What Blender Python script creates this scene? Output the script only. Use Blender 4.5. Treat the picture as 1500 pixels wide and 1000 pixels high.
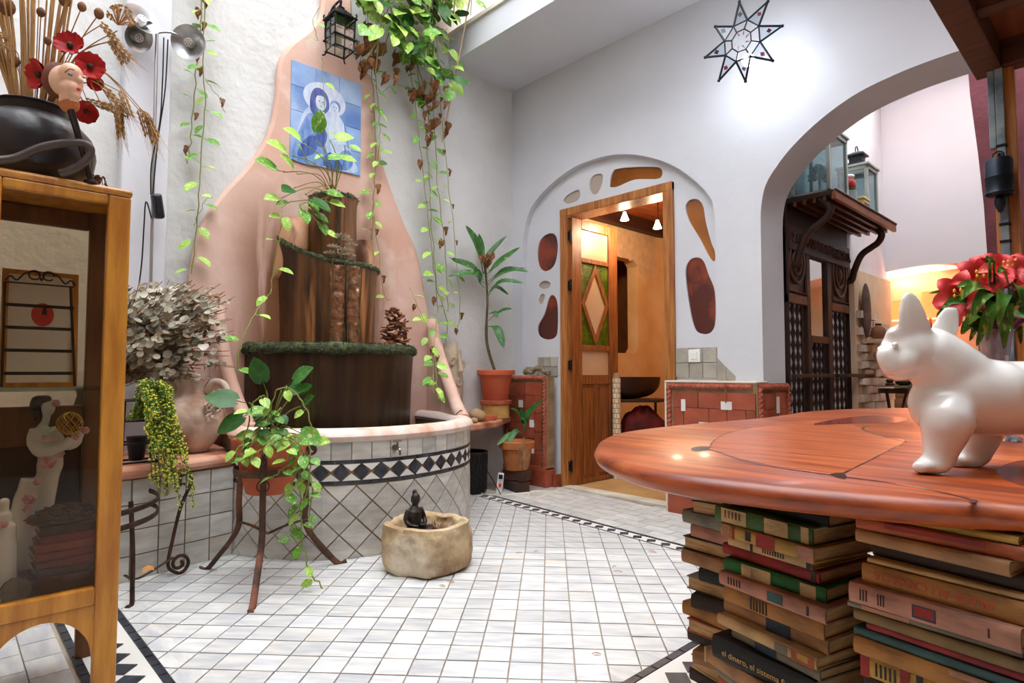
import bpy, bmesh, math, random
from mathutils import Vector, Matrix, Quaternion
random.seed(7)
for o in list(bpy.data.objects): bpy.data.objects.remove(o)
SC = bpy.context.scene
COL = SC.collection
PI = math.pi
V = Vector
# ------------------------------------------------------------------ camera
FPX = 885.0
AA = math.atan(840 / 885.0)          # angle between view direction and the door wall
PP = math.atan(45 / 885.0)           # slight upward pitch
CAM = V((5.2 * math.cos(AA), -5.2 * math.sin(AA), .905))
FH = V((-math.cos(AA), math.sin(AA), 0)); RT = V((math.sin(AA), math.cos(AA), 0)); ZU = V((0, 0, 1))
FW = FH * math.cos(PP) + ZU * math.sin(PP); UP = -FH * math.sin(PP) + ZU * math.cos(PP)
cd = bpy.data.cameras.new('camera'); co = bpy.data.objects.new('camera', cd); COL.objects.link(co)
cd.sensor_width = 36; cd.lens = FPX / 1500 * 36; cd.clip_start = .02
co.matrix_world = Matrix((( RT.x, UP.x, -FW.x, CAM.x), (RT.y, UP.y, -FW.y, CAM.y), (RT.z, UP.z, -FW.z, CAM.z), (0, 0, 0, 1)))
SC.camera = co
# ------------------------------------------------------------------ sky, exposure
w = bpy.data.worlds.new('sky'); SC.world = w; w.use_nodes = True
bg = w.node_tree.nodes['Background']; bg.inputs[0].default_value = (.93, .965, 1.0, 1); bg.inputs[1].default_value = 5.0
SC.view_settings.view_transform = 'Standard'; SC.view_settings.look = 'None'; SC.view_settings.gamma = 1
SC.view_settings.use_curve_mapping = False
SC.view_settings.exposure = .8
def point(name, loc, power, col, r=.03, parent=None):
    l = bpy.data.lights.new(name, 'POINT'); l.energy = power; l.color = col; l.shadow_soft_size = r
    o = bpy.data.objects.new(name, l); COL.objects.link(o); o.location = loc; return o

# ------------------------------------------------------------------ photo pixel -> ray -> point on a real surface
def ray(x, y): return FW + RT * ((x - 750) / FPX) + UP * ((500 - y) / FPX)
def onp(x, y, ax, v):
    d = ray(x, y); return CAM + d * ((v - CAM[ax]) / d[ax])
def fl(x, y, z=0.): return onp(x, y, 2, z)
def wr(x, y, o=0.): return onp(x, y, 1, -o)
def wl(x, y, o=0.): return onp(x, y, 0, o)
def dp(x, y, d): return CAM + ray(x, y) * d
def proj(q):
    d = V(q) - CAM; k = d.dot(FW); return 750 + FPX * d.dot(RT) / k, 500 - FPX * d.dot(UP) / k
# ------------------------------------------------------------------ mesh helpers
class MB:
    def __init__(s): s.v = []; s.f = []; s.m = []
    def add(s, vs, fs, mi=0):
        b = len(s.v); s.v += [V(q) for q in vs]; s.f += [[i + b for i in f] for f in fs]; s.m += [mi] * len(fs); return s
    def box(s, c, d, rot=None, mi=0, taper=1.):
        c = V(c); x, y, z = d[0] / 2, d[1] / 2, d[2] / 2
        vs = [V((sx * x * (taper if sz > 0 else 1), sy * y * (taper if sz > 0 else 1), sz * z)) for sz in (-1, 1) for sy in (-1, 1) for sx in (-1, 1)]
        if rot is not None: vs = [rot @ q for q in vs]
        return s.add([q + c for q in vs], [(0, 2, 3, 1), (4, 5, 7, 6), (0, 1, 5, 4), (2, 6, 7, 3), (0, 4, 6, 2), (1, 3, 7, 5)], mi)
    def bx(s, a, b, mi=0):
        a, b = V(a), V(b); return s.box((a + b) / 2, [abs(b[i] - a[i]) for i in range(3)], None, mi)
    def tube(s, pts, r, n=8, cap=True, mi=0, closed=False, flat=None):
        pts = [V(q) for q in pts]; N = len(pts)
        rs = [r] * N if not isinstance(r, (list, tuple)) else list(r)
        up = None; vs = []
        for i, q in enumerate(pts):
            if closed: t = pts[(i + 1) % N] - pts[i - 1]
            else: t = pts[min(i + 1, N - 1)] - pts[max(i - 1, 0)]
            t = t.normalized() if t.length > 1e-9 else V((0, 0, 1))
            if up is None: up = t.cross(V((0, 0, 1)) if abs(t.z) < .9 else V((1, 0, 0))).normalized()
            up = (up - t * up.dot(t)); up = up.normalized() if up.length > 1e-6 else t.orthogonal().normalized()
            w2 = t.cross(up)
            fx, fy = flat if flat else (1, 1)
            for k in range(n):
                a = 2 * PI * k / n; vs.append(q + (up * math.cos(a) * fx + w2 * math.sin(a) * fy) * rs[i])
        fs = []
        for i in range(N if closed else N - 1):
            j = (i + 1) % N
            for k in range(n): fs.append((i * n + k, i * n + (k + 1) % n, j * n + (k + 1) % n, j * n + k))
        if cap and not closed:
            fs.append(tuple(range(n - 1, -1, -1))); fs.append(tuple((N - 1) * n + k for k in range(n)))
        return s.add(vs, fs, mi)
    def lathe(s, prof, c=(0, 0, 0), n=24, rot=None, mi=0, sq=(1, 1), a0=0, a1=2 * PI, wob=0, lobes=0, closed=True):
        c = V(c); full = abs(a1 - a0 - 2 * PI) < 1e-6; nn = n if full else n + 1; vs = []
        for (r, z) in prof:
            for k in range(nn):
                a = a0 + (a1 - a0) * k / n; rr = r * (1 + (wob * math.cos(lobes * a) if lobes else 0))
                q = V((rr * math.cos(a) * sq[0], rr * math.sin(a) * sq[1], z))
                vs.append((rot @ q if rot is not None else q) + c)
        fs = []
        for i in range(len(prof) - 1):
            for k in range(n):
                k2 = (k + 1) % nn
                fs.append((i * nn + k, i * nn + k2, (i + 1) * nn + k2, (i + 1) * nn + k))
        if closed and full:
            if prof[0][0] > 1e-5: fs.append(tuple(range(nn - 1, -1, -1)))
            if prof[-1][0] > 1e-5: fs.append(tuple((len(prof) - 1) * nn + k for k in range(nn)))
        return s.add(vs, fs, mi)
    def prism(s, poly, ext, mi=0):
        p = [V(q) for q in poly]; e = V(ext); n = len(p)
        return s.add(p + [q + e for q in p], [tuple(range(n - 1, -1, -1)), tuple(range(n, 2 * n))] + [(i, (i + 1) % n, n + (i + 1) % n, n + i) for i in range(n)], mi)
    def grid(s, fn, nu, nv, mi=0, cu=False):
        vs = [fn(u / nu, v_ / nv) for v_ in range(nv + 1) for u in range(nu + (0 if cu else 1))]
        k = nu if cu else nu + 1
        return s.add(vs, [(j * k + i, j * k + (i + 1) % k, (j + 1) * k + (i + 1) % k, (j + 1) * k + i) for j in range(nv) for i in range(nu)], mi)
    def ball(s, c, r, n=12, m=8, mi=0, rot=None):
        c = V(c); r = V(r) if not isinstance(r, (int, float)) else V((r, r, r))
        def fn(u, v_):
            a = u * 2 * PI; b = (v_ - .5) * PI * .998
            q = V((r.x * math.cos(a) * math.cos(b), r.y * math.sin(a) * math.cos(b), r.z * math.sin(b)))
            return (rot @ q if rot is not None else q) + c
        return s.grid(fn, n, m, mi, True)
    def move(s, fn): s.v = [V(fn(q)) for q in s.v]; return s
    def mesh(s, name, mats, smooth=True, ang=40, off=V((0, 0, 0))):
        me = bpy.data.meshes.new(name); me.from_pydata([q - off for q in s.v], [], s.f); me.update()
        bm = bmesh.new(); bm.from_mesh(me); bmesh.ops.remove_doubles(bm, verts=bm.verts, dist=1e-6) if len(s.v) < 20000 else None
        bmesh.ops.recalc_face_normals(bm, faces=bm.faces); bm.to_mesh(me); bm.free()
        mats = mats if isinstance(mats, (list, tuple)) else [mats]
        for m_ in mats: me.materials.append(m_)
        if len(mats) > 1 and len(me.polygons) == len(s.m): me.polygons.foreach_set('material_index', s.m)
        if smooth:
            me.polygons.foreach_set('use_smooth', [True] * len(me.polygons))
            try: me.set_sharp_from_angle(angle=math.radians(ang))
            except Exception: pass
        me.update(); return me
def wloc(o):
    l = V((0, 0, 0))
    while o is not None: l = l + V(o.location); o = o.parent
    return l
def obj(name, mb, mat, parent=None, smooth=True, ang=40, bev=0, sub=0, stuff=False, label=None):
    if parent is not None: off = wloc(parent)
    else:
        xs = [q.x for q in mb.v]; ys = [q.y for q in mb.v]; zs = [q.z for q in mb.v]
        off = V(((min(xs) + max(xs)) / 2, (min(ys) + max(ys)) / 2, min(zs)))
    me = mb.mesh(name, mat, smooth, ang, off)
    o = bpy.data.objects.new(name, me); COL.objects.link(o)
    if parent is not None: o.parent = parent
    else: o.location = off
    if bev:
        b = o.modifiers.new('b', 'BEVEL'); b.width = bev; b.segments = 2; b.limit_method = 'ANGLE'; b.angle_limit = .6
    if sub:
        b = o.modifiers.new('s', 'SUBSURF'); b.levels = sub; b.render_levels = sub
    if stuff: o['kind'] = 'stuff'
    if label: o['label'] = label
    return o
def tag(o, label, cat, group=None, kind=None):
    if label: o['label'] = label
    if cat: o['category'] = cat
    if group: o['group'] = group
    if kind: o['kind'] = kind
    return o
def thing(name, label, cat, loc, group=None):
    o = bpy.data.objects.new(name, None); COL.objects.link(o); o.location = loc; o.empty_display_size = .05
    return tag(o, label, cat, group)
def struct(o, label=None):
    o['kind'] = 'structure'
    if label: o['label'] = label
    return o
def inst(name, me, parent, loc, rot=None, sc=1., kind=None):
    o = bpy.data.objects.new(name, me); COL.objects.link(o); o.parent = parent
    l = V(loc) - wloc(parent)
    q = rot.to_quaternion() if isinstance(rot, Matrix) else (rot if rot is not None else Quaternion())
    o.rotation_mode = 'QUATERNION'; o.location = l; o.rotation_quaternion = q
    o.scale = sc if not isinstance(sc, (int, float)) else (sc, sc, sc)
    return o
def smooth_path(pts, n=8, closed=False):
    pts = [V(q) for q in pts]; out = []; N = len(pts)
    for i in range(N if closed else N - 1):
        if closed: p0, p1, p2, p3 = pts[i - 1], pts[i], pts[(i + 1) % N], pts[(i + 2) % N]
        else: p0, p1, p2, p3 = pts[max(i - 1, 0)], pts[i], pts[i + 1], pts[min(i + 2, N - 1)]
        for k in range(n):
            t = k / n
            out.append(.5 * ((2 * p1) + (p2 - p0) * t + (2 * p0 - 5 * p1 + 4 * p2 - p3) * t * t + (3 * p1 - p0 - 3 * p2 + p3) * t ** 3))
    if not closed: out.append(pts[-1])
    return out
def holed(outer, holes, depth, mapfn):
    """flat plate with holes: 2-D outlines filled and given thickness; mapfn(u, v, w) -> world"""
    cu = bpy.data.curves.new('tmp', 'CURVE'); cu.dimensions = '2D'; cu.fill_mode = 'BOTH'; cu.extrude = depth / 2
    for pl in [outer] + list(holes):
        s = cu.splines.new('POLY'); s.points.add(len(pl) - 1); s.use_cyclic_u = True
        for i, q in enumerate(pl): s.points[i].co = (q[0], q[1], 0, 1)
    o = bpy.data.objects.new('tmp', cu); COL.objects.link(o)
    me = o.to_mesh(); mb = MB()
    mb.add([mapfn(q.co.x, q.co.y, q.co.z + depth / 2) for q in me.vertices], [tuple(p.vertices) for p in me.polygons])
    o.to_mesh_clear(); bpy.data.objects.remove(o); bpy.data.curves.remove(cu); return mb
def text_mb(txt, size, org, xdir, ydir, lift=.0006):
    cu = bpy.data.curves.new('tmp', 'FONT'); cu.body = txt; cu.size = size; cu.extrude = .0
    o = bpy.data.objects.new('tmp', cu); COL.objects.link(o); me = o.to_mesh(); mb = MB()
    xd, yd = V(xdir).normalized(), V(ydir).normalized(); nz = xd.cross(yd)
    mb.add([V(org) + xd * q.co.x + yd * q.co.y + nz * lift for q in me.vertices], [tuple(p.vertices) for p in me.polygons])
    o.to_mesh_clear(); bpy.data.objects.remove(o); bpy.data.curves.remove(cu); return mb
# ------------------------------------------------------------------ materials
def lin(c):
    return tuple(((x / 255) / 12.92 if x / 255 <= .04045 else ((x / 255 + .055) / 1.055) ** 2.4) for x in c) + (1,)
def M(name, c, rough=.6, metal=0, c2=None, ns=6, st=(1, 1, 1), det=4, ramp=(.35, .65), bump=0, bs=40, rnd=0, trans=0, emit=0, coat=0, c3=None, ns3=3, ramp3=(.5, .62), spec=.5, gen=False, st3=(1, 1, 1), ior=1.45, sss=0):
    m = bpy.data.materials.new(name); m.use_nodes = True; nt = m.node_tree; N = nt.nodes; L = nt.links
    b = N['Principled BSDF']; b.inputs['Roughness'].default_value = rough; b.inputs['Metallic'].default_value = metal
    b.inputs['Base Color'].default_value = lin(c); b.inputs['Specular IOR Level'].default_value = spec; b.inputs['IOR'].default_value = ior
    if trans: b.inputs['Transmission Weight'].default_value = trans
    if coat: b.inputs['Coat Weight'].default_value = coat; b.inputs['Coat Roughness'].default_value = .12
    if emit: b.inputs['Emission Color'].default_value = lin(c); b.inputs['Emission Strength'].default_value = emit
    if sss: b.inputs['Subsurface Weight'].default_value = sss; b.inputs['Subsurface Radius'].default_value = (.01, .006, .004)
    tc = N.new('ShaderNodeTexCoord'); src = tc.outputs['Generated' if gen else 'Object']
    oi = N.new('ShaderNodeObjectInfo')
    va = N.new('ShaderNodeVectorMath'); va.operation = 'ADD'; L.new(src, va.inputs[0])
    sc = N.new('ShaderNodeVectorMath'); sc.operation = 'SCALE'; sc.inputs['Scale'].default_value = 17 if rnd else 0
    cx = N.new('ShaderNodeCombineXYZ')
    for i in range(3): L.new(oi.outputs['Random'], cx.inputs[i])
    L.new(cx.outputs[0], sc.inputs[0]); L.new(sc.outputs[0], va.inputs[1])
    def noise(scale, stretch, detail=4):
        mp = N.new('ShaderNodeMapping'); mp.inputs['Scale'].default_value = stretch; L.new(va.outputs[0], mp.inputs[0])
        t = N.new('ShaderNodeTexNoise'); t.inputs['Scale'].default_value = scale; t.inputs['Detail'].default_value = detail; L.new(mp.outputs[0], t.inputs['Vector']); return t.outputs['Fac']
    cur = None
    def mixin(cur, colr, fac, rp):
        r = N.new('ShaderNodeMapRange'); r.inputs[1].default_value = rp[0]; r.inputs[2].default_value = rp[1]; L.new(fac, r.inputs[0])
        x = N.new('ShaderNodeMix'); x.data_type = 'RGBA'; L.new(r.outputs[0], x.inputs[0])
        if cur is None: x.inputs[6].default_value = lin(c)
        else: L.new(cur, x.inputs[6])
        x.inputs[7].default_value = lin(colr); return x.outputs[2]
    if c2: cur = mixin(cur, c2, noise(ns, st, det), ramp)
    if c3: cur = mixin(cur, c3, noise(ns3, st3, 5), ramp3)
    if rnd:
        h = N.new('ShaderNodeHueSaturation'); r = N.new('ShaderNodeMapRange'); r.inputs[3].default_value = 1 - rnd; r.inputs[4].default_value = 1 + rnd * .55
        L.new(oi.outputs['Random'], r.inputs[0]); L.new(r.outputs[0], h.inputs['Value'])
        if cur is None: h.inputs['Color'].default_value = lin(c)
        else: L.new(cur, h.inputs['Color'])
        cur = h.outputs[0]
    if cur is not None: L.new(cur, b.inputs['Base Color'])
    if cur is not None and emit: L.new(cur, b.inputs['Emission Color'])
    if bump:
        bp = N.new('ShaderNodeBump'); bp.inputs['Strength'].default_value = min(1, bump); bp.inputs['Distance'].default_value = .01 * max(1, bump)
        L.new(noise(bs, st if st != (1, 1, 1) else (1, 1, 1), 5), bp.inputs['Height']); L.new(bp.outputs[0], b.inputs['Normal'])
    return m
def GLASS(name, tint=(235, 240, 238), mix=.12, rough=.03):
    m = bpy.data.materials.new(name); m.use_nodes = True; nt = m.node_tree; N = nt.nodes; L = nt.links; N.clear()
    o = N.new('ShaderNodeOutputMaterial'); t = N.new('ShaderNodeBsdfTransparent'); g = N.new('ShaderNodeBsdfGlossy'); x = N.new('ShaderNodeMixShader')
    t.inputs[0].default_value = lin(tint); g.inputs['Roughness'].default_value = rough; g.inputs[0].default_value = (1, 1, 1, 1); x.inputs[0].default_value = mix
    L.new(t.outputs[0], x.inputs[1]); L.new(g.outputs[0], x.inputs[2]); L.new(x.outputs[0], o.inputs[0]); return m
WHITE = M('white_plaster', (212, 213, 217), .9, c2=(203, 204, 209), ns=1.3, bump=.35, bs=9)
ROUGHW = M('rough_white_plaster', (214, 214, 212), .9, c2=(198, 197, 193), ns=1.6, bump=1.0, bs=16, ramp=(.4, .75))
MARBLE = M('white_marble_tile', (228, 226, 221), .32, c2=(196, 198, 201), ns=14, st=(.5, 2.2, 1), rnd=.15, c3=(232, 214, 190), ns3=5, ramp3=(.62, .85))
MARBLEG = M('grey_marble_tile', (205, 201, 192), .35, c2=(178, 175, 168), ns=16, st=(.5, .5, 2), rnd=.16, c3=(196, 170, 132), ns3=6, ramp3=(.6, .85))
GROUT = M('floor_grout', (178, 162, 142), .95, c2=(160, 150, 138), ns=9, bump=.3)
GROUTB = M('tan_grout', (160, 132, 98), .95, c2=(130, 104, 74), ns=9, bump=.3)
BLACKT = M('black_marble_tile', (38, 42, 50), .3, c2=(66, 70, 80), ns=30, rnd=.3)
WHITET = M('white_inlay_tile', (228, 226, 220), .35, rnd=.1)
TERRA = M('terracotta_tile', (168, 84, 58), .55, c2=(146, 68, 46), ns=10, rnd=.16, bump=.15)
TERRAP = M('terracotta_pot_clay', (196, 102, 66), .75, c2=(172, 86, 56), ns=9, bump=.15)
GREYT = M('grey_stone_tile', (178, 172, 158), .6, c2=(158, 152, 140), ns=14, rnd=.18)
PINE = M('varnished_pine', (186, 122, 62), .42, c2=(142, 82, 36), ns=5, st=(9, 9, .7), bump=.1, coat=.15)
DOORW = M('brown_door_wood', (152, 88, 40), .42, c2=(104, 54, 22), ns=5, st=(10, 10, .7), bump=.12, coat=.2)
DARKW = M('dark_carved_wood', (58, 34, 22), .5, c2=(34, 19, 12), ns=6, st=(6, 6, 1), bump=.2)
IRON = M('wrought_iron', (52, 42, 37), .6, .6, c2=(86, 58, 42), ns=20, bump=.3)
BLACKM = M('black_metal', (22, 22, 24), .45, .5)
# ================================================================== STRUCTURE
# floor ------------------------------------------------------------
floor = struct(obj('floor', MB().bx((-.1, -5.2, -.12), (6.5, .36, -.006)), GROUT, smooth=False), 'white marble courtyard floor with black and white inlaid borders')
tile_m = MB().box((0, 0, -.002), (.0951, .0975, .012)).mesh('tile', MARBLE, False)
TT = math.atan(55 / FPX)
DT = FH * math.cos(TT) + RT * math.sin(TT); NT = RT * math.cos(TT) - FH * math.sin(TT)
g0 = fl(795.3, 930)
SKW = V((1, -.078, 0)).normalized()           # the border by the door runs slightly askew
SKN = V((.078, 1, 0)).normalized()
BO = V((.49, -.60, 0))                          # a point on that border's wall-side edge
BW = .105
def sside(q): return (q - BO).dot(SKN)          # >0: between border and door wall
X2 = 2.695; Y3 = -3.06
POOLP = [(.07, -2.38), (.30, -2.40), (.46, -2.45), (.60, -2.485), (.80, -2.39), (1.0, -2.22), (1.1, -2.02), (1.13, -1.8), (1.09, -1.55), (.99, -1.33), (.82, -1.15), (.6, -1.04), (.3, -.97), (.07, -.94)]
POOLIN = [(x_ * .8, -1.8 + (y_ + 1.8) * .85) for x_, y_ in POOLP]
def inpoly(x, y, P):
    c = False; j = len(P) - 1
    for i in range(len(P)):
        if (P[i][1] > y) != (P[j][1] > y) and x < (P[j][0] - P[i][0]) * (y - P[i][1]) / (P[j][1] - P[i][1]) + P[i][0]: c = not c
        j = i
    return c
def clip(poly, o, n):
    out = []
    for i in range(len(poly)):
        p_, q_ = poly[i], poly[(i + 1) % len(poly)]; dp_, dq = (p_ - o).dot(n), (q_ - o).dot(n)
        if dp_ <= 0: out.append(p_)
        if dp_ * dq < 0: out.append(p_ + (q_ - p_) * (dp_ / (dp_ - dq)))
    return out
spots = []
ang = math.atan2(DT.y, DT.x) - PI / 2
CLIPS = [(V((X2 - .014, 0, 0)), V((1, 0, 0))), (V((0, Y3 + .014, 0)), V((0, -1, 0))), (BO - SKN * (BW + .003), SKN)]
TW, TL = .0951, .0975
for i in range(-34, 30):
    for j in range(-22, 36):
        q = g0 + NT * ((i + .5) * .1005) + DT * ((j + .5) * .1035)
        if q.x < .25 or inpoly(q.x, q.y, POOLIN): continue
        if q.x < .58 and q.y < -2.5: continue
        poly = [q + NT * (sx * TW / 2) + DT * (sy * TL / 2) for sx, sy in ((-1, -1), (1, -1), (1, 1), (-1, 1))]
        cut = False
        for o_, n_ in CLIPS:
            if any((p_ - o_).dot(n_) > 0 for p_ in poly): cut = True; poly = clip(poly, o_, n_)
            if len(poly) < 3: break
        if len(poly) < 3: continue
        d = (q - CAM).dot(FW); px, py = proj(q)
        vis = -60 < px < 1560 and py < 1060 and d > .5 and not (px > 1010 and py > 770)
        spots.append((0 if vis else 1, (q - CAM).length, q, poly if cut else None))
spots.sort(key=lambda t: (t[0], t[1]))
rest = MB()
rz = Quaternion((0, 0, 1), ang)
for k, (vz, d, q, poly) in enumerate(spots):
    jit = Quaternion((random.uniform(-1, 1), random.uniform(-1, 1), 0), random.uniform(0, .008)) @ Quaternion((0, 0, 1), ang + random.uniform(-.012, .012))
    if k < 300 and poly is None: inst('floor_tile', tile_m, floor, q + V((0, 0, random.uniform(-.001, .0006))), jit)
    elif k < 300: obj('floor_tile', MB().prism([p_ + V((0, 0, -.008)) for p_ in poly], (0, 0, .012)), MARBLE, floor, False)
    elif poly is None: rest.box(q + V((0, 0, -.002)), (TW, TL, .012), rz.to_matrix())
    else: rest.prism([p_ + V((0, 0, -.008)) for p_ in poly], (0, 0, .012))
obj('floor_tile', rest, MARBLE, floor, False, stuff=True)
# border by the door wall: two thin black lines, black lozenges between
def lozenge(c, dx, dy, dirx, diry, h=.004):
    return MB().prism([c + dirx * dx, c + diry * dy, c - dirx * dx, c - diry * dy], (0, 0, h))
def slab(c, dx, dy, dirx, diry, h):
    return MB().prism([c - dirx * dx - diry * dy, c + dirx * dx - diry * dy, c + dirx * dx + diry * dy, c - dirx * dx + diry * dy], (0, 0, h))
rotsk = Quaternion((0, 0, 1), math.atan2(SKW.y, SKW.x))
bed = MB(); bed.v = []; bed.prism([BO + SKW * -.2 - SKN * .008, BO + SKW * 2.6 - SKN * .008, BO + SKW * 2.6 - SKN * (BW - .008), BO + SKW * -.2 - SKN * (BW - .008)], (0, 0, .0035))
for v_ in bed.v: v_.z -= .004
obj('border_bed', bed, WHITET, floor, False)
line_m = MB().box((0, 0, 0), (.098, .011, .008)).mesh('l', BLACKT, False)
loz_m = MB().prism([(-.03, -.026, -.002), (.028, -.026, -.002), (.03, .026, -.002), (-.028, .026, -.002)], (0, 0, .0045)).mesh('z', BLACKT, False)
tri = BO - SKN * (BW / 2)
for k in range(-1, 26):
    for e in (.006, BW - .006):
        inst('border_line_tile', line_m, floor, BO + SKW * (k * .1 + .05) - SKN * e, rotsk)
for k in range(-1, 28):
    c = tri + SKW * (k * .094)
    inst('border_lozenge', loz_m, floor, c + V((0, 0, .0005)), rotsk @ Quaternion((0, 0, 1), .62), (.78, .78, 1))
# paving between that border and the door wall
pav_m = MB().box((0, 0, -.002), (.196, .096, .012)).mesh('pv', M('pale_paving', (206, 205, 200), .5, c2=(182, 182, 180), ns=12, rnd=.14), False)
for r_ in range(8):
    for k in range(-1, 15):
        q = BO + SKW * (k * .2 + (.1 if r_ % 2 else 0)) + SKN * (.055 + r_ * .1)
        if q.y < -.02 and -.05 < q.x < 3.3: inst('paving_tile', pav_m, floor, q, rotsk)
# the other two borders (they turn the corner under the table and run past the cabinet)
def wide_border(o, dirx, diry, n, w_=.17):
    line = MB().box((0, 0, -.001), (.074, .022, .011)).mesh('l', BLACKT, False)
    wq = Quaternion((0, 0, 1), math.atan2(dirx.y, dirx.x))
    b_ = slab(o + dirx * (n * .08 / 2) + diry * (w_ / 2) + V((0, 0, -.006)), n * .08 / 2, w_ / 2 - .012, dirx, diry, .007)
    obj('border_bed', b_, WHITET, floor, False)
    lz = MB().prism([(-.045, 0, 0), (0, -.045, 0), (.045, 0, 0), (0, .045, 0)], (0, 0, .0035)).mesh('z', BLACKT, False)
    for k in range(n):
        for e in (0, w_): inst('border_line_tile', line, floor, o + dirx * (k * .08 + .04) + diry * e, wq)
    for k in range(int(n * .08 / .098)):
        inst('border_lozenge', lz, floor, o + dirx * (k * .098 + .05) + diry * (w_ / 2) + V((0, 0, .0005)), wq)
wide_border(V((X2, -2.6, 0)), V((0, 1, 0)), V((1, 0, 0)), 20)
wide_border(V((.75, Y3, 0)), V((1, 0, 0)), V((0, -1, 0)), 20)
# field tiles outside the borders, under the cabinet and by the table
out_m = MB().box((0, 0, -.002), (.146, .096, .012)).mesh('ot', MARBLE, False)
for i in range(16):
    for j in range(5):
        inst('outer_floor_tile', out_m, floor, V((.5 + i * .15 + (j % 2) * .075, Y3 - .245 - j * .1, 0)))
mbo = MB()
for i in range(24):
    for j in range(44): 
        x, y = 2.96 + i * .15 + (j % 2) * .075, -5.1 + j * .1
        if y < -.92: mbo.box((x, y, -.002), (.146, .096, .012))
for i in range(19):
    for j in range(15): mbo.box((.1 + i * .15 + (j % 2) * .075, -5.1 + j * .1, -.002), (.146, .096, .012))
obj('outer_floor_tile', mbo, MARBLE, floor, False, stuff=True)
# doorstep
ds = MB().bx((.6, -.03, -.006), (1.6, .08, .022)); struct(obj('trim_1', ds, M('worn_doorstep', (214, 208, 196), .6, c2=(188, 178, 160), ns=8), bev=.006), 'worn pale stone doorstep under the wooden door')

# walls --------------------------------------------------------------
niche = [(.13, -.02), (.13, 1.7), (.135, 2.0), (.2, 2.24), (.32, 2.36), (.5, 2.455), (.72, 2.52), (.95, 2.53), (1.15, 2.505), (1.35, 2.44), (1.56, 2.33), (1.72, 2.2), (1.84, 2.06), (1.885, 1.93), (1.89, 1.5), (1.89, -.02)]
niche = [(q.x, q.y) for q in smooth_path([(a_, b_, 0) for a_, b_ in niche[1:-1]], 5)]
niche = [(.13, -.02)] + niche + [(1.89, -.02)]
archp = [(2.185, 1.75), (2.19, 1.9), (2.22, 2.03), (2.29, 2.13), (2.39, 2.23), (2.54, 2.335), (2.71, 2.415), (2.88, 2.455), (3.05, 2.475), (3.25, 2.48), (3.5, 2.47), (3.75, 2.43), (4.0, 2.35), (4.2, 2.2), (4.3, 2.0), (4.33, 1.75)]
arch = [(2.18, -.02), (2.182, .9)] + [(q.x, q.y) for q in smooth_path([(a_, b_, 0) for a_, b_ in archp], 5)] + [(4.33, -.02)]
rect = lambda x0, z0, x1, z1: [(x0, z0), (x1, z0), (x1, z1), (x0, z1)]
ND = .05                                                         # depth of the arched recess round the door
def wob(pts, n=6): return [(q.x, q.y) for q in smooth_path([(a_, b_, 0) for a_, b_ in pts], n, True)]
def holepx(pts): return wob([(wr(x, y, -ND).x, wr(x, y, -ND).z) for x, y in pts])
PANES = [
 ([(791, 352), (803, 342), (814, 345), (817, 365), (812, 388), (800, 397), (790, 391), (787, 372)], 'red'),
 ([(791, 415), (798, 411), (806, 414), (804, 421), (795, 423), (790, 420)], 'grey'),
 ([(789, 440), (793, 431), (798, 432), (796, 441), (792, 446)], 'grey'),
 ([(806, 433), (816, 441), (817, 480), (813, 494), (800, 497), (789, 491), (788, 477), (797, 460)], 'red'),
 ([(826, 292), (833, 284), (847, 278), (850, 285), (846, 293), (834, 298), (827, 297)], 'grey'),
 ([(863, 270), (868, 258), (878, 254), (883, 258), (881, 272), (874, 284), (866, 282)], 'grey'),
 ([(893, 272), (897, 252), (910, 246), (955, 244), (968, 247), (970, 256), (962, 262), (930, 263), (905, 273), (895, 274)], 'amber'),
 ([(1004, 304), (1010, 293), (1022, 292), (1030, 302), (1034, 325), (1042, 355), (1047, 368), (1047, 382), (1040, 378), (1025, 350), (1010, 325)], 'amber'),
 ([(1004, 400), (1010, 381), (1022, 377), (1031, 383), (1038, 402), (1047, 427), (1048, 470), (1042, 486), (1030, 489), (1018, 482), (1010, 450)], 'red'),
]
DX0, DX1, DZ = wr(822, 308, -.04).x, wr(986, 265, -.04).x, wr(822, 308, -.04).z
toR = lambda y0: (lambda u, v_, w_: V((u, y0 + w_, v_)))
back = holed(rect(-.3, -.05, 6.5, 3.5), [rect(DX0, -.02, DX1, DZ)] + [holepx(p_) for p_, k in PANES] + [arch], .27, toR(ND))
wall_right = struct(obj('wall_right', back, WHITE, smooth=True, ang=30), 'white plastered wall with the arched door recess and a wide arch')
front = holed(rect(-.3, -.05, 6.5, 3.5), [niche, arch], ND, toR(0))
obj('plaster_face', front, WHITE, wall_right, True, 30)
colm = {'red': M('red_brown_glass', (136, 58, 36), .12, c2=(84, 36, 28), ns=3, ramp=(.45, .55)), 'amber': M('amber_glass', (166, 100, 40), .12, c2=(120, 66, 24), ns=3), 'grey': M('clouded_glass', (176, 160, 146), .3)}
for p_, k in PANES:
    hp = [(wr(x, y, -ND).x, wr(x, y, -ND).z) for x, y in p_]; hp = wob(hp); cx = sum(a_ for a_, b_ in hp) / len(hp); cz = sum(b_ for a_, b_ in hp) / len(hp)
    pm = MB().prism([(cx + (a_ - cx) * 1.02, ND + .012, cz + (b_ - cz) * 1.02) for a_, b_ in hp], (0, .012, 0))
    obj('pane', pm, colm[k], wall_right, False)
wl_ = MB().bx((-.3, -6, -.05), (0, .0, 6.6))
wall_left = struct(obj('wall_left', wl_, ROUGHW, smooth=False), 'rough whitewashed courtyard wall behind the fountain')
pil = MB().bx((-.01, wl(176, 300, .1).y, -.05), (.1, wl(245, 300, .1).y, 6.5))
struct(obj('wall_pilaster', pil, WHITE, smooth=False, bev=.01), 'smooth white pilaster beside the cabinet')
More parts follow.
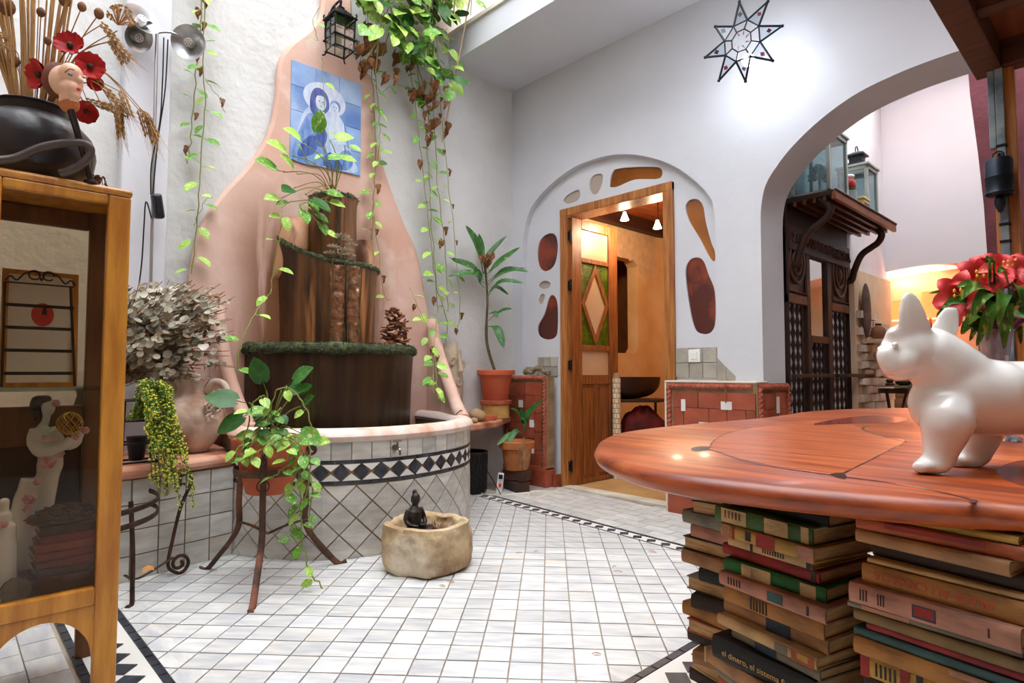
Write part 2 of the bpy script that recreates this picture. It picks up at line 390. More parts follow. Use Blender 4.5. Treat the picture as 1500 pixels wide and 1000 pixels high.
soff = MB().bx((-.0, -.70, 3.366), (6.5, .36, 3.58))
struct(obj('ceiling', soff, WHITE, smooth=False), 'white soffit of the gallery over the door')
lip = MB().bx((.0, -.72, 3.575), (6.5, -.1, 3.605)); struct(obj('trim_2', lip, M('gallery_ledge', (226, 218, 206), .7, c2=(204, 190, 172), ns=5), smooth=False), 'thin stone ledge along the gallery edge')
upw = MB().bx((-.0, -.12, 3.6), (6.5, .3, 6.6)); struct(obj('wall_upper', upw, M('pink_gallery_wall', (206, 160, 148), .9, c2=(226, 206, 196), ns=4), smooth=False), 'pink gallery wall above the soffit')
struct(obj('wall_far_end_added', MB().bx((6.4, .34, -.05), (6.5, 3.1, 3.5)), WHITE, smooth=False), 'unseen white end wall added to keep side light out of the room beyond the arch')  # unseen, added to stop sky light leaking in from the side
# unseen walls and ceiling added behind and beside the camera to block sky light
struct(obj('wall_near_added', MB().bx((-.3, -5.3, -.05), (6.5, -5.2, 3.5)), M('tan_plaster', (168, 146, 122), .9, c2=(150, 128, 104), ns=2), smooth=False), 'unseen tan wall added behind the viewer to block sky light')  # added to shut out light from behind; tan to cut bounce
struct(obj('wall_end_added', MB().bx((6.4, -5.2, -.05), (6.5, 0, 3.5)), bpy.data.materials['tan_plaster'], smooth=False), 'unseen tan wall added past the table to block sky light')  # out of view, added to shut out sky light from this side
struct(obj('ceiling_near_added', MB().bx((4.5, -5.2, 3.37), (6.4, -.7, 3.5)).bx((0, -5.2, 3.37), (4.5, -4.7, 3.5)), WHITE, smooth=False), 'unseen white ceiling added around the patio opening to limit daylight')  # added out of view; its opening sets how much daylight falls in
struct(obj('wall_well_added', MB().bx((4.5, -4.8, 3.5), (4.6, -.1, 6.6)).bx((0, -4.8, 3.5), (4.5, -4.7, 6.6)), WHITE, smooth=False), 'unseen white upper walls added so daylight enters only from above')  # added unseen, so the sky shines in only through the top
# ================================================================== DOOR, DADO, DOOR ROOM
door = bpy.data.objects.new('door_1', None); COL.objects.link(door); door.location = (.66, .1, 0); struct(door, 'glazed brown wooden door standing open in its pine frame')
fw = .075; y0, y1 = ND - .03, ND + .16
for a_, b_ in (((DX0, y0, 0), (DX0 + fw, y1, DZ)), ((DX1 - fw, y0, 0), (DX1, y1, DZ)), ((DX0, y0 - .002, DZ - .065), (DX1, y1, DZ))):
    obj('door_frame', MB().bx(a_, b_), PINE, door, False, bev=.006)
LX = DX0 + fw + .01                                                # plane of the open leaf (it stands square to the wall)
L0 = wl(836, 500, LX).y; L1 = wl(902.5, 500, LX).y
zl = lambda py, px=850: wl(px, py, LX).z
LT = .038
def leafbox(ya, yb, za, zb, t=LT, name='stile', mat=DOORW, par=None, bev=.004, xo=0):
    return obj(name, MB().bx((LX - t / 2 + xo, ya, za), (LX + t / 2 + xo, yb, zb)), mat, par or door, False, bev=bev)
W_ = L1 - L0; ya, yb = L0 + W_ * .2, L1 - W_ * .2
ztop = wl(838, 319, LX).z; zs = [zl(336), zl(377), zl(384), zl(505), zl(513), zl(549), zl(563), zl(702)]
leafbox(L0, ya, .02, ztop); leafbox(yb, L1, .02, ztop)
for za, zb in ((zs[0], ztop), (zs[2], zs[1]), (zs[4], zs[3]), (zs[6], zs[5]), (.02, zs[7])): leafbox(ya, yb, za, zb, name='rail')
FROST = M('warm_frosted_pane', (226, 190, 152), .35, c2=(214, 172, 130), ns=2, trans=.35)
GREENG = M('green_rippled_glass', (108, 122, 22), .18, c2=(70, 86, 8), ns=14, bump=.9, bs=60, trans=.25)
leafbox(ya, yb, zs[1], zs[0], .008, 'pane', FROST, bev=0); leafbox(ya, yb, zs[5], zs[4], .008, 'pane', FROST, bev=0)
leafbox(ya, yb, zs[3], zs[2], .006, 'pane', GREENG, bev=0)
ym = (ya + yb) / 2; zm = (zs[2] + zs[3]) / 2; hy, hz = (yb - ya) / 2, (zs[2] - zs[3]) / 2
dia = lambda k: [(LX, ym, zm + hz * k), (LX, ym + hy * k, zm), (LX, ym, zm - hz * k), (LX, ym - hy * k, zm)]
o_, i_ = dia(1.0), dia(.76); df = MB()
for k in range(4):
    k2 = (k + 1) % 4; df.prism([V(o_[k]) + V((-.016, 0, 0)), V(o_[k2]) + V((-.016, 0, 0)), V(i_[k2]) + V((-.016, 0, 0)), V(i_[k]) + V((-.016, 0, 0))], (.034, 0, 0))
dfr = obj('diamond_frame', df, DOORW, door, False, bev=.003)
obj('diamond_pane', MB().prism([V(q) + V((-.006, 0, 0)) for q in dia(.78)], (.014, 0, 0)), FROST, dfr, False)
ymid = (ya + yb) / 2
leafbox(ymid - .022, ymid + .022, zs[7], zs[6], name='mullion')
for a_, b_ in ((ya, ymid - .022), (ymid + .022, yb)):
    leafbox(a_, b_, zs[7], zs[6], .012, 'panel', bev=0); leafbox(a_ + .02, b_ - .02, zs[7] + .03, zs[6] - .03, .026, 'raised_panel')
for hz_ in (zl(349), zl(420), zl(535), zl(680)):
    h = MB().tube([(LX + .012, L0 - .012, hz_ - .045), (LX + .012, L0 - .012, hz_ + .045)], .009, 8); h.bx((LX - .012, L0 - .02, hz_ - .035), (LX + .012, L0, hz_ + .035)); obj('hinge', h, BLACKM, door)
# -------- room beyond the door
XW = .30; CZ = 2.42
ORANGE = M('warm_ochre_plaster', (232, 192, 142), .75, c2=(218, 168, 112), ns=3, bump=.15)
hy0, hy1 = .62, wl(934, 450, XW).y; hz0, hz1 = wl(915, 517, XW).z, wl(934, 382, XW).z
hatch = [(hy0, hz0), (hy1 - .05, hz0), (hy1, hz0 + .06), (hy1, hz1 - .06), (hy1 - .06, hz1), (hy0, hz1)]
wdl = holed([(.30, -.02), (1.75, -.02), (1.75, CZ + .05), (.30, CZ + .05)], [hatch], .12, lambda u, v_, w_: V((XW - .12 + w_, u, v_)))
wdoor = struct(obj('wall_washroom', wdl, ORANGE), 'ochre plaster wall of the room beyond the door')
cor = MB()
ncv = 10
prof = [(XW + .45 - .45 * math.cos(t * PI / 2 / ncv), 1.7 + .45 * math.sin(t * PI / 2 / ncv)) for t in range(ncv + 1)] + [(2.0, 2.15)]
for k in range(len(prof) - 1):
    cor.add([(prof[k][0], prof[k][1], -.02), (prof[k + 1][0], prof[k + 1][1], -.02), (prof[k + 1][0], prof[k + 1][1], CZ + .05), (prof[k][0], prof[k][1], CZ + .05)], [(0, 1, 2, 3)])
cor.bx((2.02, .34, -.02), (2.1, 2.2, CZ + .05))
obj('rounded_corner', cor, ORANGE, wdoor)
nb = MB().bx((-.62, .4, .9), (-.6, 2.1, 2.4)); nb.bx((-.6, .38, .9), (XW - .12, .4, 2.4)); nb.bx((-.6, 1.75, .9), (XW - .12, 1.77, 2.4)); nb.bx((-.6, .4, .98), (XW - .12, 1.75, 1.0)); nb.bx((-.6, .4, 2.35), (XW - .12, 1.75, 2.37))
obj('hatch_room', nb, M('brown_inner_room', (146, 92, 44), .8, c2=(120, 72, 34), ns=4), wdoor, False)
# crazed mosaic band (irregular pieces with joints) along the top of the wall and inside the hatch room
MOS = M('cream_mosaic_shard', (222, 186, 146), .5, rnd=.14)
def mosaic(parent, fn, w_, h_, n, edge, seed, mat=MOS, name='mosaic_shard', thick=.004):
    """voronoi-like shards on a patch: fn(u, v, lift) -> world, edge(u) -> lowest v kept"""
    rnd_ = random.Random(seed); pts = [(rnd_.uniform(0, w_), rnd_.uniform(0, h_)) for _ in range(n)]
    for i, (px, py) in enumerate(pts):
        if py < edge(px): continue
        poly = [V((0, 0, 0)), V((w_, 0, 0)), V((w_, h_, 0)), V((0, h_, 0))]; c = V((px, py, 0))
        for j, (qx, qy) in enumerate(pts):
            if j == i: continue
            q = V((qx, qy, 0)); 
            if (q - c).length > .32: continue
            poly = clip(poly, (q + c) / 2, (q - c).normalized())
            if len(poly) < 3: break
        if len(poly) < 3: continue
        cc = sum(poly, V((0, 0, 0))) / len(poly); poly = [cc + (p_ - cc) * .9 for p_ in poly]
        mb = MB(); k = len(poly)
        mb.add([fn(p_.x, p_.y, 0) for p_ in poly] + [fn(p_.x, p_.y, thick) for p_ in poly], [tuple(range(k - 1, -1, -1)), tuple(range(k, 2 * k))] + [(a_, (a_ + 1) % k, k + (a_ + 1) % k, k + a_) for a_ in range(k)])
        obj(name, mb, mat, parent, False)
mosaic(wdoor, lambda u, v_, t: V((XW + t, .9 + u, 1.72 + v_)), .85, .6, 130, lambda u: .30 - .45 * max(0, u - .35) + .05 * math.sin(u * 17), 3)
mosaic(wdoor, lambda u, v_, t: V((-.6 + t, .7 + u, 1.55 + v_)), .95, .24, 60, lambda u: 0, 5)
ceilw = MB()
for k in range(9):
    ceilw.bx((-.6 + k * .3, .34, CZ), (-.6 + k * .3 + .294, 2.2, CZ + .03))
struct(obj('ceiling_planks', ceilw, M('red_pine_ceiling', (176, 92, 44), .5, c2=(140, 66, 28), ns=4, st=(8, .7, 1), rnd=.1), smooth=False), 'reddish plank ceiling beyond the door')
struct(obj('trim_3', MB().bx((XW - .02, .36, CZ - .12), (XW + .09, 2.1, CZ)), M('dark_ceiling_beam', (74, 34, 18), .6, c2=(48, 22, 12), ns=5, st=(3, .6, 3)), smooth=False), 'dark brown beam along the ochre wall')
bb = MB().bx((1.18, 1.0, CZ - .1), (1.3, 2.15, CZ)); struct(obj('trim_4', bb, M('mid_brown_beam', (96, 46, 24), .6, c2=(70, 32, 16), ns=5, st=(3, .6, 3)), smooth=False), 'brown beam under the plank ceiling beyond the door')
cb = MB().bx((XW + .25, 1.92, 1.84), (XW + .52, 2.13, 1.9)); cb.bx((XW + .25, 2.07, 1.9), (XW + .29, 2.13, 2.3)); cb.bx((XW + .3, 2.11, 1.9), (XW + .52, 2.13, 2.3))
tag(obj('corner_shelf', cb, M('red_shelf_wood', (150, 66, 26), .5), bev=.004, smooth=False), 'reddish wooden bracket shelf high on the ochre wall', 'shelf')
struct(obj('floor_washroom', MB().bx((-.6, .08, -.02), (2.1, 2.2, .016)), M('ochre_floor', (186, 148, 96), .6, c2=(168, 128, 78), ns=4), smooth=False), 'ochre floor beyond the door')
# two small hanging spotlights
BULB = M('warm_bulb', (255, 214, 150), .4, emit=14)
def spotlight(px, py, d, lab):
    c = dp(px, py, d); t = thing('pendant_spotlight', lab, 'lamp', c, 'spotlights beyond the door')
    cord = smooth_path([c + V((0, 0, .03)), c + V((.006, .004, .08)), V((c.x + .002, c.y, CZ - .03)), V((c.x, c.y, CZ))], 5)
    obj('cord', MB().tube(cord, .0035, 6), BLACKM, t); obj('ceiling_cap', MB().lathe([(.022, -.012), (.022, 0)], (c.x, c.y, CZ), 12), BLACKM, t)
    obj('glass_shade', MB().lathe([(.012, .05), (.016, .035), (.034, -.012), (.036, -.02), (.03, -.018), (.012, .03)], c, 14), M('frosted_shade', (255, 236, 205), .3, trans=.4, emit=1.2), t)
    obj('bulb', MB().ball(c + V((0, 0, -.006)), .018, 10, 8), BULB, t)
    point('spot_glow', c + V((.0, .0, -.05)), 8.5, (1, .76, .5), .03)
spotlight(915, 319, 5.0, 'small hanging spotlight nearer the open door leaf'); spotlight(963, 331, 5.0, 'small hanging spotlight nearer the rounded ochre corner')
# vessel basin on its shelf
bc = dp(914, 552, 5.3); bcx, bcy, bz = bc.x, bc.y, dp(930, 552, 5.3).z
bd = V((RT.x, RT.y, 0))
bprof = MB()
def basin(u, v_):
    a = u * 2 * PI; t = v_; r = math.sin(t * PI / 2) ** .7
    return V((bcx, bcy, bz - .19 * math.cos(t * PI / 2) ** .8)) + bd * (.32 * r * math.cos(a)) + FH * (.17 * r * math.sin(a))
bprof.grid(basin, 28, 10, 0, True)
def basin_in(u, v_):
    a = u * 2 * PI; t = 1 - v_; r = math.sin(t * PI / 2) ** .7
    return V((bcx, bcy, bz - .17 * math.cos(t * PI / 2) ** .8)) + bd * (.305 * r * math.cos(a)) + FH * (.155 * r * math.sin(a))
bprof.grid(basin_in, 28, 10, 0, True)
tag(obj('vessel_basin', bprof, M('dark_wooden_basin', (58, 30, 20), .35, c2=(38, 18, 12), ns=5)), 'dark boat-shaped vessel basin beyond the open door', 'basin')
shz = bz - .19
sh = MB().prism([V((bcx, bcy, shz - .025)) + bd * u + FH * v_ for u, v_ in ((-.3, -.16), (.26, -.16), (.33, -.08), (.36, .03), (.33, .15), (-.3, .15))], (0, 0, .025))
shelf = thing('washroom_shelf', 'thin dark shelf carrying the vessel basin', 'shelf', (bcx, bcy, 0)); obj('board', sh, DARKW, shelf, False, bev=.004)
for u in (-.27, .3): obj('leg', MB().tube([V((bcx, bcy, shz - .02)) + bd * u + FH * .11, V((bcx, bcy, .014)) + bd * u + FH * .11], .012, 8), DARKW, shelf)
pc = dp(903, 560, 5.08); pz = dp(901, 548, 5.08).z
post = thing('mosaic_post', 'slim cream mosaic post beside the open door leaf', 'post', (pc.x, pc.y, .014)); obj('core', MB().lathe([(.03, 0), (.03, pz - .03), (.022, pz - .005), (0, pz)], (pc.x, pc.y, .014), 14), GROUTB, post)
for zi in range(int((pz - .02) / .042)):
    for k in range(7):
        a0 = 2 * PI * k / 7 + zi * .45
        obj('mosaic_shard', MB().lathe([(.031, .002), (.035, .004), (.035, .037), (.031, .039)], (pc.x, pc.y, .016 + zi * .042), 2, a0=a0, a1=a0 + .78), M('post_shard', (226, 208, 176), .5, rnd=.15) if zi + k == 0 else bpy.data.materials['post_shard'], post, False)
# red cloth heap on a low wooden chest
cc = dp(942, 640, 5.25)
chest = thing('low_chest', 'low dark wooden chest under the vessel basin', 'chest', (cc.x, cc.y, .014))
obj('body', MB().box((cc.x, cc.y, .18), (.44, .2, .33), Matrix.Rotation(math.atan2(bd.y, bd.x), 3, 'Z')), DARKW, chest, False, bev=.006); obj('lid', MB().box((cc.x, cc.y, .36), (.46, .22, .03), Matrix.Rotation(math.atan2(bd.y, bd.x), 3, 'Z')), DARKW, chest, False, bev=.006)
import mathutils
def cloth(u, v_):
    a = u * 2 * PI; b = v_ * PI / 2; n = mathutils.noise.noise(V((math.cos(a) * 2.2, math.sin(a) * 2.2, v_ * 3))) * .35 + .12 * math.sin(a * 7 + v_ * 5)
    r = math.cos(b) * (1 + n * .4); z = math.sin(b) * (.22 + .08 * n)
    return V((cc.x, cc.y, .376 + z)) + bd * (.2 * r * math.cos(a)) + FH * (.1 * r * math.sin(a))
tag(obj('red_cloth', MB().grid(cloth, 48, 14, 0, True), M('dark_red_cloth', (120, 32, 26), .85, c2=(60, 16, 20), ns=5, bump=.3)), 'crumpled dark red cloth heaped under the vessel basin', 'cloth')
# -------- dado panels of terracotta with rope edging
ROPE = M('rope_terracotta', (176, 92, 66), .5, c2=(150, 72, 50), ns=20)
def rope(parent, a, b, nrm, r=.02):
    a, b, nrm = V(a), V(b), V(nrm); d = b - a; n = max(2, int(d.length / .03)); mb = MB(); ax = d.normalized(); sd = ax.cross(nrm)
    mb.tube([a, b], r * .75, 8)
    for k in range(n):
        c = a + d * ((k + .5) / n); t = (ax * .8 + sd * .75).normalized()
        mb.tube([c - t * r * 1.1 + nrm * r * .1, c + nrm * r * .5, c + t * r * 1.1 + nrm * r * .1], [r * .3, r * .55, r * .3], 6)
    return obj('rope_edging', mb, ROPE, parent)
def dado(name, lab, org, xd, nrm, w_, z0, z1, inserts, depth, cols, rows, rot_=True, mitre=True):
    org, xd, nrm = V(org), V(xd), V(nrm)
    P = lambda u, z, t=0.: org + xd * u + nrm * t + V((0, 0, z))
    def pbox(u0, u1, za, zb, t0, t1):
        return MB().prism([P(u0, za, t0), P(u1, za, t0), P(u1, zb, t0), P(u0, zb, t0)], nrm * (t1 - t0))
    root = obj(name, pbox(0, w_, z0, z1, -depth, 0), GROUTB, None, False); struct(root, lab)
    b = .055
    for z, za in ((z1 - .02, 0),): rope(root, P(.02, z, .004), P(w_ - .02, z, .004), nrm)
    rope(root, P(.02, z0, .004), P(.02, z1 - .02, .004), nrm)
    if rot_: rope(root, P(w_ - .02, z0, .004), P(w_ - .02, z1 - .02, .004), nrm)
    # framing tiles, then courses inside
    fr = .1; u0, u1, za, zb = b - .01, w_ - (b - .01 if rot_ else 0), z0 + .01, z1 - b
    g = .004
    n = max(1, round((u1 - u0) / .16))
    for k in range(n):
        obj('tile', pbox(u0 + (u1 - u0) * k / n + g, u0 + (u1 - u0) * (k + 1) / n - g, zb - fr, zb - g, 0, .008), TERRA, root, False)
    n = max(1, round((zb - fr - za) / .16))
    for k in range(n):
        A, B = za + (zb - fr - za) * k / n + g, za + (zb - fr - za) * (k + 1) / n - g
        obj('tile', pbox(u0 + g, u0 + fr * .8, A, B, 0, .008), TERRA, root, False)
        if rot_: obj('tile', pbox(u1 - fr * .8, u1 - g, A, B, 0, .008), TERRA, root, False)
    u2, u3 = u0 + fr * .8, u1 - (fr * .8 if rot_ else 0)
    for r_ in range(rows):
        A, B = za + (zb - fr - za) * r_ / rows + g, za + (zb - fr - za) * (r_ + 1) / rows - g
        for k in range(cols):
            s_ = .5 * (r_ % 2) / cols if cols > 1 else 0
            ua, ub = u2 + (u3 - u2) * (k / cols + (s_ if k else 0)) + g, u2 + (u3 - u2) * min(1, (k + 1) / cols + (s_ if k < cols - 1 else 0)) - g
            obj('tile', pbox(ua, ub, A, B, 0, .008), TERRA, root, False)
    for u, z, a_, c_ in inserts: obj('inlay_tile', pbox(u - a_ / 2, u + a_ / 2, z - c_ / 2, z + c_ / 2, 0, .0105), WHITET, root, False)
    return root, P, pbox
D1 = .09
xa, xb = .012, wr(801, 600, D1).x; zt = wr(790, 550, D1).z; zb_ = wr(800, 690, D1).z
ins = lambda L, o, off: [(wr(x, y, off).x - o, wr(x, y, off).z, .05, .06) for x, y in L]
dl, P1, pb1 = dado('dado_left', 'terracotta tile dado with rope edging left of the door', (xa, -D1, 0), (1, 0, 0), (0, -1, 0), xb - xa, zb_, zt, ins([(764, 591), (780, 620), (780, 658)], xa, D1), D1 - .002, 2, 5)
xc = wr(820, 700, .03).x
plin = MB().bx((xa, -D1 - .025, 0), (xb + .012, -.002, zb_ + .01)); obj('plinth', plin, TERRA, dl, False, bev=.004)
obj('plinth', MB().bx((xb + .016, -.045, 0), (DX0 - .005, ND, zb_ - .03)), TERRA, dl, False, bev=.004)
obj('rope_sill', MB().bx((xa, -D1 - .018, zb_ - .002), (xb, -.002, zb_ + .03)), ROPE, dl, False, bev=.008)
# small grey tiles right of and above that dado
gt = MB().box((0, 0, 0), (.056, .012, .056)).mesh('gt', GREYT, False)
zz = zb_
while zz < zt + .02:
    for k in range(2):
        x = xb + .035 + k * .06
        if x < DX0 - .02: inst('grey_tile', gt, wall_right, (x, ND - .004, zz), None, (1, 1, 1.5))
    zz += .09
def gtop(x): return wr(755, 545).z + .0 + (wr(790, 516).z - wr(755, 545).z) * min(1, max(0, (x - .15) / .28)) ** .6
x = .16
while x < DX0 - .03:
    z = zt + .035
    while z < gtop(x):
        inst('grey_tile', gt, wall_right, (x, ND - .004, z), None, (1.25, 1, 1.35)); z += .079
    x += .073
D2 = .10
xa2, xb2 = wr(977, 600, D2).x, 2.182; zt2 = wr(1040, 561, D2).z
ins2 = [(wr(1002, 593, D2).x - xa2, wr(1002, 593, D2).z, .03, .075), (wr(1065, 594, D2).x - xa2, wr(1065, 594, D2).z, .07, .05), (wr(1031, 624, D2).x - xa2, wr(1031, 624, D2).z, .06, .05)]
dr, P2, pb2 = dado('dado_right', 'terracotta tile dado with rope edging between door and arch', (xa2, -D2, 0), (1, 0, 0), (0, -1, 0), xb2 - xa2, .2, zt2, ins2, D2 + .06, 4, 4, False)
obj('plinth', MB().bx((xa2 + .01, -D2 - .02, 0), (xb2 + .02, .0, .2)), TERRA, dr, False, bev=.004)
obj('edge_mortar', MB().bx((xa2 - .014, -D2 - .004, 0), (xa2, .02, zt2 + .004)), M('pale_mortar', (214, 200, 182), .9), dr, False)
obj('cap', MB().bx((xa2 - .014, -D2 - .006, zt2), (xb2 + .006, ND, zt2 + .014)), bpy.data.materials['pale_mortar'], dr, False, bev=.005)
obj('peg', MB().tube([wr(1063, 563, D2 + .02), wr(1063, 590, D2 + .02)], .004, 6), TERRA, dr)
dj, P3, pb3 = dado('dado_arch', 'terracotta tile dado wrapping the arch jamb', (2.19, -D2 + .0, 0), (0, 1, 0), (1, 0, 0), .44, .2, zt2, [(.26, wr(1140, 600).z + .02, .04, .1), (.16, .55, .04, .06)], .012, 2, 4, True)
obj('plinth', MB().bx((2.18, -D2, 0), (2.225, .345, .2)), TERRA, dj, False, bev=.004)
# grey tiles with the light switch
zs0 = zt2 + .02; x = DX1 + .035
gt2 = MB().box((0, 0, 0), (.096, .012, .096)).mesh('gt2', GREYT, False)
ztl = wr(1010, 509, -ND).z
for k in range(3):
    for r_ in range(2):
        inst('grey_tile', gt2, wall_right, (DX1 + .05 + k * .1, ND - .004, ztl - .05 - r_ * .1))
for k in range(2): obj('grey_tile', MB().prism([(1.89 + k * .06, -.004, zt2 + .014), (1.948 + k * .06, -.004, zt2 + .014), (1.948 + k * .06, -.004, zt2 + .10 - k * .055), (1.89 + k * .06, -.004, zt2 + .16 - k * .06)], (0, .01, 0)), GREYT, wall_right, False)
sw = wr(1018, 521, -ND + .01); SWM = M('white_switch_plastic', (236, 236, 232), .35)
s_ = thing('light_switch', 'white square light switch on the grey tiles', 'switch', (sw.x, ND - .012, sw.z))
obj('plate', MB().box((sw.x, ND - .016, sw.z), (.085, .012, .085)), SWM, s_, False, bev=.004); obj('rocker', MB().box((sw.x, ND - .024, sw.z), (.042, .01, .042), Matrix.Rotation(.05, 3, 'X')), SWM, s_, False, bev=.002)
# carved ornament lying on top of the left dado
oc = [wr(764, 548, D1), wr(769, 543, D1), wr(777, 546, D1 - .01), wr(781, 540, D1), wr(790, 540, D1 - .01), wr(796, 545, D1 - .02), wr(804, 548, D1 - .02)]
oc = [V((q.x, -D1 + .03, max(q.z, zt + .018))) for q in oc]
tag(obj('stone_snake', MB().tube(smooth_path(oc, 6), [.012] + [.019 + .005 * math.sin(k * .4) for k in range(35)] + [.01], 10), M('mottled_stone', (150, 132, 104), .8, c2=(104, 88, 66), ns=14, bump=.4)), 'curled mottled stone ornament lying on the terracotta dado', 'ornament')
# ================================================================== FOUNTAIN
PINK = M('pink_lime_plaster', (222, 188, 172), .85, c2=(206, 164, 145), ns=2.2, bump=.5, bs=8, c3=(232, 214, 202), ns3=3, ramp3=(.55, .75))
def stain(m, yr, zr, col):
    nt = m.node_tree; N = nt.nodes; L = nt.links; b = N['Principled BSDF']; old = b.inputs['Base Color'].links[0].from_socket
    tc = N.new('ShaderNodeTexCoord'); sp = N.new('ShaderNodeSeparateXYZ'); L.new(tc.outputs['Object'], sp.inputs[0])
    mp = N.new('ShaderNodeMapping'); mp.inputs['Scale'].default_value = (5, 5, .5); L.new(tc.outputs['Object'], mp.inputs[0])
    nz = N.new('ShaderNodeTexNoise'); nz.inputs['Scale'].default_value = 2.2; nz.inputs['Detail'].default_value = 5; L.new(mp.outputs[0], nz.inputs['Vector'])
    def rng(sock, a, b_):
        r = N.new('ShaderNodeMapRange'); r.interpolation_type = 'SMOOTHSTEP'; r.inputs[1].default_value = a; r.inputs[2].default_value = b_; L.new(sock, r.inputs[0]); return r.outputs[0]
    def mul(a, b_):
        x = N.new('ShaderNodeMath'); x.operation = 'MULTIPLY'; L.new(a, x.inputs[0]); L.new(b_, x.inputs[1]); return x.outputs[0]
    f = mul(mul(rng(sp.outputs[1], yr[0], yr[1]), rng(sp.outputs[1], yr[3], yr[2])), mul(rng(sp.outputs[2], zr[0], zr[1]), rng(sp.outputs[2], zr[3], zr[2])))
    f = mul(f, rng(nz.outputs['Fac'], .3, .52))
    x = N.new('ShaderNodeMix'); x.data_type = 'RGBA'; L.new(f, x.inputs[0]); L.new(old, x.inputs[6]); x.inputs[7].default_value = lin(col); L.new(x.outputs[2], b.inputs['Base Color'])
stain(PINK, (-.62, -.3, .3, .66), (.3, .5, 1.5, 2.1), (134, 88, 56))
WET = M('wet_brown_stone', (118, 76, 42), .35, c2=(52, 32, 18), ns=2.6, st=(5, 5, .35), ramp=(.38, .6), bump=.35, bs=24, c3=(176, 118, 68), ns3=2.2, st3=(5, 5, .3), ramp3=(.58, .72))
WETD = M('dark_wet_stone', (68, 46, 28), .28, c2=(34, 22, 14), ns=3, st=(5, 5, .4), bump=.5, bs=20, c3=(70, 66, 24), ns3=3, st3=(4, 4, .4), ramp3=(.58, .75))
MOSS = M('dark_moss', (92, 102, 66), .85, c2=(48, 54, 36), ns=30, bump=1.0, bs=120, c3=(104, 118, 60), ns3=22, ramp3=(.6, .72))
SOIL = M('dark_soil', (52, 38, 28), .95, c2=(30, 22, 16), ns=30, bump=1, bs=60)
WATER = M('water', (120, 116, 96), .06, trans=.75, ior=1.33)
fnt = thing('tiered_fountain', 'tall pink plaster wall fountain with three wet brown basins and a tiled pool', 'fountain', (0.4, -1.8, 0))
BT = .06
bpx = [(275, 420), (290, 340), (320, 290), (365, 240), (395, 190), (405, 140), (410, 90), (425, 65), (450, 45), (468, 25), (473, 0)]
bpr = [(516, 0), (518, 40), (517, 76), (532, 99), (546, 115), (552, 158), (552, 198), (567, 257), (593, 327), (610, 365), (623, 425), (632, 471)]
lft = [wl(x, y, BT) for x, y in bpx]; rgt = [wl(x, y, BT) for x, y in bpr]
top = [V((BT, lft[-1].y + .005, 3.9)), V((BT, rgt[0].y - .01, 3.9))]
outl = [V((BT, -2.62, .3)), V((BT, -2.61, .9))] + smooth_path(lft, 4) + top + smooth_path(rgt, 4) + [V((BT, -.9, .9)), V((BT, -.9, .3))]
bk = MB().prism([V((.002, q.y, q.z)) for q in outl], (BT - .002, 0, 0))
obj('plaster_back', bk, PINK, fnt, True, 50, bev=.02)
# pool wall as a swept curve
PC = smooth_path([(a_, b_, 0) for a_, b_ in POOLP], 10); PL = [0.]
for k in range(1, len(PC)): PL.append(PL[-1] + (PC[k] - PC[k - 1]).length)
PTOT = PL[-1]
def pcv(s):
    s = max(0, min(PTOT, s)); k = 1
    while k < len(PL) - 1 and PL[k] < s: k += 1
    t = (s - PL[k - 1]) / (PL[k] - PL[k - 1]); p_ = PC[k - 1].lerp(PC[k], t)
    j0, j1 = max(0, k - 3), min(len(PC) - 1, k + 2); d = (PC[j1] - PC[j0]).normalized(); return p_, V((-d.y, d.x, 0)) * -1
if pcv(PTOT / 2)[1].x < 0:
    _old = pcv
    def pcv(s): p_, n_ = _old(s); return p_, -n_
PH = .572
body = MB()
nS = 90
sec = [(0, 0), (0, PH), (-.09, PH), (-.09, 0)]
body.grid(lambda u, v_: (lambda pn: pn[0] + pn[1] * sec[int(round(v_ * 3))][0] + V((0, 0, sec[int(round(v_ * 3))][1])))(pcv(u * PTOT)), nS, 3)
body.move(lambda q: V((max(.004, q.x), q.y, q.z)))
pool = obj('pool_wall', body, GROUTB, fnt, False)
RIMM = M('worn_pink_rim', (230, 210, 198), .5, c2=(212, 164, 138), ns=5, ramp=(.54, .68), bump=.2, bs=14)
rm = MB(); rp = []
for k in range(nS + 1):
    p_, n_ = pcv(PTOT * k / nS); rp.append(p_ - n_ * .04 + V((0, 0, .590 + (.03 if k < 12 else 0) * (1 - k / 12 if k < 12 else 0))))
rm.tube(rp, .064, 12, flat=(.56, 1.0) if False else (1, .62))
rm.move(lambda q: V((max(.004, q.x), q.y, q.z)))
obj('pool_rim', rm, RIMM, fnt)
def piece(name, poly, mat, parent, t0=0., t1=.007):
    cs = sum(a_ for a_, b_ in poly) / len(poly); p_, n_ = pcv(cs); mb = MB(); k = len(poly)
    lo = [pcv(a_)[0] + n_ * t0 + V((0, 0, b_)) for a_, b_ in poly]; hi = [q + n_ * (t1 - t0) for q in lo]
    mb.add(lo + hi, [tuple(range(k)), tuple(range(2 * k - 1, k - 1, -1))] + [(i, (i + 1) % k, k + (i + 1) % k, k + i) for i in range(k)])
    return obj(name, mb, mat, parent, False)
sA, sB = .50, PTOT - .30
z = lambda a_: a_
n = int((sB - sA) / .095); dw = (sB - sA) / n
for k in range(n): piece('coping_tile', [(sA + k * dw + .002, .478), (sA + (k + 1) * dw - .002, .478), (sA + (k + 1) * dw - .002, .57), (sA + k * dw + .002, .57)], MARBLEG, pool)
n = int((sB - sA) / .082); dw = (sB - sA) / n
for k in range(n):
    for zz in (.461, .362): piece('black_strip', [(sA + k * dw + .002, zz), (sA + (k + 1) * dw - .002, zz), (sA + (k + 1) * dw - .002, zz + .013), (sA + k * dw + .002, zz + .013)], BLACKT, pool)
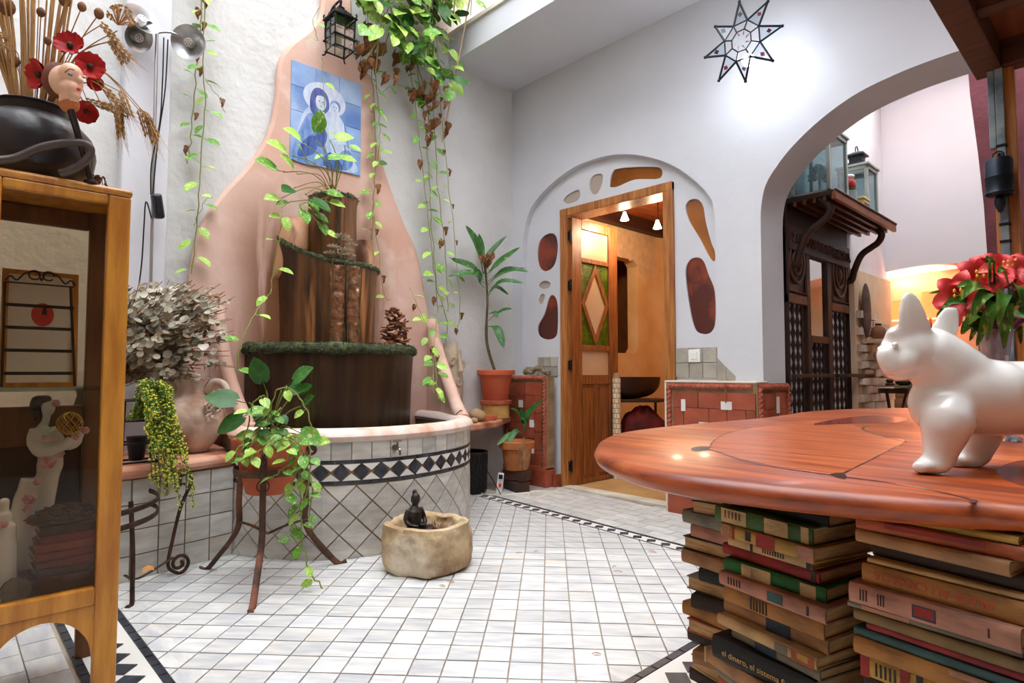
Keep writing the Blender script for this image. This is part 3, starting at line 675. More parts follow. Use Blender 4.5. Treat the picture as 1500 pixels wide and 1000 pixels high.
n = int((sB - sA) / .094); dw = (sB - sA) / n; zc = .418; hh = .039
for k in range(n):
    c = sA + (k + .5) * dw
    piece('black_lozenge', [(c - .037, zc), (c, zc - hh), (c + .037, zc), (c, zc + hh)], BLACKT, pool)
    for sg in (1, -1): piece('white_triangle', [(c + .005, zc + sg * (hh + .0005)), (c + dw - .005, zc + sg * (hh + .0005)), (c + dw / 2, zc + sg * .006)], WHITET, pool)
d = .155; cells = []
i = 0
s_ = sA
while s_ < sB + d:
    for j in range(6):
        c = (s_ + (d / 2 if j % 2 else 0), .352 - j * d / 2)
        poly = [V((c[0] - d / 2 + .004, c[1], 0)), V((c[0], c[1] - d / 2 + .004, 0)), V((c[0] + d / 2 - .004, c[1], 0)), V((c[0], c[1] + d / 2 - .004, 0))]
        for o_, n_ in ((V((0, .355, 0)), V((0, 1, 0))), (V((0, .006, 0)), V((0, -1, 0))), (V((sA, 0, 0)), V((-1, 0, 0))), (V((sB, 0, 0)), V((1, 0, 0)))):
            poly = clip(poly, o_, n_)
            if len(poly) < 3: break
        if len(poly) >= 3: piece('diamond_tile', [(q.x, q.y) for q in poly], MARBLEG, pool)
    s_ += d
# side cheeks that sweep from the plaster back down to the rim
def cheek(path, zb, th):
    P = smooth_path(path, 6); mb = MB(); mb.tube(P, th, 10)
    for a_, b_ in zip(P[:-1], P[1:]):
        t = (b_ - a_); nn = V((-t.y, t.x, 0)); nn = nn.normalized() * th * .8 if nn.length > 1e-6 else V((0, th, 0))
        mb.add([a_ + nn, b_ + nn, V((b_.x, b_.y, zb)) + nn, V((a_.x, a_.y, zb)) + nn, a_ - nn, b_ - nn, V((b_.x, b_.y, zb)) - nn, V((a_.x, a_.y, zb)) - nn], [(0, 1, 2, 3), (7, 6, 5, 4)])
    mb.move(lambda q: V((max(.004, q.x), q.y, q.z)))
    return obj('side_cheek', mb, PINK, fnt)
cheek([wl(632, 471, .06), wl(641, 514, .2), wl(655, 556, .4), wl(668, 593, .58), V((.70, -1.10, .60))], .4, .045)
cheek([V((.07, -2.42, 1.3)), V((.14, -2.40, 1.0)), V((.24, -2.37, .78)), V((.42, -2.37, .64)), V((.58, -2.40, .6))], .56, .04)
# basins
def half(a, b, yc, zb, zt, flare=1.0, mat=WET, tail=None, nn=40, lipz=.02, thick=.035, tilt=0.):
    mb = MB(); tz = lambda u: tilt * max(0, .5 - u) ** 2 * 4
    def fn(u, v_):
        t = (u - .5) * PI; zz = zb + (zt + tz(u) - zb) * v_
        f = 1 - .05 * (1 - v_) * flare; n_ = mathutils.noise.noise(V((t * 2.2, v_ * 2, zb * 7))) * .012
        return V((BT - .02 + (a - BT + n_) * f * math.cos(t), yc + (b + n_) * f * math.sin(t), zz))
    mb.grid(fn, nn, 12)
    mb.grid(lambda u, v_: V((BT - .02 + (a - BT) * (1 - v_ * thick / a) * math.cos((u - .5) * PI), yc + b * (1 - v_ * thick / a) * math.sin((u - .5) * PI), zt + tz(u))), nn, 1)
    mb.grid(lambda u, v_: V((BT - .02 + (a - BT - thick) * math.cos((u - .5) * PI), yc + (b - thick) * math.sin((u - .5) * PI), zt + tz(u) - v_ * (.12 + tz(u)))), nn, 1)
    o = obj('basin', mb, mat, fnt)
    s = MB().add([V((BT - .02, yc, zt - .05))] + [V((BT - .02 + (a - BT - thick) * math.cos((k / nn - .5) * PI), yc + (b - thick) * math.sin((k / nn - .5) * PI), zt - .05)) for k in range(nn + 1)], [(0, k + 1, k + 2) for k in range(nn)])
    obj('basin_water', s, M('dark_basin_water', (30, 30, 22), .05) if 'dark_basin_water' not in bpy.data.materials else bpy.data.materials['dark_basin_water'], o)
    return o
def mossrim(a, b, yc, zt, r, par, u0=0., u1=1., hang=.5, n=900, seed=1, tilt=0.):
    R = random.Random(seed); mb = MB()
    P = [V((BT - .02 + (a - BT - .012) * math.cos((u0 + (u1 - u0) * k / 40 - .5) * PI), yc + (b - .012) * math.sin((u0 + (u1 - u0) * k / 40 - .5) * PI), zt + tilt * max(0, .5 - (u0 + (u1 - u0) * k / 40)) ** 2 * 4)) for k in range(41)]
    mb.tube(P, [r * R.uniform(.75, 1.15) for _ in P], 9)
    for _ in range(n):
        k = R.random() * 39.99; q = P[int(k)].lerp(P[int(k) + 1], k % 1); aa = R.uniform(-.6, PI * .75)
        out = (q - V((BT, yc, zt))).normalized(); dd = out * math.cos(aa) + V((0, 0, 1)) * math.sin(aa); q = q + dd * r
        t = V((R.uniform(-1, 1), R.uniform(-1, 1), R.uniform(-1, .4))).normalized() * R.uniform(.006, .013); s2 = dd.cross(t).normalized() * .0035
        mb.add([q - s2, q + s2, q + t + dd * .006], [(0, 1, 2)])
    o = obj('moss_rim', mb, MOSS, par); return o
b3 = half(.55, .56, -1.70, .40, 1.045, 1, WETD); mossrim(.55, .56, -1.70, 1.045, .036, b3, .02, .98, n=2600, seed=2)
b2 = half(.42, .33, -1.74, 1.0, 1.575, 1.5, WET, tilt=.17); mossrim(.42, .33, -1.74, 1.575, .020, b2, .02, .98, n=800, seed=3, tilt=.17)
b1 = half(.26, .165, -1.71, 1.55, 2.05, 1.5, WET); mossrim(.26, .165, -1.71, 2.05, .014, b1, .1, .95, n=350, seed=4)
# stained, hollowed plaster swellings either side of the upper basins
STAIN = M('stained_plaster', (190, 142, 106), .6, c2=(112, 70, 42), ns=3, st=(4, 4, .5), ramp=(.42, .62), bump=.4, bs=12)
for yc, zz, ry, rz, rx in ((-1.97, 1.74, .12, .26, .16), (-1.46, 1.68, .09, .24, .12)):
    mb = MB().grid(lambda u, v_: V((BT - .01 + rx * math.sin(u * PI) * math.sin(min(1, v_ * 1.25) * PI) ** .6 * (.6 + .4 * (1 - v_)), yc + ry * (u - .5) * 2 * (1 - .25 * v_) + .05 * (v_ - .5) * (-1 if yc > -1.7 else 1), zz - rz + v_ * 2 * rz)), 14, 16)
    obj('plaster_swelling', mb, STAIN, fnt)
# twin stone chutes wetted by falling water
for k, t in enumerate((-.34, -.05)):
    p_ = V((BT - .02 + .375 * math.cos(t), -1.74 + .335 * math.sin(t), 0)); p2 = p_ + V((.03, .0, 0))
    def ch(u, v_, p_=p2, t=t):
        a = (u - .5) * .075; w_ = mathutils.noise.noise(V((u * 4, v_ * 18, k * 5))) * .012
        return V((p_.x + .03 * math.cos((u - .5) * PI) + w_ - a * math.sin(t), p_.y + a * math.cos(t) * (1 + .25 * v_), 1.02 + .53 * v_))
    obj('water_chute', MB().grid(ch, 8, 40), M('wet_rope_stone', (140, 92, 56), .2, c2=(84, 50, 28), ns=26, bump=.9, bs=50, coat=.5) if 'wet_rope_stone' not in bpy.data.materials else bpy.data.materials['wet_rope_stone'], fnt)
    for sg in (-1, 1):
        q = p2 + V((.012, sg * .042, 0)); obj('water_stream', MB().tube([V((q.x + .01 * math.sin(j * .9), q.y, 1.57 - j * .053)) for j in range(11)], .004, 6), WATER, fnt)
q = V((BT + .20, -1.77, 0)); obj('water_stream', MB().tube([V((q.x + .008 * math.sin(j), q.y + .004 * math.sin(j * 2.1), 2.06 - j * .05)) for j in range(11)], [.006 + .002 * (j % 3) for j in range(11)], 6), WATER, fnt)
pw_ = [(lambda pn: pn[0] - pn[1] * .085)(pcv(PTOT * k / 40)) for k in range(2, 39)]
obj('pool_water', MB().prism([V((max(.062, q.x), q.y, .45)) for q in pw_], (0, 0, .01)), bpy.data.materials['dark_basin_water'], fnt, False)
# tap
tp, tn = pcv(min((abs(proj(pcv(PTOT * k / 200)[0] + V((0, 0, .5)))[0] - 578), PTOT * k / 200) for k in range(60, 200))[1])
TAPM = M('dull_chrome', (150, 140, 126), .3, .9)
tb = tp + tn * .008 + V((0, 0, .525))
tap = thing('water_tap', 'small dull metal tap on the tiled pool wall', 'tap', tb)
obj('body', MB().tube([tb, tb + tn * .05], .008, 10).tube(smooth_path([tb + tn * .04, tb + tn * .06 + V((0, 0, -.004)), tb + tn * .066 + V((0, 0, -.03))], 5), .0065, 8), TAPM, tap)
sd = V((-tn.y, tn.x, 0))
obj('handle', MB().tube([tb + tn * .035, tb + tn * .035 + V((0, 0, .035))], .005, 8).tube([tb + tn * .035 + V((0, 0, .036)) - sd * .022, tb + tn * .035 + V((0, 0, .036)) + sd * .022], .0045, 8), TAPM, tap)
obj('wall_flange', MB().tube([tb - tn * .004, tb + tn * .005], .016, 14), TAPM, tap)
# ------------------------------------------------------------------ painted tile panel
TLp, TRp, BLp, BRp = wl(428.2, 89.2, BT + .012), wl(530.8, 122.2, BT + .012), wl(424, 233.6, BT + .012), wl(527.2, 256.2, BT + .012)
py0, py1 = (TLp.y + BLp.y) / 2, (TRp.y + BRp.y) / 2; pz1, pz0 = (TLp.z + TRp.z) / 2, (BLp.z + BRp.z) / 2
PWd, PHt = py1 - py0, pz1 - pz0
pan = thing('painted_tile_panel', 'blue and white painted tile panel of a woman holding a child', 'tile panel', (BT, (py0 + py1) / 2, pz0))
SKYB = M('blue_glaze', (112, 150, 206), .2, c2=(168, 196, 230), ns=3, rnd=.05, c3=(84, 124, 190), ns3=2.3, ramp3=(.52, .7), coat=.4)
for r_ in range(4):
    for c in range(3):
        ya, yb, za, zb = py0 + PWd * c / 3 + .001, py0 + PWd * (c + 1) / 3 - .001, pz0 + PHt * r_ / 4 + .001, pz0 + PHt * (r_ + 1) / 4 - .001
        obj('glazed_tile', MB().bx((BT - .002, ya, za), (BT + .011, yb, zb)), SKYB, pan, False, bev=.0015)
LAY = [0]
def paint(pts, mat, nm='painted_figure', sm=True):
    LAY[0] += 1; xx = BT + .0112 + LAY[0] * .00012
    P = [V((xx, py0 + PWd * u, pz0 + PHt * v_)) for u, v_ in pts]
    if sm: P = smooth_path(P, 6, True)
    c = sum(P, V((0, 0, 0))) / len(P)
    obj(nm, MB().add([c] + P, [(0, i + 1, (i + 1) % len(P) + 1) for i in range(len(P))]), mat, pan, False)
def ell(cx, cy, rx, ry, n=16, ph=0): return [(cx + rx * math.cos(2 * PI * k / n) * math.cos(ph) - ry * math.sin(2 * PI * k / n) * math.sin(ph), cy + rx * math.cos(2 * PI * k / n) * math.sin(ph) * .8 + ry * math.sin(2 * PI * k / n) * math.cos(ph)) for k in range(n)]
gz = lambda nm, c, c2: M(nm, c, .22, c2=c2, ns=16, st=(1, 2, .7), coat=.4)
PALE, MIDB, DEEP, LITE = gz('pale_glaze', (214, 222, 236), (182, 200, 226)), gz('mid_blue_glaze', (88, 126, 190), (130, 164, 212)), gz('deep_blue_glaze', (42, 70, 142), (78, 110, 178)), gz('light_blue_glaze', (158, 186, 222), (196, 212, 234))
paint(ell(.46, .70, .30, .17), PALE); paint([(.18, .02), (.08, .2), (.14, .45), (.26, .6), (.4, .64), (.62, .55), (.78, .45), (.86, .2), (.92, .02)], LITE)
paint([(.05, .0), (.06, .18), (.16, .40), (.26, .52), (.40, .44), (.46, .26), (.5, .02)], MIDB); paint([(.10, .05), (.16, .2), (.3, .3), (.36, .2), (.3, .1)], DEEP); paint([(.3, .24), (.42, .4), (.5, .34), (.44, .2)], DEEP)
paint([(.26, .56), (.26, .70), (.32, .79), (.42, .80), (.5, .74), (.52, .62), (.44, .54), (.34, .5)], DEEP); paint(ell(.405, .66, .075, .085), PALE); paint([(.33, .72), (.40, .765), (.48, .72), (.44, .735), (.37, .725)], DEEP)
for u in (.38, .435): paint(ell(u, .668, .014, .006, 8), DEEP)
paint(ell(.408, .618, .018, .006, 8), MIDB); paint([(.405, .665), (.415, .637), (.4, .637)], LITE, sm=False)
paint([(.34, .5), (.4, .57), (.48, .55), (.56, .47), (.5, .42), (.4, .42)], PALE)
paint([(.52, .52), (.6, .58), (.70, .55), (.78, .42), (.80, .28), (.74, .14), (.64, .10), (.56, .2), (.52, .36)], PALE)
paint(ell(.61, .665, .075, .062), MIDB); paint(ell(.60, .645, .058, .056), PALE)
for u in (.58, .625): paint(ell(u, .652, .011, .005, 8), DEEP)
paint(ell(.6, .617, .014, .005, 8), MIDB)
paint([(.62, .1), (.70, .2), (.82, .24), (.88, .12), (.8, .03), (.66, .02)], MIDB); paint([(.45, .02), (.52, .16), (.62, .14), (.72, .06), (.7, .01)], DEEP); paint([(.74, .5), (.80, .4), (.82, .26), (.78, .3)], MIDB); paint([(.54, .30), (.64, .27), (.76, .30), (.72, .25), (.6, .23)], LITE)
# ------------------------------------------------------------------ wall lantern at the neck of the fountain
lc = wl(498, 50, .24); LW = .085; LHt = .15
lan = thing('iron_lantern', 'black iron wall lantern with small glass panes above the painted tiles', 'lantern', (lc.x, lc.y, lc.z - .13))
zz0, zz1 = lc.z - .115, lc.z + .095
GLZ = GLASS('lantern_glass', (225, 228, 224), .1, .1)
for sx in (-1, 1):
    for sy in (-1, 1):
        p_ = lambda z_, k=1.: V((lc.x + sx * .07 * k, lc.y + sy * .07 * k, z_))
        obj('corner_post', MB().tube([p_(zz0, .86), p_(zz0 + .07, .95), p_(zz1)], .006, 6).tube(smooth_path([p_(zz0, .86), p_(zz0 - .02, 1.0), p_(zz0 - .022, 1.15)], 4), .005, 6).tube(smooth_path([p_(zz1), p_(zz1 + .02, 1.1), p_(zz1 + .035, 1.05)], 4), .005, 6), BLACKM, lan)
for z_, k in ((zz1, 1.05), (zz0 + .07, 1.02), (zz0, .9)):
    r_ = .074 * k; obj('band', MB().tube([(lc.x + a_ * r_, lc.y + b_ * r_, z_) for a_, b_ in ((-1, -1), (1, -1), (1, 1), (-1, 1))], .007, 6, closed=True), BLACKM, lan)
for s2, ax in ((1, 'x'), (-1, 'x'), (1, 'y'), (-1, 'y')):
    if ax == 'x': q = MB().box((lc.x + s2 * .066, lc.y, (zz0 + zz1) / 2), (.002, .125, zz1 - zz0 - .01))
    else: q = MB().box((lc.x, lc.y + s2 * .066, (zz0 + zz1) / 2), (.125, .002, zz1 - zz0 - .01))
    g_ = obj('glass_pane', q, GLZ, lan, False)
    c = V((lc.x, lc.y, 0)) + (V((s2 * .068, 0, 0)) if ax == 'x' else V((0, s2 * .068, 0))); t = V((0, .065, 0)) if ax == 'x' else V((.065, 0, 0))
    obj('glazing_bar', MB().tube([c + V((0, 0, zz0)), c + V((0, 0, zz1))], .003, 6).tube([c - t + V((0, 0, zz0 + .14)), c + t + V((0, 0, zz0 + .14))], .003, 6), BLACKM, g_)
rf = MB().lathe([(.098, 0), (.09, .012), (.055, .045), (.03, .06), (.028, .075), (.012, .085), (.006, .1)], (lc.x, lc.y, zz1 + .006), 4, Matrix.Rotation(PI / 4, 3, 'Z')); obj('roof', rf, BLACKM, lan, False)
for k in range(10):
    a = 2 * PI * k / 10; c = V((lc.x + .07 * math.cos(a), lc.y + .07 * math.sin(a), zz1 + .022)); obj('scroll', MB().tube([c + V((.012 * math.cos(t), 0, .012 * math.sin(t))) * (1 - t / 9) for t in [j * .6 for j in range(9)]], .0025, 5), BLACKM, lan)
obj('bracket', MB().tube(smooth_path([(BT, lc.y, zz1 + .02), (BT + .06, lc.y, zz1 + .12), (lc.x, lc.y, zz1 + .13), (lc.x, lc.y, zz1 + .09)], 6), .008, 8).bx((BT - .002, lc.y - .02, zz1 - .05), (BT + .008, lc.y + .02, zz1 + .09)), BLACKM, lan)
# ================================================================== LEAVES AND VINES
def leafmat(nm, c, c2, c3=None, rough=.4, rp3=(.56, .66)):
    return M(nm, c, rough, c2=c2, ns=4, rnd=.22, c3=c3, ns3=5, ramp3=rp3, gen=True, spec=.4)
LG = leafmat('pothos_green', (112, 168, 58), (84, 140, 42), (196, 214, 140))
LL = leafmat('pothos_lime', (172, 208, 92), (140, 186, 66), (214, 226, 160))
LD = leafmat('pothos_deep_green', (56, 112, 36), (40, 86, 28), (120, 160, 70), rp3=(.64, .72))
LB = leafmat('withered_leaf', (156, 108, 68), (118, 76, 44), None, .8)
STEM = M('vine_stem', (122, 150, 66), .6, c2=(146, 128, 70), ns=8)
DSTEM = M('dry_stem', (132, 96, 58), .8)
def heart(mat, fold=.22, curl=.25, droop=.18, crumple=0):
    n = 8; mb = MB(); rows = []
    for i in range(n + 1):
        t = i / n; w_ = .40 * (math.sin(PI * min(1, t * .93 + .07)) ** .75) * (1.15 - .45 * t) if 0 < t < 1 else (0.10 if t == 0 else 0.0)
        rows.append((t, w_))
    def pt(t, s, w_):
        x = s * w_; y = t - (.10 if t < .15 and abs(s) > .5 else 0); z = fold * abs(x) - curl * t * t * .5 - droop * x * x + (crumple * math.sin(9 * t + 7 * s) * .12)
        return V((x, y, z))
    mb.grid(lambda u, v_: pt(v_, (u - .5) * 2, rows[int(round(v_ * n))][1]), 4, n)
    mb.tube([(0, 0, 0), (0, -.22, -.03), (0, -.42, .06)], [.018, .016, .018], 4)
    return mb.mesh('leaf', mat, True, 80)
HG, HL, HD = heart(LG), heart(LL, .3, .4), heart(LD, .15, .3)
HB = heart(LB, .9, .9, .3, 1.2)
def orient(y, z):
    y = V(y).normalized(); z = V(z); z = z - y * z.dot(y); z = z.normalized() if z.length > 1e-5 else y.orthogonal().normalized(); x = y.cross(z)
    return Matrix((x, y, z)).transposed()
def put_leaf(parent, me, q, d, nrm, size, name='leaf'):
    e_ = q + V(d).normalized() * size * 1.2                      # leaves grow round the lantern, not through it
    if min((V((max(-.1, min(.1, (p_ - lc).x)), max(-.1, min(.1, (p_ - lc).y)), max(-.15, min(.24, (p_ - lc).z)))) - (p_ - lc)).length for p_ in (q, (q + e_) / 2, e_)) < .03 and (q - lc).x < .25: q = q + V((.25, 0, 0))
    return inst(name, me, parent, q + V(d).normalized() * size * .4, orient(d, nrm), size)
def vine(parent, path, R, size=(.05, .08), step=.07, mix=((HG, .5), (HL, .4), (HB, .1)), out=V((1, -.3, 0)), r=.0032, leaf_from=0., stem=STEM, spread=1.0):
    P = smooth_path(path, 6); P = [q + V((R.uniform(-1, 1), R.uniform(-1, 1), R.uniform(-1, 1))) * .006 for q in P]
    obj('stem', MB().tube(P, r, 5), stem, parent)
    acc = 0; side = 1
    for a_, b_ in zip(P[:-1], P[1:]):
        L = (b_ - a_).length; t = 0
        while acc + (L - t) >= step:
            t += step - acc; acc = 0; q = a_.lerp(b_, min(1, t / L)); side = -side
            x = R.random(); me = mix[-1][0]
            for m_, p_ in mix:
                if x < p_: me = m_; break
                x -= p_
            lat = out.cross(V((0, 0, 1))).normalized() * side * R.uniform(.3, 1.1) * spread
            d = lat + out * R.uniform(.15, .7) + V((0, 0, R.uniform(-1.0, .05) if me is not HB else -1.6)); nrm = out * R.uniform(.2, 1) + V((0, 0, R.uniform(.3, 1.2))) + lat * .3
            put_leaf(parent, me, q, d, nrm, R.uniform(*size) * (.8 if me is HB else 1))
            if R.random() < .25: step_j = 0
        acc += L - t
def pw(pts, off): return [wl(x, y, off) for x, y in pts]
R = random.Random(11)
t = thing('hanging_pothos_vine', 'sparse pothos vine trailing down the rough wall beside the pilaster', 'vine', wl(282, 400, .05))
vine(t, pw([(306, -190), (304, -90), (302, -30), (297, 60), (301, 150), (296, 220), (290, 300), (281, 400)], .085), R, (.055, .085), .085, ((HG, .45), (HL, .45), (HB, .1)))
vine(t, pw([(302, -190), (300, -90), (296, -30), (293, 50), (287, 110), (280, 200), (275, 240)], .05), R, (.05, .075), .07, ((HB, .65), (HG, .35)))
vine(t, pw([(300, 115), (318, 140), (330, 165)], .06), R, (.04, .06), .12, ((HB, .6), (HL, .4)), r=.002)
vine(t, pw([(284, 330), (300, 295), (310, 290)], .06), R, (.06, .07), .15, ((HG, 1),), r=.002)
# great cascade from the gallery planter
t = thing('pothos_cascade', 'lush pothos cascade spilling from above the fountain and trailing in long strands', 'vine', wl(600, 60, .12))
for k in range(210):
    x = R.choice([R.uniform(500, 665), R.uniform(575, 665)]); ymax = 35 + max(0, x - 560) * 1.0
    y = R.uniform(-40, ymax if R.random() < .9 else ymax + 30); off = R.uniform(.08, .34)
    me = R.choice([HG, HG, HL, HL, HD, HG]); d = V((R.uniform(.1, .7), R.uniform(-.9, .9), R.uniform(-1, .1)))
    put_leaf(t, me, wl(x, y, off), d, V((1, R.uniform(-.6, .3), R.uniform(.2, 1.1))), R.uniform(.08, .135))
for k in range(34):
    x = R.uniform(520, 655); y = 40 + max(0, x - 545) * .9 + R.uniform(-15, 45); put_leaf(t, HB, wl(x, y, R.uniform(.08, .22)), V((R.uniform(-.2, .4), R.uniform(-.4, .4), -1)), V((1, R.uniform(-.5, .5), .2)), R.uniform(.06, .1), 'withered_leaf')
for k in range(10):
    x = R.uniform(520, 650); y = R.uniform(-20, 30); a_ = wl(x, y, .2); b_ = wl(x + R.uniform(-20, 20), y + R.uniform(50, 110), .22)
    obj('stem', MB().tube(smooth_path([a_, (a_ + b_) / 2 + V((.07, R.uniform(-.04, .04), .03)), b_], 6), .004, 5), STEM, t)
G = ((HG, .5), (HL, .42), (HB, .08))
vine(t, pw([(538, 20), (541, 60), (546, 130), (550, 190), (549, 250), (547, 300), (545, 350)], .1), R, (.055, .09), .07, G)
vine(t, pw([(545, 60), (552, 130), (556, 200), (552, 245)], .13), R, (.05, .08), .07, G)
vine(t, pw([(590, 60), (604, 120), (614, 200), (624, 290), (634, 380), (641, 450)], .13) + [wl(637, 500, .34), wl(638, 545, .5), wl(642, 590, .62)], R, (.05, .085), .085, G)
vine(t, pw([(605, 60), (618, 150), (628, 260), (632, 330), (640, 420), (655, 470), (652, 500)], .1), R, (.045, .08), .1, G)
vine(t, pw([(630, 80), (636, 180), (640, 260), (650, 350), (655, 420), (656, 455)], .09), R, (.045, .08), .1, ((HG, .5), (HL, .3), (HB, .2)))
vine(t, pw([(640, 60), (645, 150), (656, 260), (668, 380), (674, 450), (670, 480)], .08), R, (.04, .065), .14, ((HL, .5), (HB, .3), (HG, .2)), r=.0025)
vine(t, pw([(610, 90), (622, 130), (630, 200)], .15), R, (.05, .09), .045, ((HB, .8), (HG, .2)), stem=DSTEM)
vine(t, pw([(560, 135), (575, 125), (592, 127), (606, 140)], .12), R, (.04, .06), .1, G, r=.002)
vine(t, pw([(472, 84), (474, 120), (476, 180), (476, 225)], .2), R, (.045, .07), .16, ((HL, 1),), r=.002)
vine(t, pw([(470, 10), (458, 30), (466, 60)], .40), R, (.05, .08), .12, ((HL, .6), (HG, .4)), r=.002)
vine(t, [wl(600, 420, .2), wl(612, 450, .3), wl(626, 480, .42), wl(634, 530, .55), wl(634, 575, .62)], R, (.05, .08), .075, G, r=.0025)
vine(t, pw([(545, 300), (556, 380), (562, 430), (570, 440)], .16), R, (.04, .06), .16, ((HL, .7), (HB, .3)), r=.0022)
pl0 = V((.17, -1.12, 3.9)); plt = thing('gallery_planter', 'long terracotta planter on the wall above the fountain', 'planter', pl0)
obj('trough', MB().bx((.02, -1.56, 3.88), (.32, -.72, 3.9)).bx((.02, -1.56, 3.9), (.04, -.72, 4.06)).bx((.30, -1.56, 3.9), (.32, -.72, 4.06)).bx((.02, -1.56, 3.9), (.32, -1.54, 4.06)).bx((.02, -.74, 3.9), (.32, -.72, 4.06)), TERRAP, plt, False)
obj('soil', MB().bx((.04, -1.54, 3.9), (.30, -.74, 4.03)), SOIL, plt, False)
for yy in (-1.45, -.84): obj('bracket', MB().bx((0.002, yy - .015, 3.72), (.02, yy + .015, 3.88)).bx((.002, yy - .015, 3.865), (.30, yy + .015, 3.88)), BLACKM, plt, False)
for k in range(26):
    a_ = V((R.uniform(.22, .29), R.uniform(-1.5, -.78), 4.02)); b_ = V((R.uniform(.32, .4), a_.y + R.uniform(-.05, .05), R.uniform(3.5, 3.8))); P = smooth_path([a_, a_ + V((.09, 0, .07)), V((.37, (a_.y + b_.y) / 2, 3.95)), b_], 5)
    obj('stem', MB().tube(P, .004, 5), STEM, t)
    for j in range(4): put_leaf(t, R.choice([HG, HL, HG, HD]), P[4 + j * 3], V((R.uniform(.3, 1), R.uniform(-.8, .8), R.uniform(-.8, .2))), V((1, 0, R.uniform(.3, 1))), R.uniform(.08, .12))
# pothos growing in the top basin
t = thing('basin_pothos', 'young pothos sprouting from the uppermost fountain basin', 'plant', V((.17, -1.74, 2.0)))
for (x, y, dx, dz, s, me) in [(462, 205, 0, .8, .13, HG), (447, 212, -.8, .3, .12, HL), (483, 205, .8, .3, .11, HL), (428, 228, -.9, .2, .13, HL), (415, 252, -.9, .1, .14, HG), (435, 255, -.5, .3, .12, HL), (450, 240, -.3, .2, .12, HG), (472, 232, .5, .1, .1, HG), (490, 230, .7, .0, .1, HL), (505, 213, .8, -.1, .08, HL), (432, 275, -.4, -.2, .11, HD), (447, 285, .4, -.3, .13, HD), (412, 290, -.8, -.2, .09, HL), (470, 280, .9, -.05, .1, HG), (476, 294, .9, -.1, .09, HL), (440, 300, .1, -.6, .1, HG), (455, 308, .6, -.4, .09, HG), (465, 318, .3, -.8, .09, HG), (415, 318, -.9, -.1, .07, HL), (470, 336, .8, -.3, .08, HL)]:
    q = wl(x, y, .33); put_leaf(t, me, q, V((.35, dx, dz)), V((1, dx * .2, .7)), s)
    if y < 300: obj('petiole', MB().tube(smooth_path([V((.17, -1.74 + R.uniform(-.06, .04), 2.0)), (V((.2, -1.74, 2.05)) + q) / 2 + V((.03, 0, .05)), q], 5), .003, 5), STEM, t)
vine(t, [V((.2, -1.8, 2.02)), wl(440, 300, .34), wl(462, 320, .36), wl(472, 338, .36)], R, (.05, .06), .3, ((HL, 1),), r=.003)
vine(t, [V((.2, -1.85, 2.0)), wl(418, 300, .4), wl(412, 335, .42), wl(402, 385, .42), wl(395, 430, .42), wl(372, 460, .45), wl(352, 510, .5), wl(345, 545, .5)], R, (.06, .085), .16, ((HL, .6), (HG, .3), (HB, .1)), r=.003)
# succulent rosettes on the second basin
SUC = M('grey_pink_succulent', (216, 206, 186), .5, c2=(176, 160, 136), ns=10, rnd=.1)
t = thing('succulent_clump', 'pale rosette succulents on the rim of the second fountain basin', 'plant', wl(500, 385, .33))
for (x, y, s) in [(500, 347, .055), (508, 352, .04), (488, 362, .045), (505, 368, .06), (514, 360, .05), (495, 374, .06), (510, 376, .055), (484, 372, .05), (500, 380, .05)]:
    c = wl(x, y, .36); mb = MB()
    for ring, (nn, rr, up) in enumerate(((9, 1, .1), (7, .7, .5), (5, .4, .9))):
        for k in range(nn):
            a = 2 * PI * k / nn + ring * .4; d = V((math.cos(a), math.sin(a), up)).normalized(); sd = d.cross(V((0, 0, 1))).normalized() * s * .2
            p0 = c; p1 = c + d * s * rr * .6; p2 = c + d * s * rr + V((0, 0, s * .12)); mb.add([p0, p1 - sd, p2, p1 + sd, p1 + V((0, 0, s * .1))], [(0, 1, 4), (1, 2, 4), (2, 3, 4), (3, 0, 4)])
    obj('rosette', mb, SUC, t)
vine(t, [wl(496, 385, .36), wl(498, 372, .36)], R, (.03, .04), .02, ((HD, 1),))
# ------------------------------------------------------------------ heap of brown twigs and bark on the big basin's shoulder
t = thing('bark_heap', 'small heap of broken brown bark and twigs on the mossy basin rim', 'bark', wl(580, 503, .36))
BARK = M('reddish_bark', (150, 98, 66), .85, c2=(104, 62, 42), ns=14, bump=.6, rnd=.2)
for k in range(80):
    u = k / 80; c = wl(578 + R.uniform(-22, 24) * (1 - u * .75), 503 - 52 * u, .34 + R.uniform(-.04, .04)); d = V((R.uniform(-.3, .3), R.uniform(-1, 1), R.uniform(-.25, .35))).normalized() * R.uniform(.02, .06) * (1.1 - u * .6)
    obj('bark_piece', MB().tube([c - d, c + V((0, 0, R.uniform(-.006, .006))), c + d], [R.uniform(.006, .016) for _ in range(3)], 5, flat=(1, .6)), BARK, t)
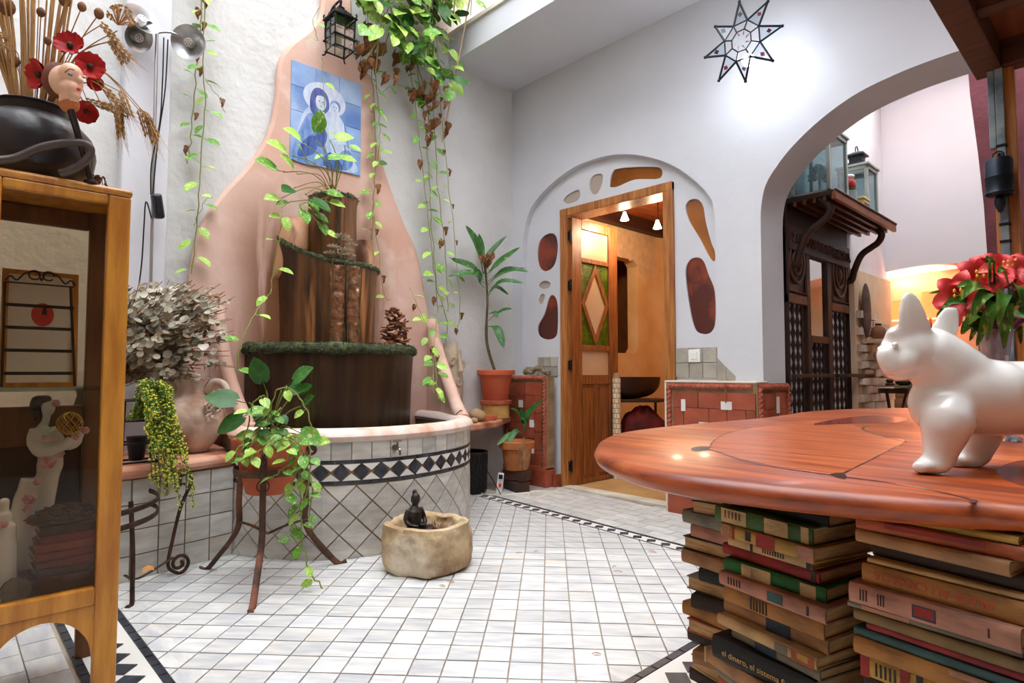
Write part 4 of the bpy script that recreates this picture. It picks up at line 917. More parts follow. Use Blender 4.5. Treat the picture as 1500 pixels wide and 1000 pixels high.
# ------------------------------------------------------------------ carved stone mask leaning by the fountain, stones
STN = M('pale_carved_stone', (206, 192, 170), .9, c2=(180, 162, 136), ns=7, bump=.5, bs=30)
mc = wl(668, 535, .12)
t = thing('stone_mask', 'pale carved stone mask with scrolled eyes leaning on the wall behind the pool', 'carving', (mc.x, mc.y, .55))
z0, z1 = .55, wl(668, 502, .12).z
def mask(u, v_):
    zz = z0 + (z1 - z0) * v_; w_ = .17 * (math.sin(PI * (.18 + .72 * v_)) ** .6); return V((.05 + .09 * math.cos((u - .5) * PI) * math.sin(PI * (.1 + .8 * v_)) ** .5, mc.y + w_ * (u - .5) * 1.5, zz))
obj('slab', MB().grid(mask, 16, 18).bx((.0, mc.y - .1, z0), (.06, mc.y + .1, z1 - .05)), STN, t)
def scroll(cy, cz, r, n=22, tw=2.2, s=1): return MB().tube([V((.147 - abs(cy - mc.y) * .25, cy + s * r * (1 - k / n * .85) * math.cos(k / n * tw * 2 * PI), cz + r * (1 - k / n * .85) * math.sin(k / n * tw * 2 * PI))) for k in range(n + 1)], .007, 6)
for cy, cz, r, s in ((mc.y - .045, z1 - .14, .035, 1), (mc.y + .05, z1 - .17, .035, -1), (mc.y + .015, z1 - .30, .035, 1)): obj('carved_scroll', scroll(cy, cz, r, s=s), STN, t)
obj('nose', MB().tube([(.15, mc.y + .005, z1 - .08), (.165, mc.y + .005, z1 - .16), (.175, mc.y + .005, z1 - .22)], [.008, .014, .022], 8), STN, t)
ROCK = M('tan_rock', (176, 148, 112), .9, c2=(140, 112, 80), ns=9, bump=.6, bs=20)
def rock(c, r, seed, mat=ROCK):
    mb = MB().ball(c, r, 14, 10); return mb.move(lambda q: V(c) + (q - V(c)) * (1 + .22 * mathutils.noise.noise((q - V(c)) * (1.6 / max(r)) + V((seed, 0, 0)))))
# ================================================================== BENCHES AND WHAT STANDS ON THEM
# left bench
BZ = .50
bfr = [V((.60, -2.492, 0)), V((.70, -2.95, 0)), V((.72, -3.7, 0)), V((.102, -3.7, 0)), V((.102, -2.415, 0)), V((.30, -2.425, 0)), V((.46, -2.475, 0))]
bl = obj('bench_base', MB().prism(bfr, (0, 0, BZ - .055)), GROUTB, None, False); bl.name = 'tiled_bench'; tag(bl, 'low masonry bench faced with grey marble tiles beside the pool', 'bench')
a_, b_ = bfr[0], bfr[1]; dd = (b_ - a_); LB_ = dd.length; dn = dd.normalized(); nn = V((-dn.y, dn.x, 0)); nn = nn if nn.x > 0 else -nn
def benchtiles(a_, dn, L, nn):
    k = 0; u = 0
    while u < L - .03:
        w_ = min(.118, L - u)
        for r_ in range(4):
            za = .004 + r_ * .109; mb = MB().prism([a_ + dn * (u + .003) + nn * 0 + V((0, 0, za)), a_ + dn * (u + w_ - .003) + V((0, 0, za)), a_ + dn * (u + w_ - .003) + V((0, 0, za + .104)), a_ + dn * (u + .003) + V((0, 0, za + .104))], nn * .008)
            obj('face_tile', mb, MARBLEG, bl, False)
        u += .118
benchtiles(a_, dn, LB_, nn); benchtiles(bfr[1], (bfr[2] - bfr[1]).normalized(), .6, V((1, 0, 0)))
seat = MB().prism([V((.102, -2.415, BZ - .055)), V((.30, -2.425, BZ - .055)), V((.46, -2.475, BZ - .055)), V((.62, -2.49, BZ - .055)), V((.72, -2.80, BZ - .055)), V((.75, -2.97, BZ - .055)), V((.77, -3.7, BZ - .055)), V((.102, -3.7, BZ - .055))], (0, 0, .055))
obj('seat_slab', seat, M('worn_terracotta_slab', (184, 110, 82), .6, c2=(206, 158, 132), ns=6, bump=.2, c3=(140, 80, 58), ns3=4), bl, True, 50, bev=.02)
# amphora urn
URN = M('mottled_clay_urn', (206, 184, 166), .8, c2=(146, 104, 78), ns=4, ramp=(.44, .6), bump=.5, bs=30, c3=(112, 80, 60), ns3=3, st3=(2, 2, .6), ramp3=(.64, .76))
uc = V((.40, -2.635, BZ))
urn = thing('amphora_urn', 'mottled clay amphora with two curled handles standing on the bench', 'urn', uc)
up = [(.06, 0), (.085, .004), (.125, .05), (.165, .11), (.178, .17), (.165, .225), (.125, .265), (.085, .285), (.07, .31), (.072, .335), (.092, .37), (.098, .38), (.085, .378), (.06, .34), (.055, .3)]
up = [(a_ * .92, b_) for a_, b_ in up]
mb = MB().lathe(up, uc, 48, wob=.035, lobes=8); obj('body', mb, URN, urn)
for s in (-1, 1):
    d = RT * s; P = smooth_path([uc + d * .075 + V((0, 0, .30)), uc + d * .11 + V((0, 0, .355)), uc + d * .165 + V((0, 0, .34)), uc + d * .18 + V((0, 0, .28)), uc + d * .15 + V((0, 0, .235))], 6)
    P += [uc + d * (.15 - .022 * math.sin(k * .7)) + V((0, 0, .235 - .02 * (1 - math.cos(k * .7)))) for k in range(1, 5)]
    obj('handle', MB().tube(P, [.018] * (len(P) - 4) + [.016, .014, .012, .01], 10), URN, urn)
for k in range(16):
    q = uc + RT * (.15 + R.uniform(-.02, .05)) + FH * -.1 + V((0, 0, .17 + R.uniform(0, .13))); obj('clay_flower', MB().lathe([(.0, 0), (.012, .006), (.024, .012), (.02, .016), (.006, .01)], q, 10, orient(V((R.uniform(-1, 1), R.uniform(-1, 1), 0)), V((R.uniform(-.5, .5), -.5, R.uniform(-.5, .8)))), wob=.18, lobes=5), URN, urn)
# dried eucalyptus bouquet
EUC = M('dried_eucalyptus_leaf', (172, 164, 142), .75, c2=(120, 106, 84), ns=8, c3=(206, 200, 184), ns3=6, ramp3=(.52, .62))
eb = V((.36, -3.04, BZ))
euc = thing('eucalyptus_bouquet', 'large bunch of dried grey eucalyptus in a dark pot beside the urn', 'dried bouquet', eb)
obj('pot', MB().lathe([(.07, 0), (.1, .06), (.095, .2), (.07, .3), (.08, .33), (.07, .325), (.06, .3)], eb, 24), M('charcoal_pot', (44, 42, 40), .6), euc)
mbS, mbL, mbK = MB(), MB(), MB(); R2 = random.Random(5)
def disc(mb, c, n_, r):
    n_ = n_.normalized(); t = n_.orthogonal().normalized(); s2 = n_.cross(t); cup = n_ * r * .35
    vs = [c] + [c + (t * math.cos(2 * PI * k / 7) + s2 * math.sin(2 * PI * k / 7) * .85) * r + cup for k in range(7)]; mb.add(vs, [(0, k + 1, (k + 1) % 7 + 1) for k in range(7)])
tops = []
for k in range(250):
    x = R2.uniform(185, 345); y = R2.uniform(410, 560)
    if (x > 300 and y > 500) or (x < 250 and y > 530) or (x > 290 and y < 425): 
        if R2.random() < .8: continue
    q = wl(x, y, R2.uniform(.25, .62)); tops.append(q)
for q in tops:
    b0 = eb + V((R2.uniform(-.04, .04), R2.uniform(-.04, .04), .3)); mid = b0.lerp(q, .55) + V((R2.uniform(-.03, .03), R2.uniform(-.03, .03), .06))
    P = smooth_path([b0, mid, q], 6); mbS.tube(P, .0018, 4)
    for j in range(13):
        t_ = .35 + .65 * j / 14; p_ = P[min(len(P) - 1, int(t_ * (len(P) - 1)))]; o_ = V((R2.uniform(-1, 1), R2.uniform(-1, 1), R2.uniform(-.6, 1)))
        (disc)(mbL if R2.random() < .85 else mbK, p_ + o_ * .022, o_ + V((.5, -.5, .5)), R2.uniform(.012, .025))
obj('stems', mbS, DSTEM, euc); obj('leaves', mbL, EUC, euc, stuff=True); obj('dark_leaves', mbK, M('brown_eucalyptus_leaf', (126, 108, 82), .8), euc, stuff=True)
# wire cage lantern with trailing yellow-green plant
cg = V((.63, -2.92, BZ)); 
cage = thing('wire_cage', 'black wire cage lantern on the bench edge', 'lantern', cg)
for sx in (-1, 1):
    for sy in (-1, 1): obj('upright', MB().tube([cg + V((sx * .06, sy * .07, 0)), cg + V((sx * .05, sy * .06, .28))], .005, 6), BLACKM, cage)
for z_, k in ((.008, 1), (.09, .95), (.19, .88), (.28, .8)): obj('ring', MB().tube([cg + V((a_ * .062 * k, b_ * .072 * k, z_)) for a_, b_ in ((-1, -1), (1, -1), (1, 1), (-1, 1))], .005, 6, closed=True), BLACKM, cage)
tr = thing('trailing_sedum', 'yellow green trailing plant hanging from the wire cage over the bench edge', 'plant', cg + V((0, 0, .012)))
obj('pot', MB().lathe([(.03, 0), (.042, .1), (.045, .105), (.036, .1)], cg + V((0, 0, .012)), 16), BLACKM, tr)
mbS, mbL, mbY = MB(), MB(), MB()
for k in range(44):
    x0 = R2.uniform(205, 245); y1 = R2.choice([R2.uniform(600, 680), R2.uniform(640, 745)]); x1 = x0 + (y1 - 560) * R2.uniform(.05, .32)
    x1 = min(x1, 285); st = cg + V((R2.uniform(-.03, .05), R2.uniform(-.03, .05), .2)); tp_ = wl(x0, 562 + R2.uniform(-5, 15), .70 + R2.uniform(-.04, .06)); e = wl(x1, y1, .80 + R2.uniform(-.03, .07))
    P = smooth_path([st, tp_, tp_.lerp(e, .5) + V((.02, 0, 0)), e], 8); mbS.tube(P, .0016, 4)
    for j, p_ in enumerate(P):
        for m_ in range(4):
            o_ = V((R2.uniform(-1, 1), R2.uniform(-1, 1), R2.uniform(-.7, .7))).normalized(); fr = j / len(P)
            c = p_ + o_ * .011; rr = R2.uniform(.0035, .0065)
            (mbY if R2.random() < .2 + .5 * fr else mbL).add([c + V((rr, 0, 0)), c + V((-rr, 0, 0)), c + V((0, rr, 0)), c + V((0, -rr, 0)), c + V((0, 0, rr)), c + V((0, 0, -rr))], [(0, 2, 4), (2, 1, 4), (1, 3, 4), (3, 0, 4), (2, 0, 5), (1, 2, 5), (3, 1, 5), (0, 3, 5)])
obj('stems', mbS, LD, tr); obj('leaflets', mbL, M('sedum_green', (110, 134, 40), .6, c2=(70, 100, 26), ns=20), tr, stuff=True); obj('flower_buds', mbY, M('sedum_yellow', (206, 196, 70), .6, c2=(176, 180, 60), ns=20), tr, stuff=True)
# wrought-iron console in front of the bench
con = thing('iron_console', 'half-round wrought iron console frame with scrolled feet before the bench', 'console table', V((.92, -2.98, 0)))
hc = V((.80, -3.28, 0)); z1_, z2_ = .355, .30
arc = lambda r, z_, a0, a1, n=20: [V((hc.x + r * math.cos(a0 + (a1 - a0) * k / n), hc.y + r * math.sin(a0 + (a1 - a0) * k / n), z_)) for k in range(n + 1)]
for r_, z_ in ((.40, .385), (.40, .33)): obj('rail', MB().tube(arc(r_, z_, -.6, 1.75), .011, 8, flat=(.45, 1)), IRON, con)
obj('brace', MB().tube(smooth_path([V((.98, -3.02, .11)), V((.88, -2.95, .06)), V((.78, -2.80, .09))], 6), .008, 6, flat=(1, .5)), IRON, con)
def scrolleg(px, py):
    f_ = fl(px, py); d = V((hc.x - f_.x, hc.y - f_.y, 0)).normalized() * -1; n = 26; P = []
    sp = [(.05 * (1 - k / n * .8), -PI / 2 - k / n * 3.6 * PI * .55) for k in range(n)]
    low = [f_ + d * (.0 + .045 * (1 - k / n * .8) * math.cos(-PI / 2 + k / n * 9)) + V((0, 0, .052 + .045 * (1 - k / n * .8) * math.sin(-PI / 2 + k / n * 9))) for k in range(n)][::-1]
    up_ = smooth_path([low[-1], f_ - d * .045 + V((0, 0, .05)), f_ - d * .03 + V((0, 0, .16)), f_ + d * .0 + V((0, 0, .30)), f_ + d * .04 + V((0, 0, .40)), f_ + d * .035 + V((0, 0, .44)), f_ + d * .0 + V((0, 0, .44)), f_ - d * .005 + V((0, 0, .405)), f_ + d * .014 + V((0, 0, .40))], 6)
    return MB().tube(low + up_[1:], .0075, 7)
obj('scroll_leg', scrolleg(262, 842), IRON, con)
f_ = fl(193, 888); obj('leg', MB().tube(smooth_path([f_ + V((.02, -.02, .006)), f_ + V((0, 0, .0095)), f_ + V((0, 0, .07)), V((f_.x - .01, f_.y, .2)), V((f_.x - .02, f_.y - .01, .40))], 6), .009, 7), IRON, con)
tag(obj('dry_leaf', MB().grid(lambda u, v_: V((1.02 + (u - .5) * .02, -2.97 + v_ * .04, .125 + .01 * math.sin(v_ * 3) + .006 * math.cos(u * 3))), 3, 5), M('orange_dry_leaf', (190, 130, 62), .8)), 'curled orange dry leaf caught on the iron console', 'leaf')
# ------------------------------------------------------------------ plant stand with pot
pc_ = V((1.07, -2.50, 0)); zt_, zb2 = .615, .375
stand = thing('iron_plant_stand', 'rusty three-legged iron plant stand before the pool wall', 'plant stand', pc_)
RUST = M('rusty_iron', (96, 66, 52), .7, .3, c2=(66, 46, 38), ns=16, bump=.4, c3=(130, 84, 60), ns3=9)
zr = .475
obj('ring', MB().tube([pc_ + V((.142 * math.cos(a), .142 * math.sin(a), zr)) for a in [2 * PI * k / 32 for k in range(32)]], .016, 8, closed=True, flat=(.3, 1)), RUST, stand)
feet = [fl(368, 897), fl(503, 826), fl(298, 834)]
for k, f_ in enumerate(feet):
    d = V((f_.x - pc_.x, f_.y - pc_.y, 0)).normalized()
    P = smooth_path([pc_ + d * .16 + V((0, 0, .545)), pc_ + d * .158 + V((0, 0, zr)), pc_ + d * .165 + V((0, 0, .33)), pc_ + d * .17 + V((0, 0, .2)), pc_.lerp(V((f_.x, f_.y, 0)), .8) + V((0, 0, .055)), V((f_.x, f_.y, .006)) - d * .02, V((f_.x, f_.y, .009)) + d * .015], 8)
    obj('leg', MB().tube(P, .014, 8, flat=(1, .45)), RUST, stand)
    c = pc_ + d * .185 + V((0, 0, .545)); obj('scroll', MB().tube([c + d * (.025 * (1 - j / 24 * .7) * math.cos(PI - j * .42)) + V((0, 0, .025 * (1 - j / 24 * .7) * math.sin(PI - j * .42))) for j in range(24)], .007, 6), IRON, stand)
    q0 = pc_ + d * .168 + V((0, 0, .235)); obj('stretcher', MB().tube(smooth_path([q0, pc_ + d * .08 + V((0, 0, .22)), pc_ + V((0, 0, .195))], 5), .011, 6, flat=(1, .4)), RUST, stand)
    obj('hanging_ring', MB().tube([pc_ + d * .165 + V((0, 0, zr - .045)) + V((-d.y, d.x, 0)) * (.024 * math.cos(j * PI / 8)) + V((0, 0, .024 * math.sin(j * PI / 8))) for j in range(16)], .0028, 5, closed=True), IRON, stand)
pot = thing('terracotta_pot', 'terracotta pot of trailing pothos held in the iron stand', 'plant pot', pc_ + V((0, 0, zb2)))
obj('body', MB().lathe([(.085, 0), (.095, .005), (.118, .1), (.132, .165), (.152, .168), (.158, .235), (.15, .24), (.143, .235), (.138, .19), (.11, .18)], pc_ + V((0, 0, zb2)), 36), TERRAP, pot)
obj('soil', MB().lathe([(0, .0), (.138, 0)], pc_ + V((0, 0, zb2 + .205)), 24, closed=False), SOIL, pot)
R3 = random.Random(21)
pp = thing('potted_pothos', 'variegated pothos trailing from the terracotta pot down to the floor', 'plant', pc_ + V((0, 0, zb2 + .2)))
pd = lambda px, py, dd_=0: dp(px, py, (pc_ - CAM).dot(FW) + dd_)
S0 = pc_ + V((0, 0, zb2 + .2))
def strand(pts, size=(.04, .06), step=.075, mix=((HG, .45), (HL, .55)), dpt=-.16, **k):
    T_ = [pd(x, y, dpt + R3.uniform(-.02, .02)) for x, y in pts]; h_ = V((T_[0].x - pc_.x, T_[0].y - pc_.y, 0)); h_ = h_.normalized() if h_.length > .01 else -FH
    zr_ = zb2 + .262; T_ = [q if q.z > zr_ or V((q.x - pc_.x, q.y - pc_.y, 0)).length > .172 else V((pc_.x, pc_.y, q.z)) + V((q.x - pc_.x, q.y - pc_.y, 0)).normalized() * .176 for q in T_]
    P = [S0 + h_ * R3.uniform(.0, .05)] + ([pc_ + h_ * .10 + V((0, 0, zr_)), pc_ + h_ * .168 + V((0, 0, zr_))] if T_[0].z < zr_ else []) + T_; vine(pp, P, R3, size, step, mix, out=-FH, **k)
strand([(435, 640), (437, 700), (441, 760), (444, 800), (452, 830), (472, 862)], step=.09); strand([(450, 650), (455, 690), (445, 740), (425, 775), (440, 800)], step=.08)
strand([(400, 580), (425, 570), (450, 600), (458, 640)], r=.003, step=.13, mix=((HL, .6), (HB, .4))); strand([(390, 585), (372, 590), (362, 630), (362, 650)], step=.1, dpt=-.1)
strand([(400, 640), (380, 660), (360, 670), (352, 665)], step=.05); strand([(370, 650), (350, 655), (345, 670)], step=.05); strand([(415, 650), (425, 670), (410, 690), (395, 700)], step=.06); strand([(440, 655), (452, 690), (458, 720), (450, 760)], step=.07); strand([(420, 640), (440, 670), (430, 700), (420, 720)], step=.06)
strand([(410, 600), (400, 620), (420, 640)], step=.035, mix=((HD, .6), (HG, .4)), dpt=-.05); strand([(395, 600), (390, 615), (380, 640)], step=.035, mix=((HD, .7), (HG, .3)), dpt=-.05)
for (x, y, dx, dz, s, me) in [(390, 572, -.2, .8, .11, HD), (420, 565, .7, .5, .11, HD), (365, 590, -.9, .2, .13, HD), (372, 602, -.7, -.4, .12, HD), (412, 572, .9, .1, .09, HD), (428, 628, .6, -.2, .12, HG), (440, 595, .4, .3, .07, HD), (400, 602, -.6, 0, .08, HG), (428, 580, .7, .4, .08, HD), (408, 645, -.6, .2, .09, HL), (385, 640, -.7, .1, .08, HL), (455, 648, .7, .1, .07, HL)]:
    q = pd(x, y, -.06); put_leaf(pp, me, q, RT * dx + V((0, 0, dz)) - FH * .3, -FH + V((0, 0, .8)), s); obj('petiole', MB().tube(smooth_path([S0 + V((R3.uniform(-.04, .04), R3.uniform(-.04, .04), 0)), (S0 + q) / 2 + V((0, 0, .05)), q], 5), .003, 5), STEM, pp)
# ------------------------------------------------------------------ stone trough with seated figure
tcn = V((1.43, -1.90, 0))
LIME = M('weathered_limestone', (196, 170, 132), .95, c2=(150, 122, 88), ns=7, bump=1, bs=26, c3=(222, 208, 184), ns3=3, ramp3=(.5, .66))
tr_ = thing('stone_trough', 'rough hewn round stone trough standing on the marble floor', 'trough', tcn)
def trough(u, v_):
    a = u * 2 * PI; prof_ = [(.80, 0), (.93, .02), (.985, .08), (1., .14), (.985, .185), (.94, .212), (.80, .215), (.72, .205), (.69, .17), (.6, .15), (0.02, .15)]
    t = v_ * (len(prof_) - 1); i = min(len(prof_) - 2, int(t)); fr = t - i; r = prof_[i][0] * (1 - fr) + prof_[i + 1][0] * fr; zz = prof_[i][1] * (1 - fr) + prof_[i + 1][1] * fr
    sq_ = (abs(math.cos(a)) ** 2.5 + abs(math.sin(a)) ** 2.5) ** (-1 / 2.5); rr = .192 * r * sq_
    nz = mathutils.noise.noise(V((math.cos(a) * 2, math.sin(a) * 2, v_ * 4))) * .02 + mathutils.noise.noise(V((math.cos(a) * 7, math.sin(a) * 7, v_ * 11))) * .010
    rr += nz * (1 if r > .3 else 0); d = V((math.cos(a + .35), math.sin(a + .35), 0)); return tcn + d * rr + V((0, 0, max(0, zz + (nz * .5 if zz > .1 else 0))))
obj('basin', MB().grid(trough, 64, 44, 0, True), LIME, tr_)
lt = thing('leaf_litter', 'dry brown leaf litter filling the stone trough', 'leaf litter', tcn + V((0, 0, .15))); mb = MB(); R4 = random.Random(4)
mb.lathe([(0, .0), (.1, .004), (.128, -.002)], tcn + V((0, 0, .156)), 20, closed=False)
for k in range(420):
    a, r = R4.uniform(0, 2 * PI), .13 * math.sqrt(R4.random()); q = tcn + V((r * math.cos(a), r * math.sin(a), .158 + R4.uniform(0, .022))); d = V((R4.uniform(-1, 1), R4.uniform(-1, 1), R4.uniform(-.3, .5))).normalized() * R4.uniform(.01, .03); s = d.cross(V((R4.uniform(-.3, .3), R4.uniform(-.3, .3), 1))).normalized() * R4.uniform(.001, .005)
    mb.add([q - d, q + s, q + d, q - s], [(0, 1, 2, 3)])
o = obj('dry_leaves', mb, M('dry_leaf_litter', (150, 108, 78), .9, c2=(90, 60, 42), ns=40), lt, stuff=True)
def organic(name, mb, mat, parent, vox, sm=4, fac=.5):
    o = obj(name, mb, mat, parent); r_ = o.modifiers.new('r', 'REMESH'); r_.mode = 'VOXEL'; r_.voxel_size = vox; r_.use_smooth_shade = True
    s = o.modifiers.new('s', 'SMOOTH'); s.iterations = sm; s.factor = fac; return o
BRZ = M('dark_bronze', (62, 56, 52), .45, .5, c2=(36, 32, 32), ns=12, bump=.3, c3=(106, 96, 86), ns3=8, ramp3=(.6, .75))
bq = tcn - RT * .058 - FH * .012 + V((0, 0, .158)); fx = -FH * .7 + RT * .7; sx_ = V((-fx.y, fx.x, 0))
bud = thing('seated_figurine', 'small dark bronze seated meditating figurine in the stone trough', 'figurine', bq)
W3 = lambda a_, b_, c_: bq + fx * a_ + sx_ * b_ + V((0, 0, c_))
mb = MB().tube([W3(0, 0, .0), W3(-.004, 0, .03), W3(-.006, 0, .07), W3(-.002, 0, .105), W3(.0, 0, .125)], [.034, .034, .036, .034, .018], 12)
mb.tube([W3(0, 0, .118), W3(.002, 0, .14)], .014, 10).ball(W3(.006, 0, .162), (.022, .022, .027), 14, 10).ball(W3(-.002, 0, .19), .012, 10, 8)
for s in (-1, 1):
    mb.tube(smooth_path([W3(-.002, s * .034, .112), W3(.0, s * .05, .075), W3(.02, s * .045, .05), W3(.045, s * .012, .04)], 4), [.013] * 5 + [.011] * 4 + [.009] * 4, 8)
    mb.tube(smooth_path([W3(0, s * .03, .016), W3(.03, s * .072, .016), W3(.058, s * .03, .014), W3(.06, -s * .01, .013)], 4), [.02] * 5 + [.018] * 4 + [.013] * 4, 8)
    mb.ball(W3(.006, s * .023, .158), (.004, .004, .013), 8, 6)
mb.ball(W3(.029, 0, .158), (.005, .005, .008), 8, 6); mb.box(W3(.014, 0, .004), (.075, .075, .012))
organic('body', mb, BRZ, bud, .0032, 3)
# ------------------------------------------------------------------ corner shelf by the door with pots
SZ = .54
cs = obj('corner_bench', MB().prism([V((.014, -.10, SZ - .05)), V((.10, -.11, SZ - .05)), V((.36, -.48, SZ - .05)), V((.50, -.915, SZ - .05)), V((.066, -.915, SZ - .05)), V((.066, -.885, SZ - .05)), V((.014, -.88, SZ - .05))], (0, 0, .05)), bpy.data.materials['worn_terracotta_slab'], None, True, 50, bev=.012); tag(cs, 'terracotta corner slab between the pool and the tiled dado', 'bench')
obj('support', MB().bx((.066, -.90, 0), (.42, -.84, SZ - .05)), GROUTB, cs, False)
yb_ = V((.17, -.34, SZ))
t = thing('yellow_pedestal', 'cracked yellow clay pedestal under the tall plant pot', 'pedestal', yb_); obj('body', MB().lathe([(.105, 0), (.11, .006), (.108, .1), (.112, .11), (.1, .112)], yb_, 28), M('yellow_clay', (206, 168, 96), .8, c2=(176, 136, 74), ns=7, bump=.3), t); 
obj('crown_tile', MB().lathe([(.112, .112), (.124, .115), (.126, .14), (.112, .144)], yb_, 28, wob=.012, lobes=20), ROPE, t)
pz2 = yb_ + V((0, 0, .144))
t = thing('terracotta_pot', 'tall terracotta pot with a slender broad-leaved plant on the yellow pedestal', 'plant pot', pz2)
obj('body', MB().lathe([(.095, 0), (.1, .005), (.128, .19), (.135, .2), (.15, .2), (.153, .235), (.145, .24), (.138, .232), (.13, .2), (.1, .19)], pz2, 36), M('orange_plastic_pot', (196, 98, 64), .6, c2=(182, 88, 56), ns=6), t); obj('soil', MB().lathe([(0, 0), (.133, 0)], pz2 + V((0, 0, .215)), 20, closed=False), SOIL, t)
dr0 = pz2 + V((0, 0, .21)); ddp = (dr0 - CAM).dot(FW)
dra = thing('dracaena_plant', 'slender upright plant with long drooping green leaves by the corner', 'plant', dr0)
P = smooth_path([dr0, dp(713, 500, ddp), dp(714, 440, ddp), dp(712, 405, ddp), dp(710, 385, ddp)], 6); obj('trunk', MB().tube(P, [.012] * 9 + [.009] * 16, 8), M('green_brown_trunk', (96, 92, 52), .7, c2=(70, 58, 38), ns=20), dra)
DRL = leafmat('dracaena_green', (72, 124, 60), (50, 98, 44), (140, 170, 110), rp3=(.6, .7))
def strap(path, w_, mat, par, name='leaf'):
    P = [V((max(q.x, .06), q.y, q.z)) for q in smooth_path(path, 5)]; n = len(P); mb = MB()
    vs, fs = [], []
    for i, q in enumerate(P):
        t = i / (n - 1); d = (P[min(n - 1, i + 1)] - P[max(0, i - 1)]).normalized(); s = d.cross(V((0, 0, .55)) - FH * .85); s = s.normalized() if s.length > .1 else d.cross(V((1, 0, 0))).normalized(); u = s.cross(d)
        k = w_ * (.16 + .84 * math.sin(PI * min(1, max(0, (t - .28) / .72)) ** .8) if t > .28 else .14) * (1 if t < 1 else .1); vs += [q - s * k + u * k * .35, q, q + s * k + u * k * .35]
    for i in range(n - 1):
        for j in range(2): a = i * 3 + j; fs.append((a, a + 1, a + 4, a + 3))
    mb.add(vs, fs); return obj(name, mb, mat, par, True, 80)
for (x0, y0, x1, y1, x2, y2, w_, dz) in [(708, 402, 700, 360, 682, 330, .03, -.1), (709, 400, 715, 375, 742, 345, .024, .1), (710, 405, 730, 385, 762, 362, .028, -.15), (712, 415, 740, 395, 775, 398, .024, -.1), (712, 420, 735, 400, 770, 392, .02, .15), (713, 430, 735, 412, 770, 415, .022, -.1), (708, 405, 690, 390, 654, 378, .032, -.12), (708, 410, 690, 395, 655, 392, .03, .1), (709, 415, 690, 400, 655, 405, .028, -.15), (710, 422, 695, 408, 678, 398, .02, .2), (712, 440, 725, 420, 745, 432, .018, 0), (711, 405, 705, 370, 690, 345, .028, .15), (714, 470, 735, 455, 750, 452, .016, -.1), (714, 478, 728, 482, 738, 510, .034, -.15), (713, 460, 725, 458, 728, 466, .02, -.1), (710, 410, 722, 395, 732, 388, .022, -.25)]:
    strap([dp(x0, y0, ddp), dp(x1, y1, ddp + dz * .6), dp(x2, y2, ddp + dz)], w_, DRL, dra)
for k in range(6): put_leaf(dra, HB, dp(714 + R.uniform(-5, 6), 388 + R.uniform(-6, 10), ddp - .03), V((R.uniform(-.4, .4), R.uniform(-.4, .4), .6)), -FH, .07, 'withered_leaf')
# stones and a broken tile tray on the slab
for k, (x, y, c, r) in enumerate([(0, 0, V((.32, -.655, SZ + .043)), (.07, .055, .05)), (0, 0, V((.18, -.72, SZ + .048)), (.065, .065, .055)), (0, 0, V((.40, -.76, SZ + .018)), (.035, .03, .02)), (0, 0, V((.42, -.86, SZ + .014)), (.03, .022, .015))]):
    tag(obj('rock', rock(c, r, k * 3.1), ROCK), ['rounded tan rock beside the broken tray', 'tan rock set against the stone mask', 'small flat pebble on the corner slab', 'tiny pebble on the tip of the corner slab'][k], 'rock')
tray = thing('broken_tray', 'broken reddish clay tray on the corner slab before the pedestal', 'tray', V((.34, -.46, SZ))); obj('base', MB().box((.285, -.505, SZ + .01), (.11, .10, .02), Matrix.Rotation(-.9, 3, 'Z')), TERRAP, tray, False, bev=.004)
for s in (-1, 1): obj('side', MB().box(V((.285, -.505, SZ + .026)) + Matrix.Rotation(-.9, 3, 'Z') @ V((s * .05, 0, 0)), (.012, .10, .022), Matrix.Rotation(-.9, 3, 'Z')), TERRAP, tray, False, bev=.003)
# below: pot with a small plant, black basket, power strip, leads
q = fl(760, 697); q.z = 0
base = V((.40, -.33, 0)); ped = thing('brick_stand', 'dark brick stand under the low terracotta pot', 'stand', base); 
for k in range(2): obj('brick', MB().box(base + V((0, 0, .04 + k * .08)), (.2, .12, .075), Matrix.Rotation(.4 * k - .3, 3, 'Z')), M('sooty_brick', (84, 56, 46), .9, c2=(58, 40, 34), ns=9) if k == 0 else bpy.data.materials['sooty_brick'], ped, False, bev=.005)
lp = base + V((0, 0, .16)); t = thing('terracotta_pot', 'low terracotta pot with a small sprouting plant beneath the dado', 'plant pot', lp)
obj('body', MB().lathe([(.085, 0), (.092, .005), (.115, .16), (.135, .165), (.14, .215), (.133, .22), (.12, .18), (.1, .17)], lp, 32), M('ochre_clay_pot', (190, 118, 62), .75, c2=(160, 92, 48), ns=6, bump=.2), t); obj('soil', MB().lathe([(0, 0), (.12, 0)], lp + V((0, 0, .19)), 20, closed=False), SOIL, t)
sp = thing('sprouting_plant', 'small plant with a few long leaves in the low terracotta pot', 'plant', lp + V((0, 0, .19))); dq = (lp - CAM).dot(FW)
for (x0, y0, x1, y1, x2, y2, w_) in [(768, 632, 770, 610, 795, 585, .025), (768, 632, 766, 612, 762, 598, .022), (768, 632, 768, 618, 762, 612, .022), (768, 632, 772, 615, 780, 608, .018), (765, 635, 755, 632, 742, 655, .024), (762, 635, 748, 636, 728, 652, .022), (768, 632, 760, 605, 748, 598, .014)]: strap([dp(x0, y0, dq), dp(x1, y1, dq - .03), dp(x2, y2, dq - .1)], w_, DRL, sp)
strap([dp(767, 640, dq - .14), dp(766, 658, dq - .16), dp(765, 690, dq - .15)], .035, LB, sp, 'withered_leaf'); strap([dp(768, 645, dq - .14), dp(771, 665, dq - .17), dp(769, 688, dq - .16)], .03, LB, sp, 'withered_leaf')
bk_ = V((.20, -.62, 0)); t = thing('black_basket', 'black pierced plastic basket in the shade under the corner slab', 'basket', bk_)
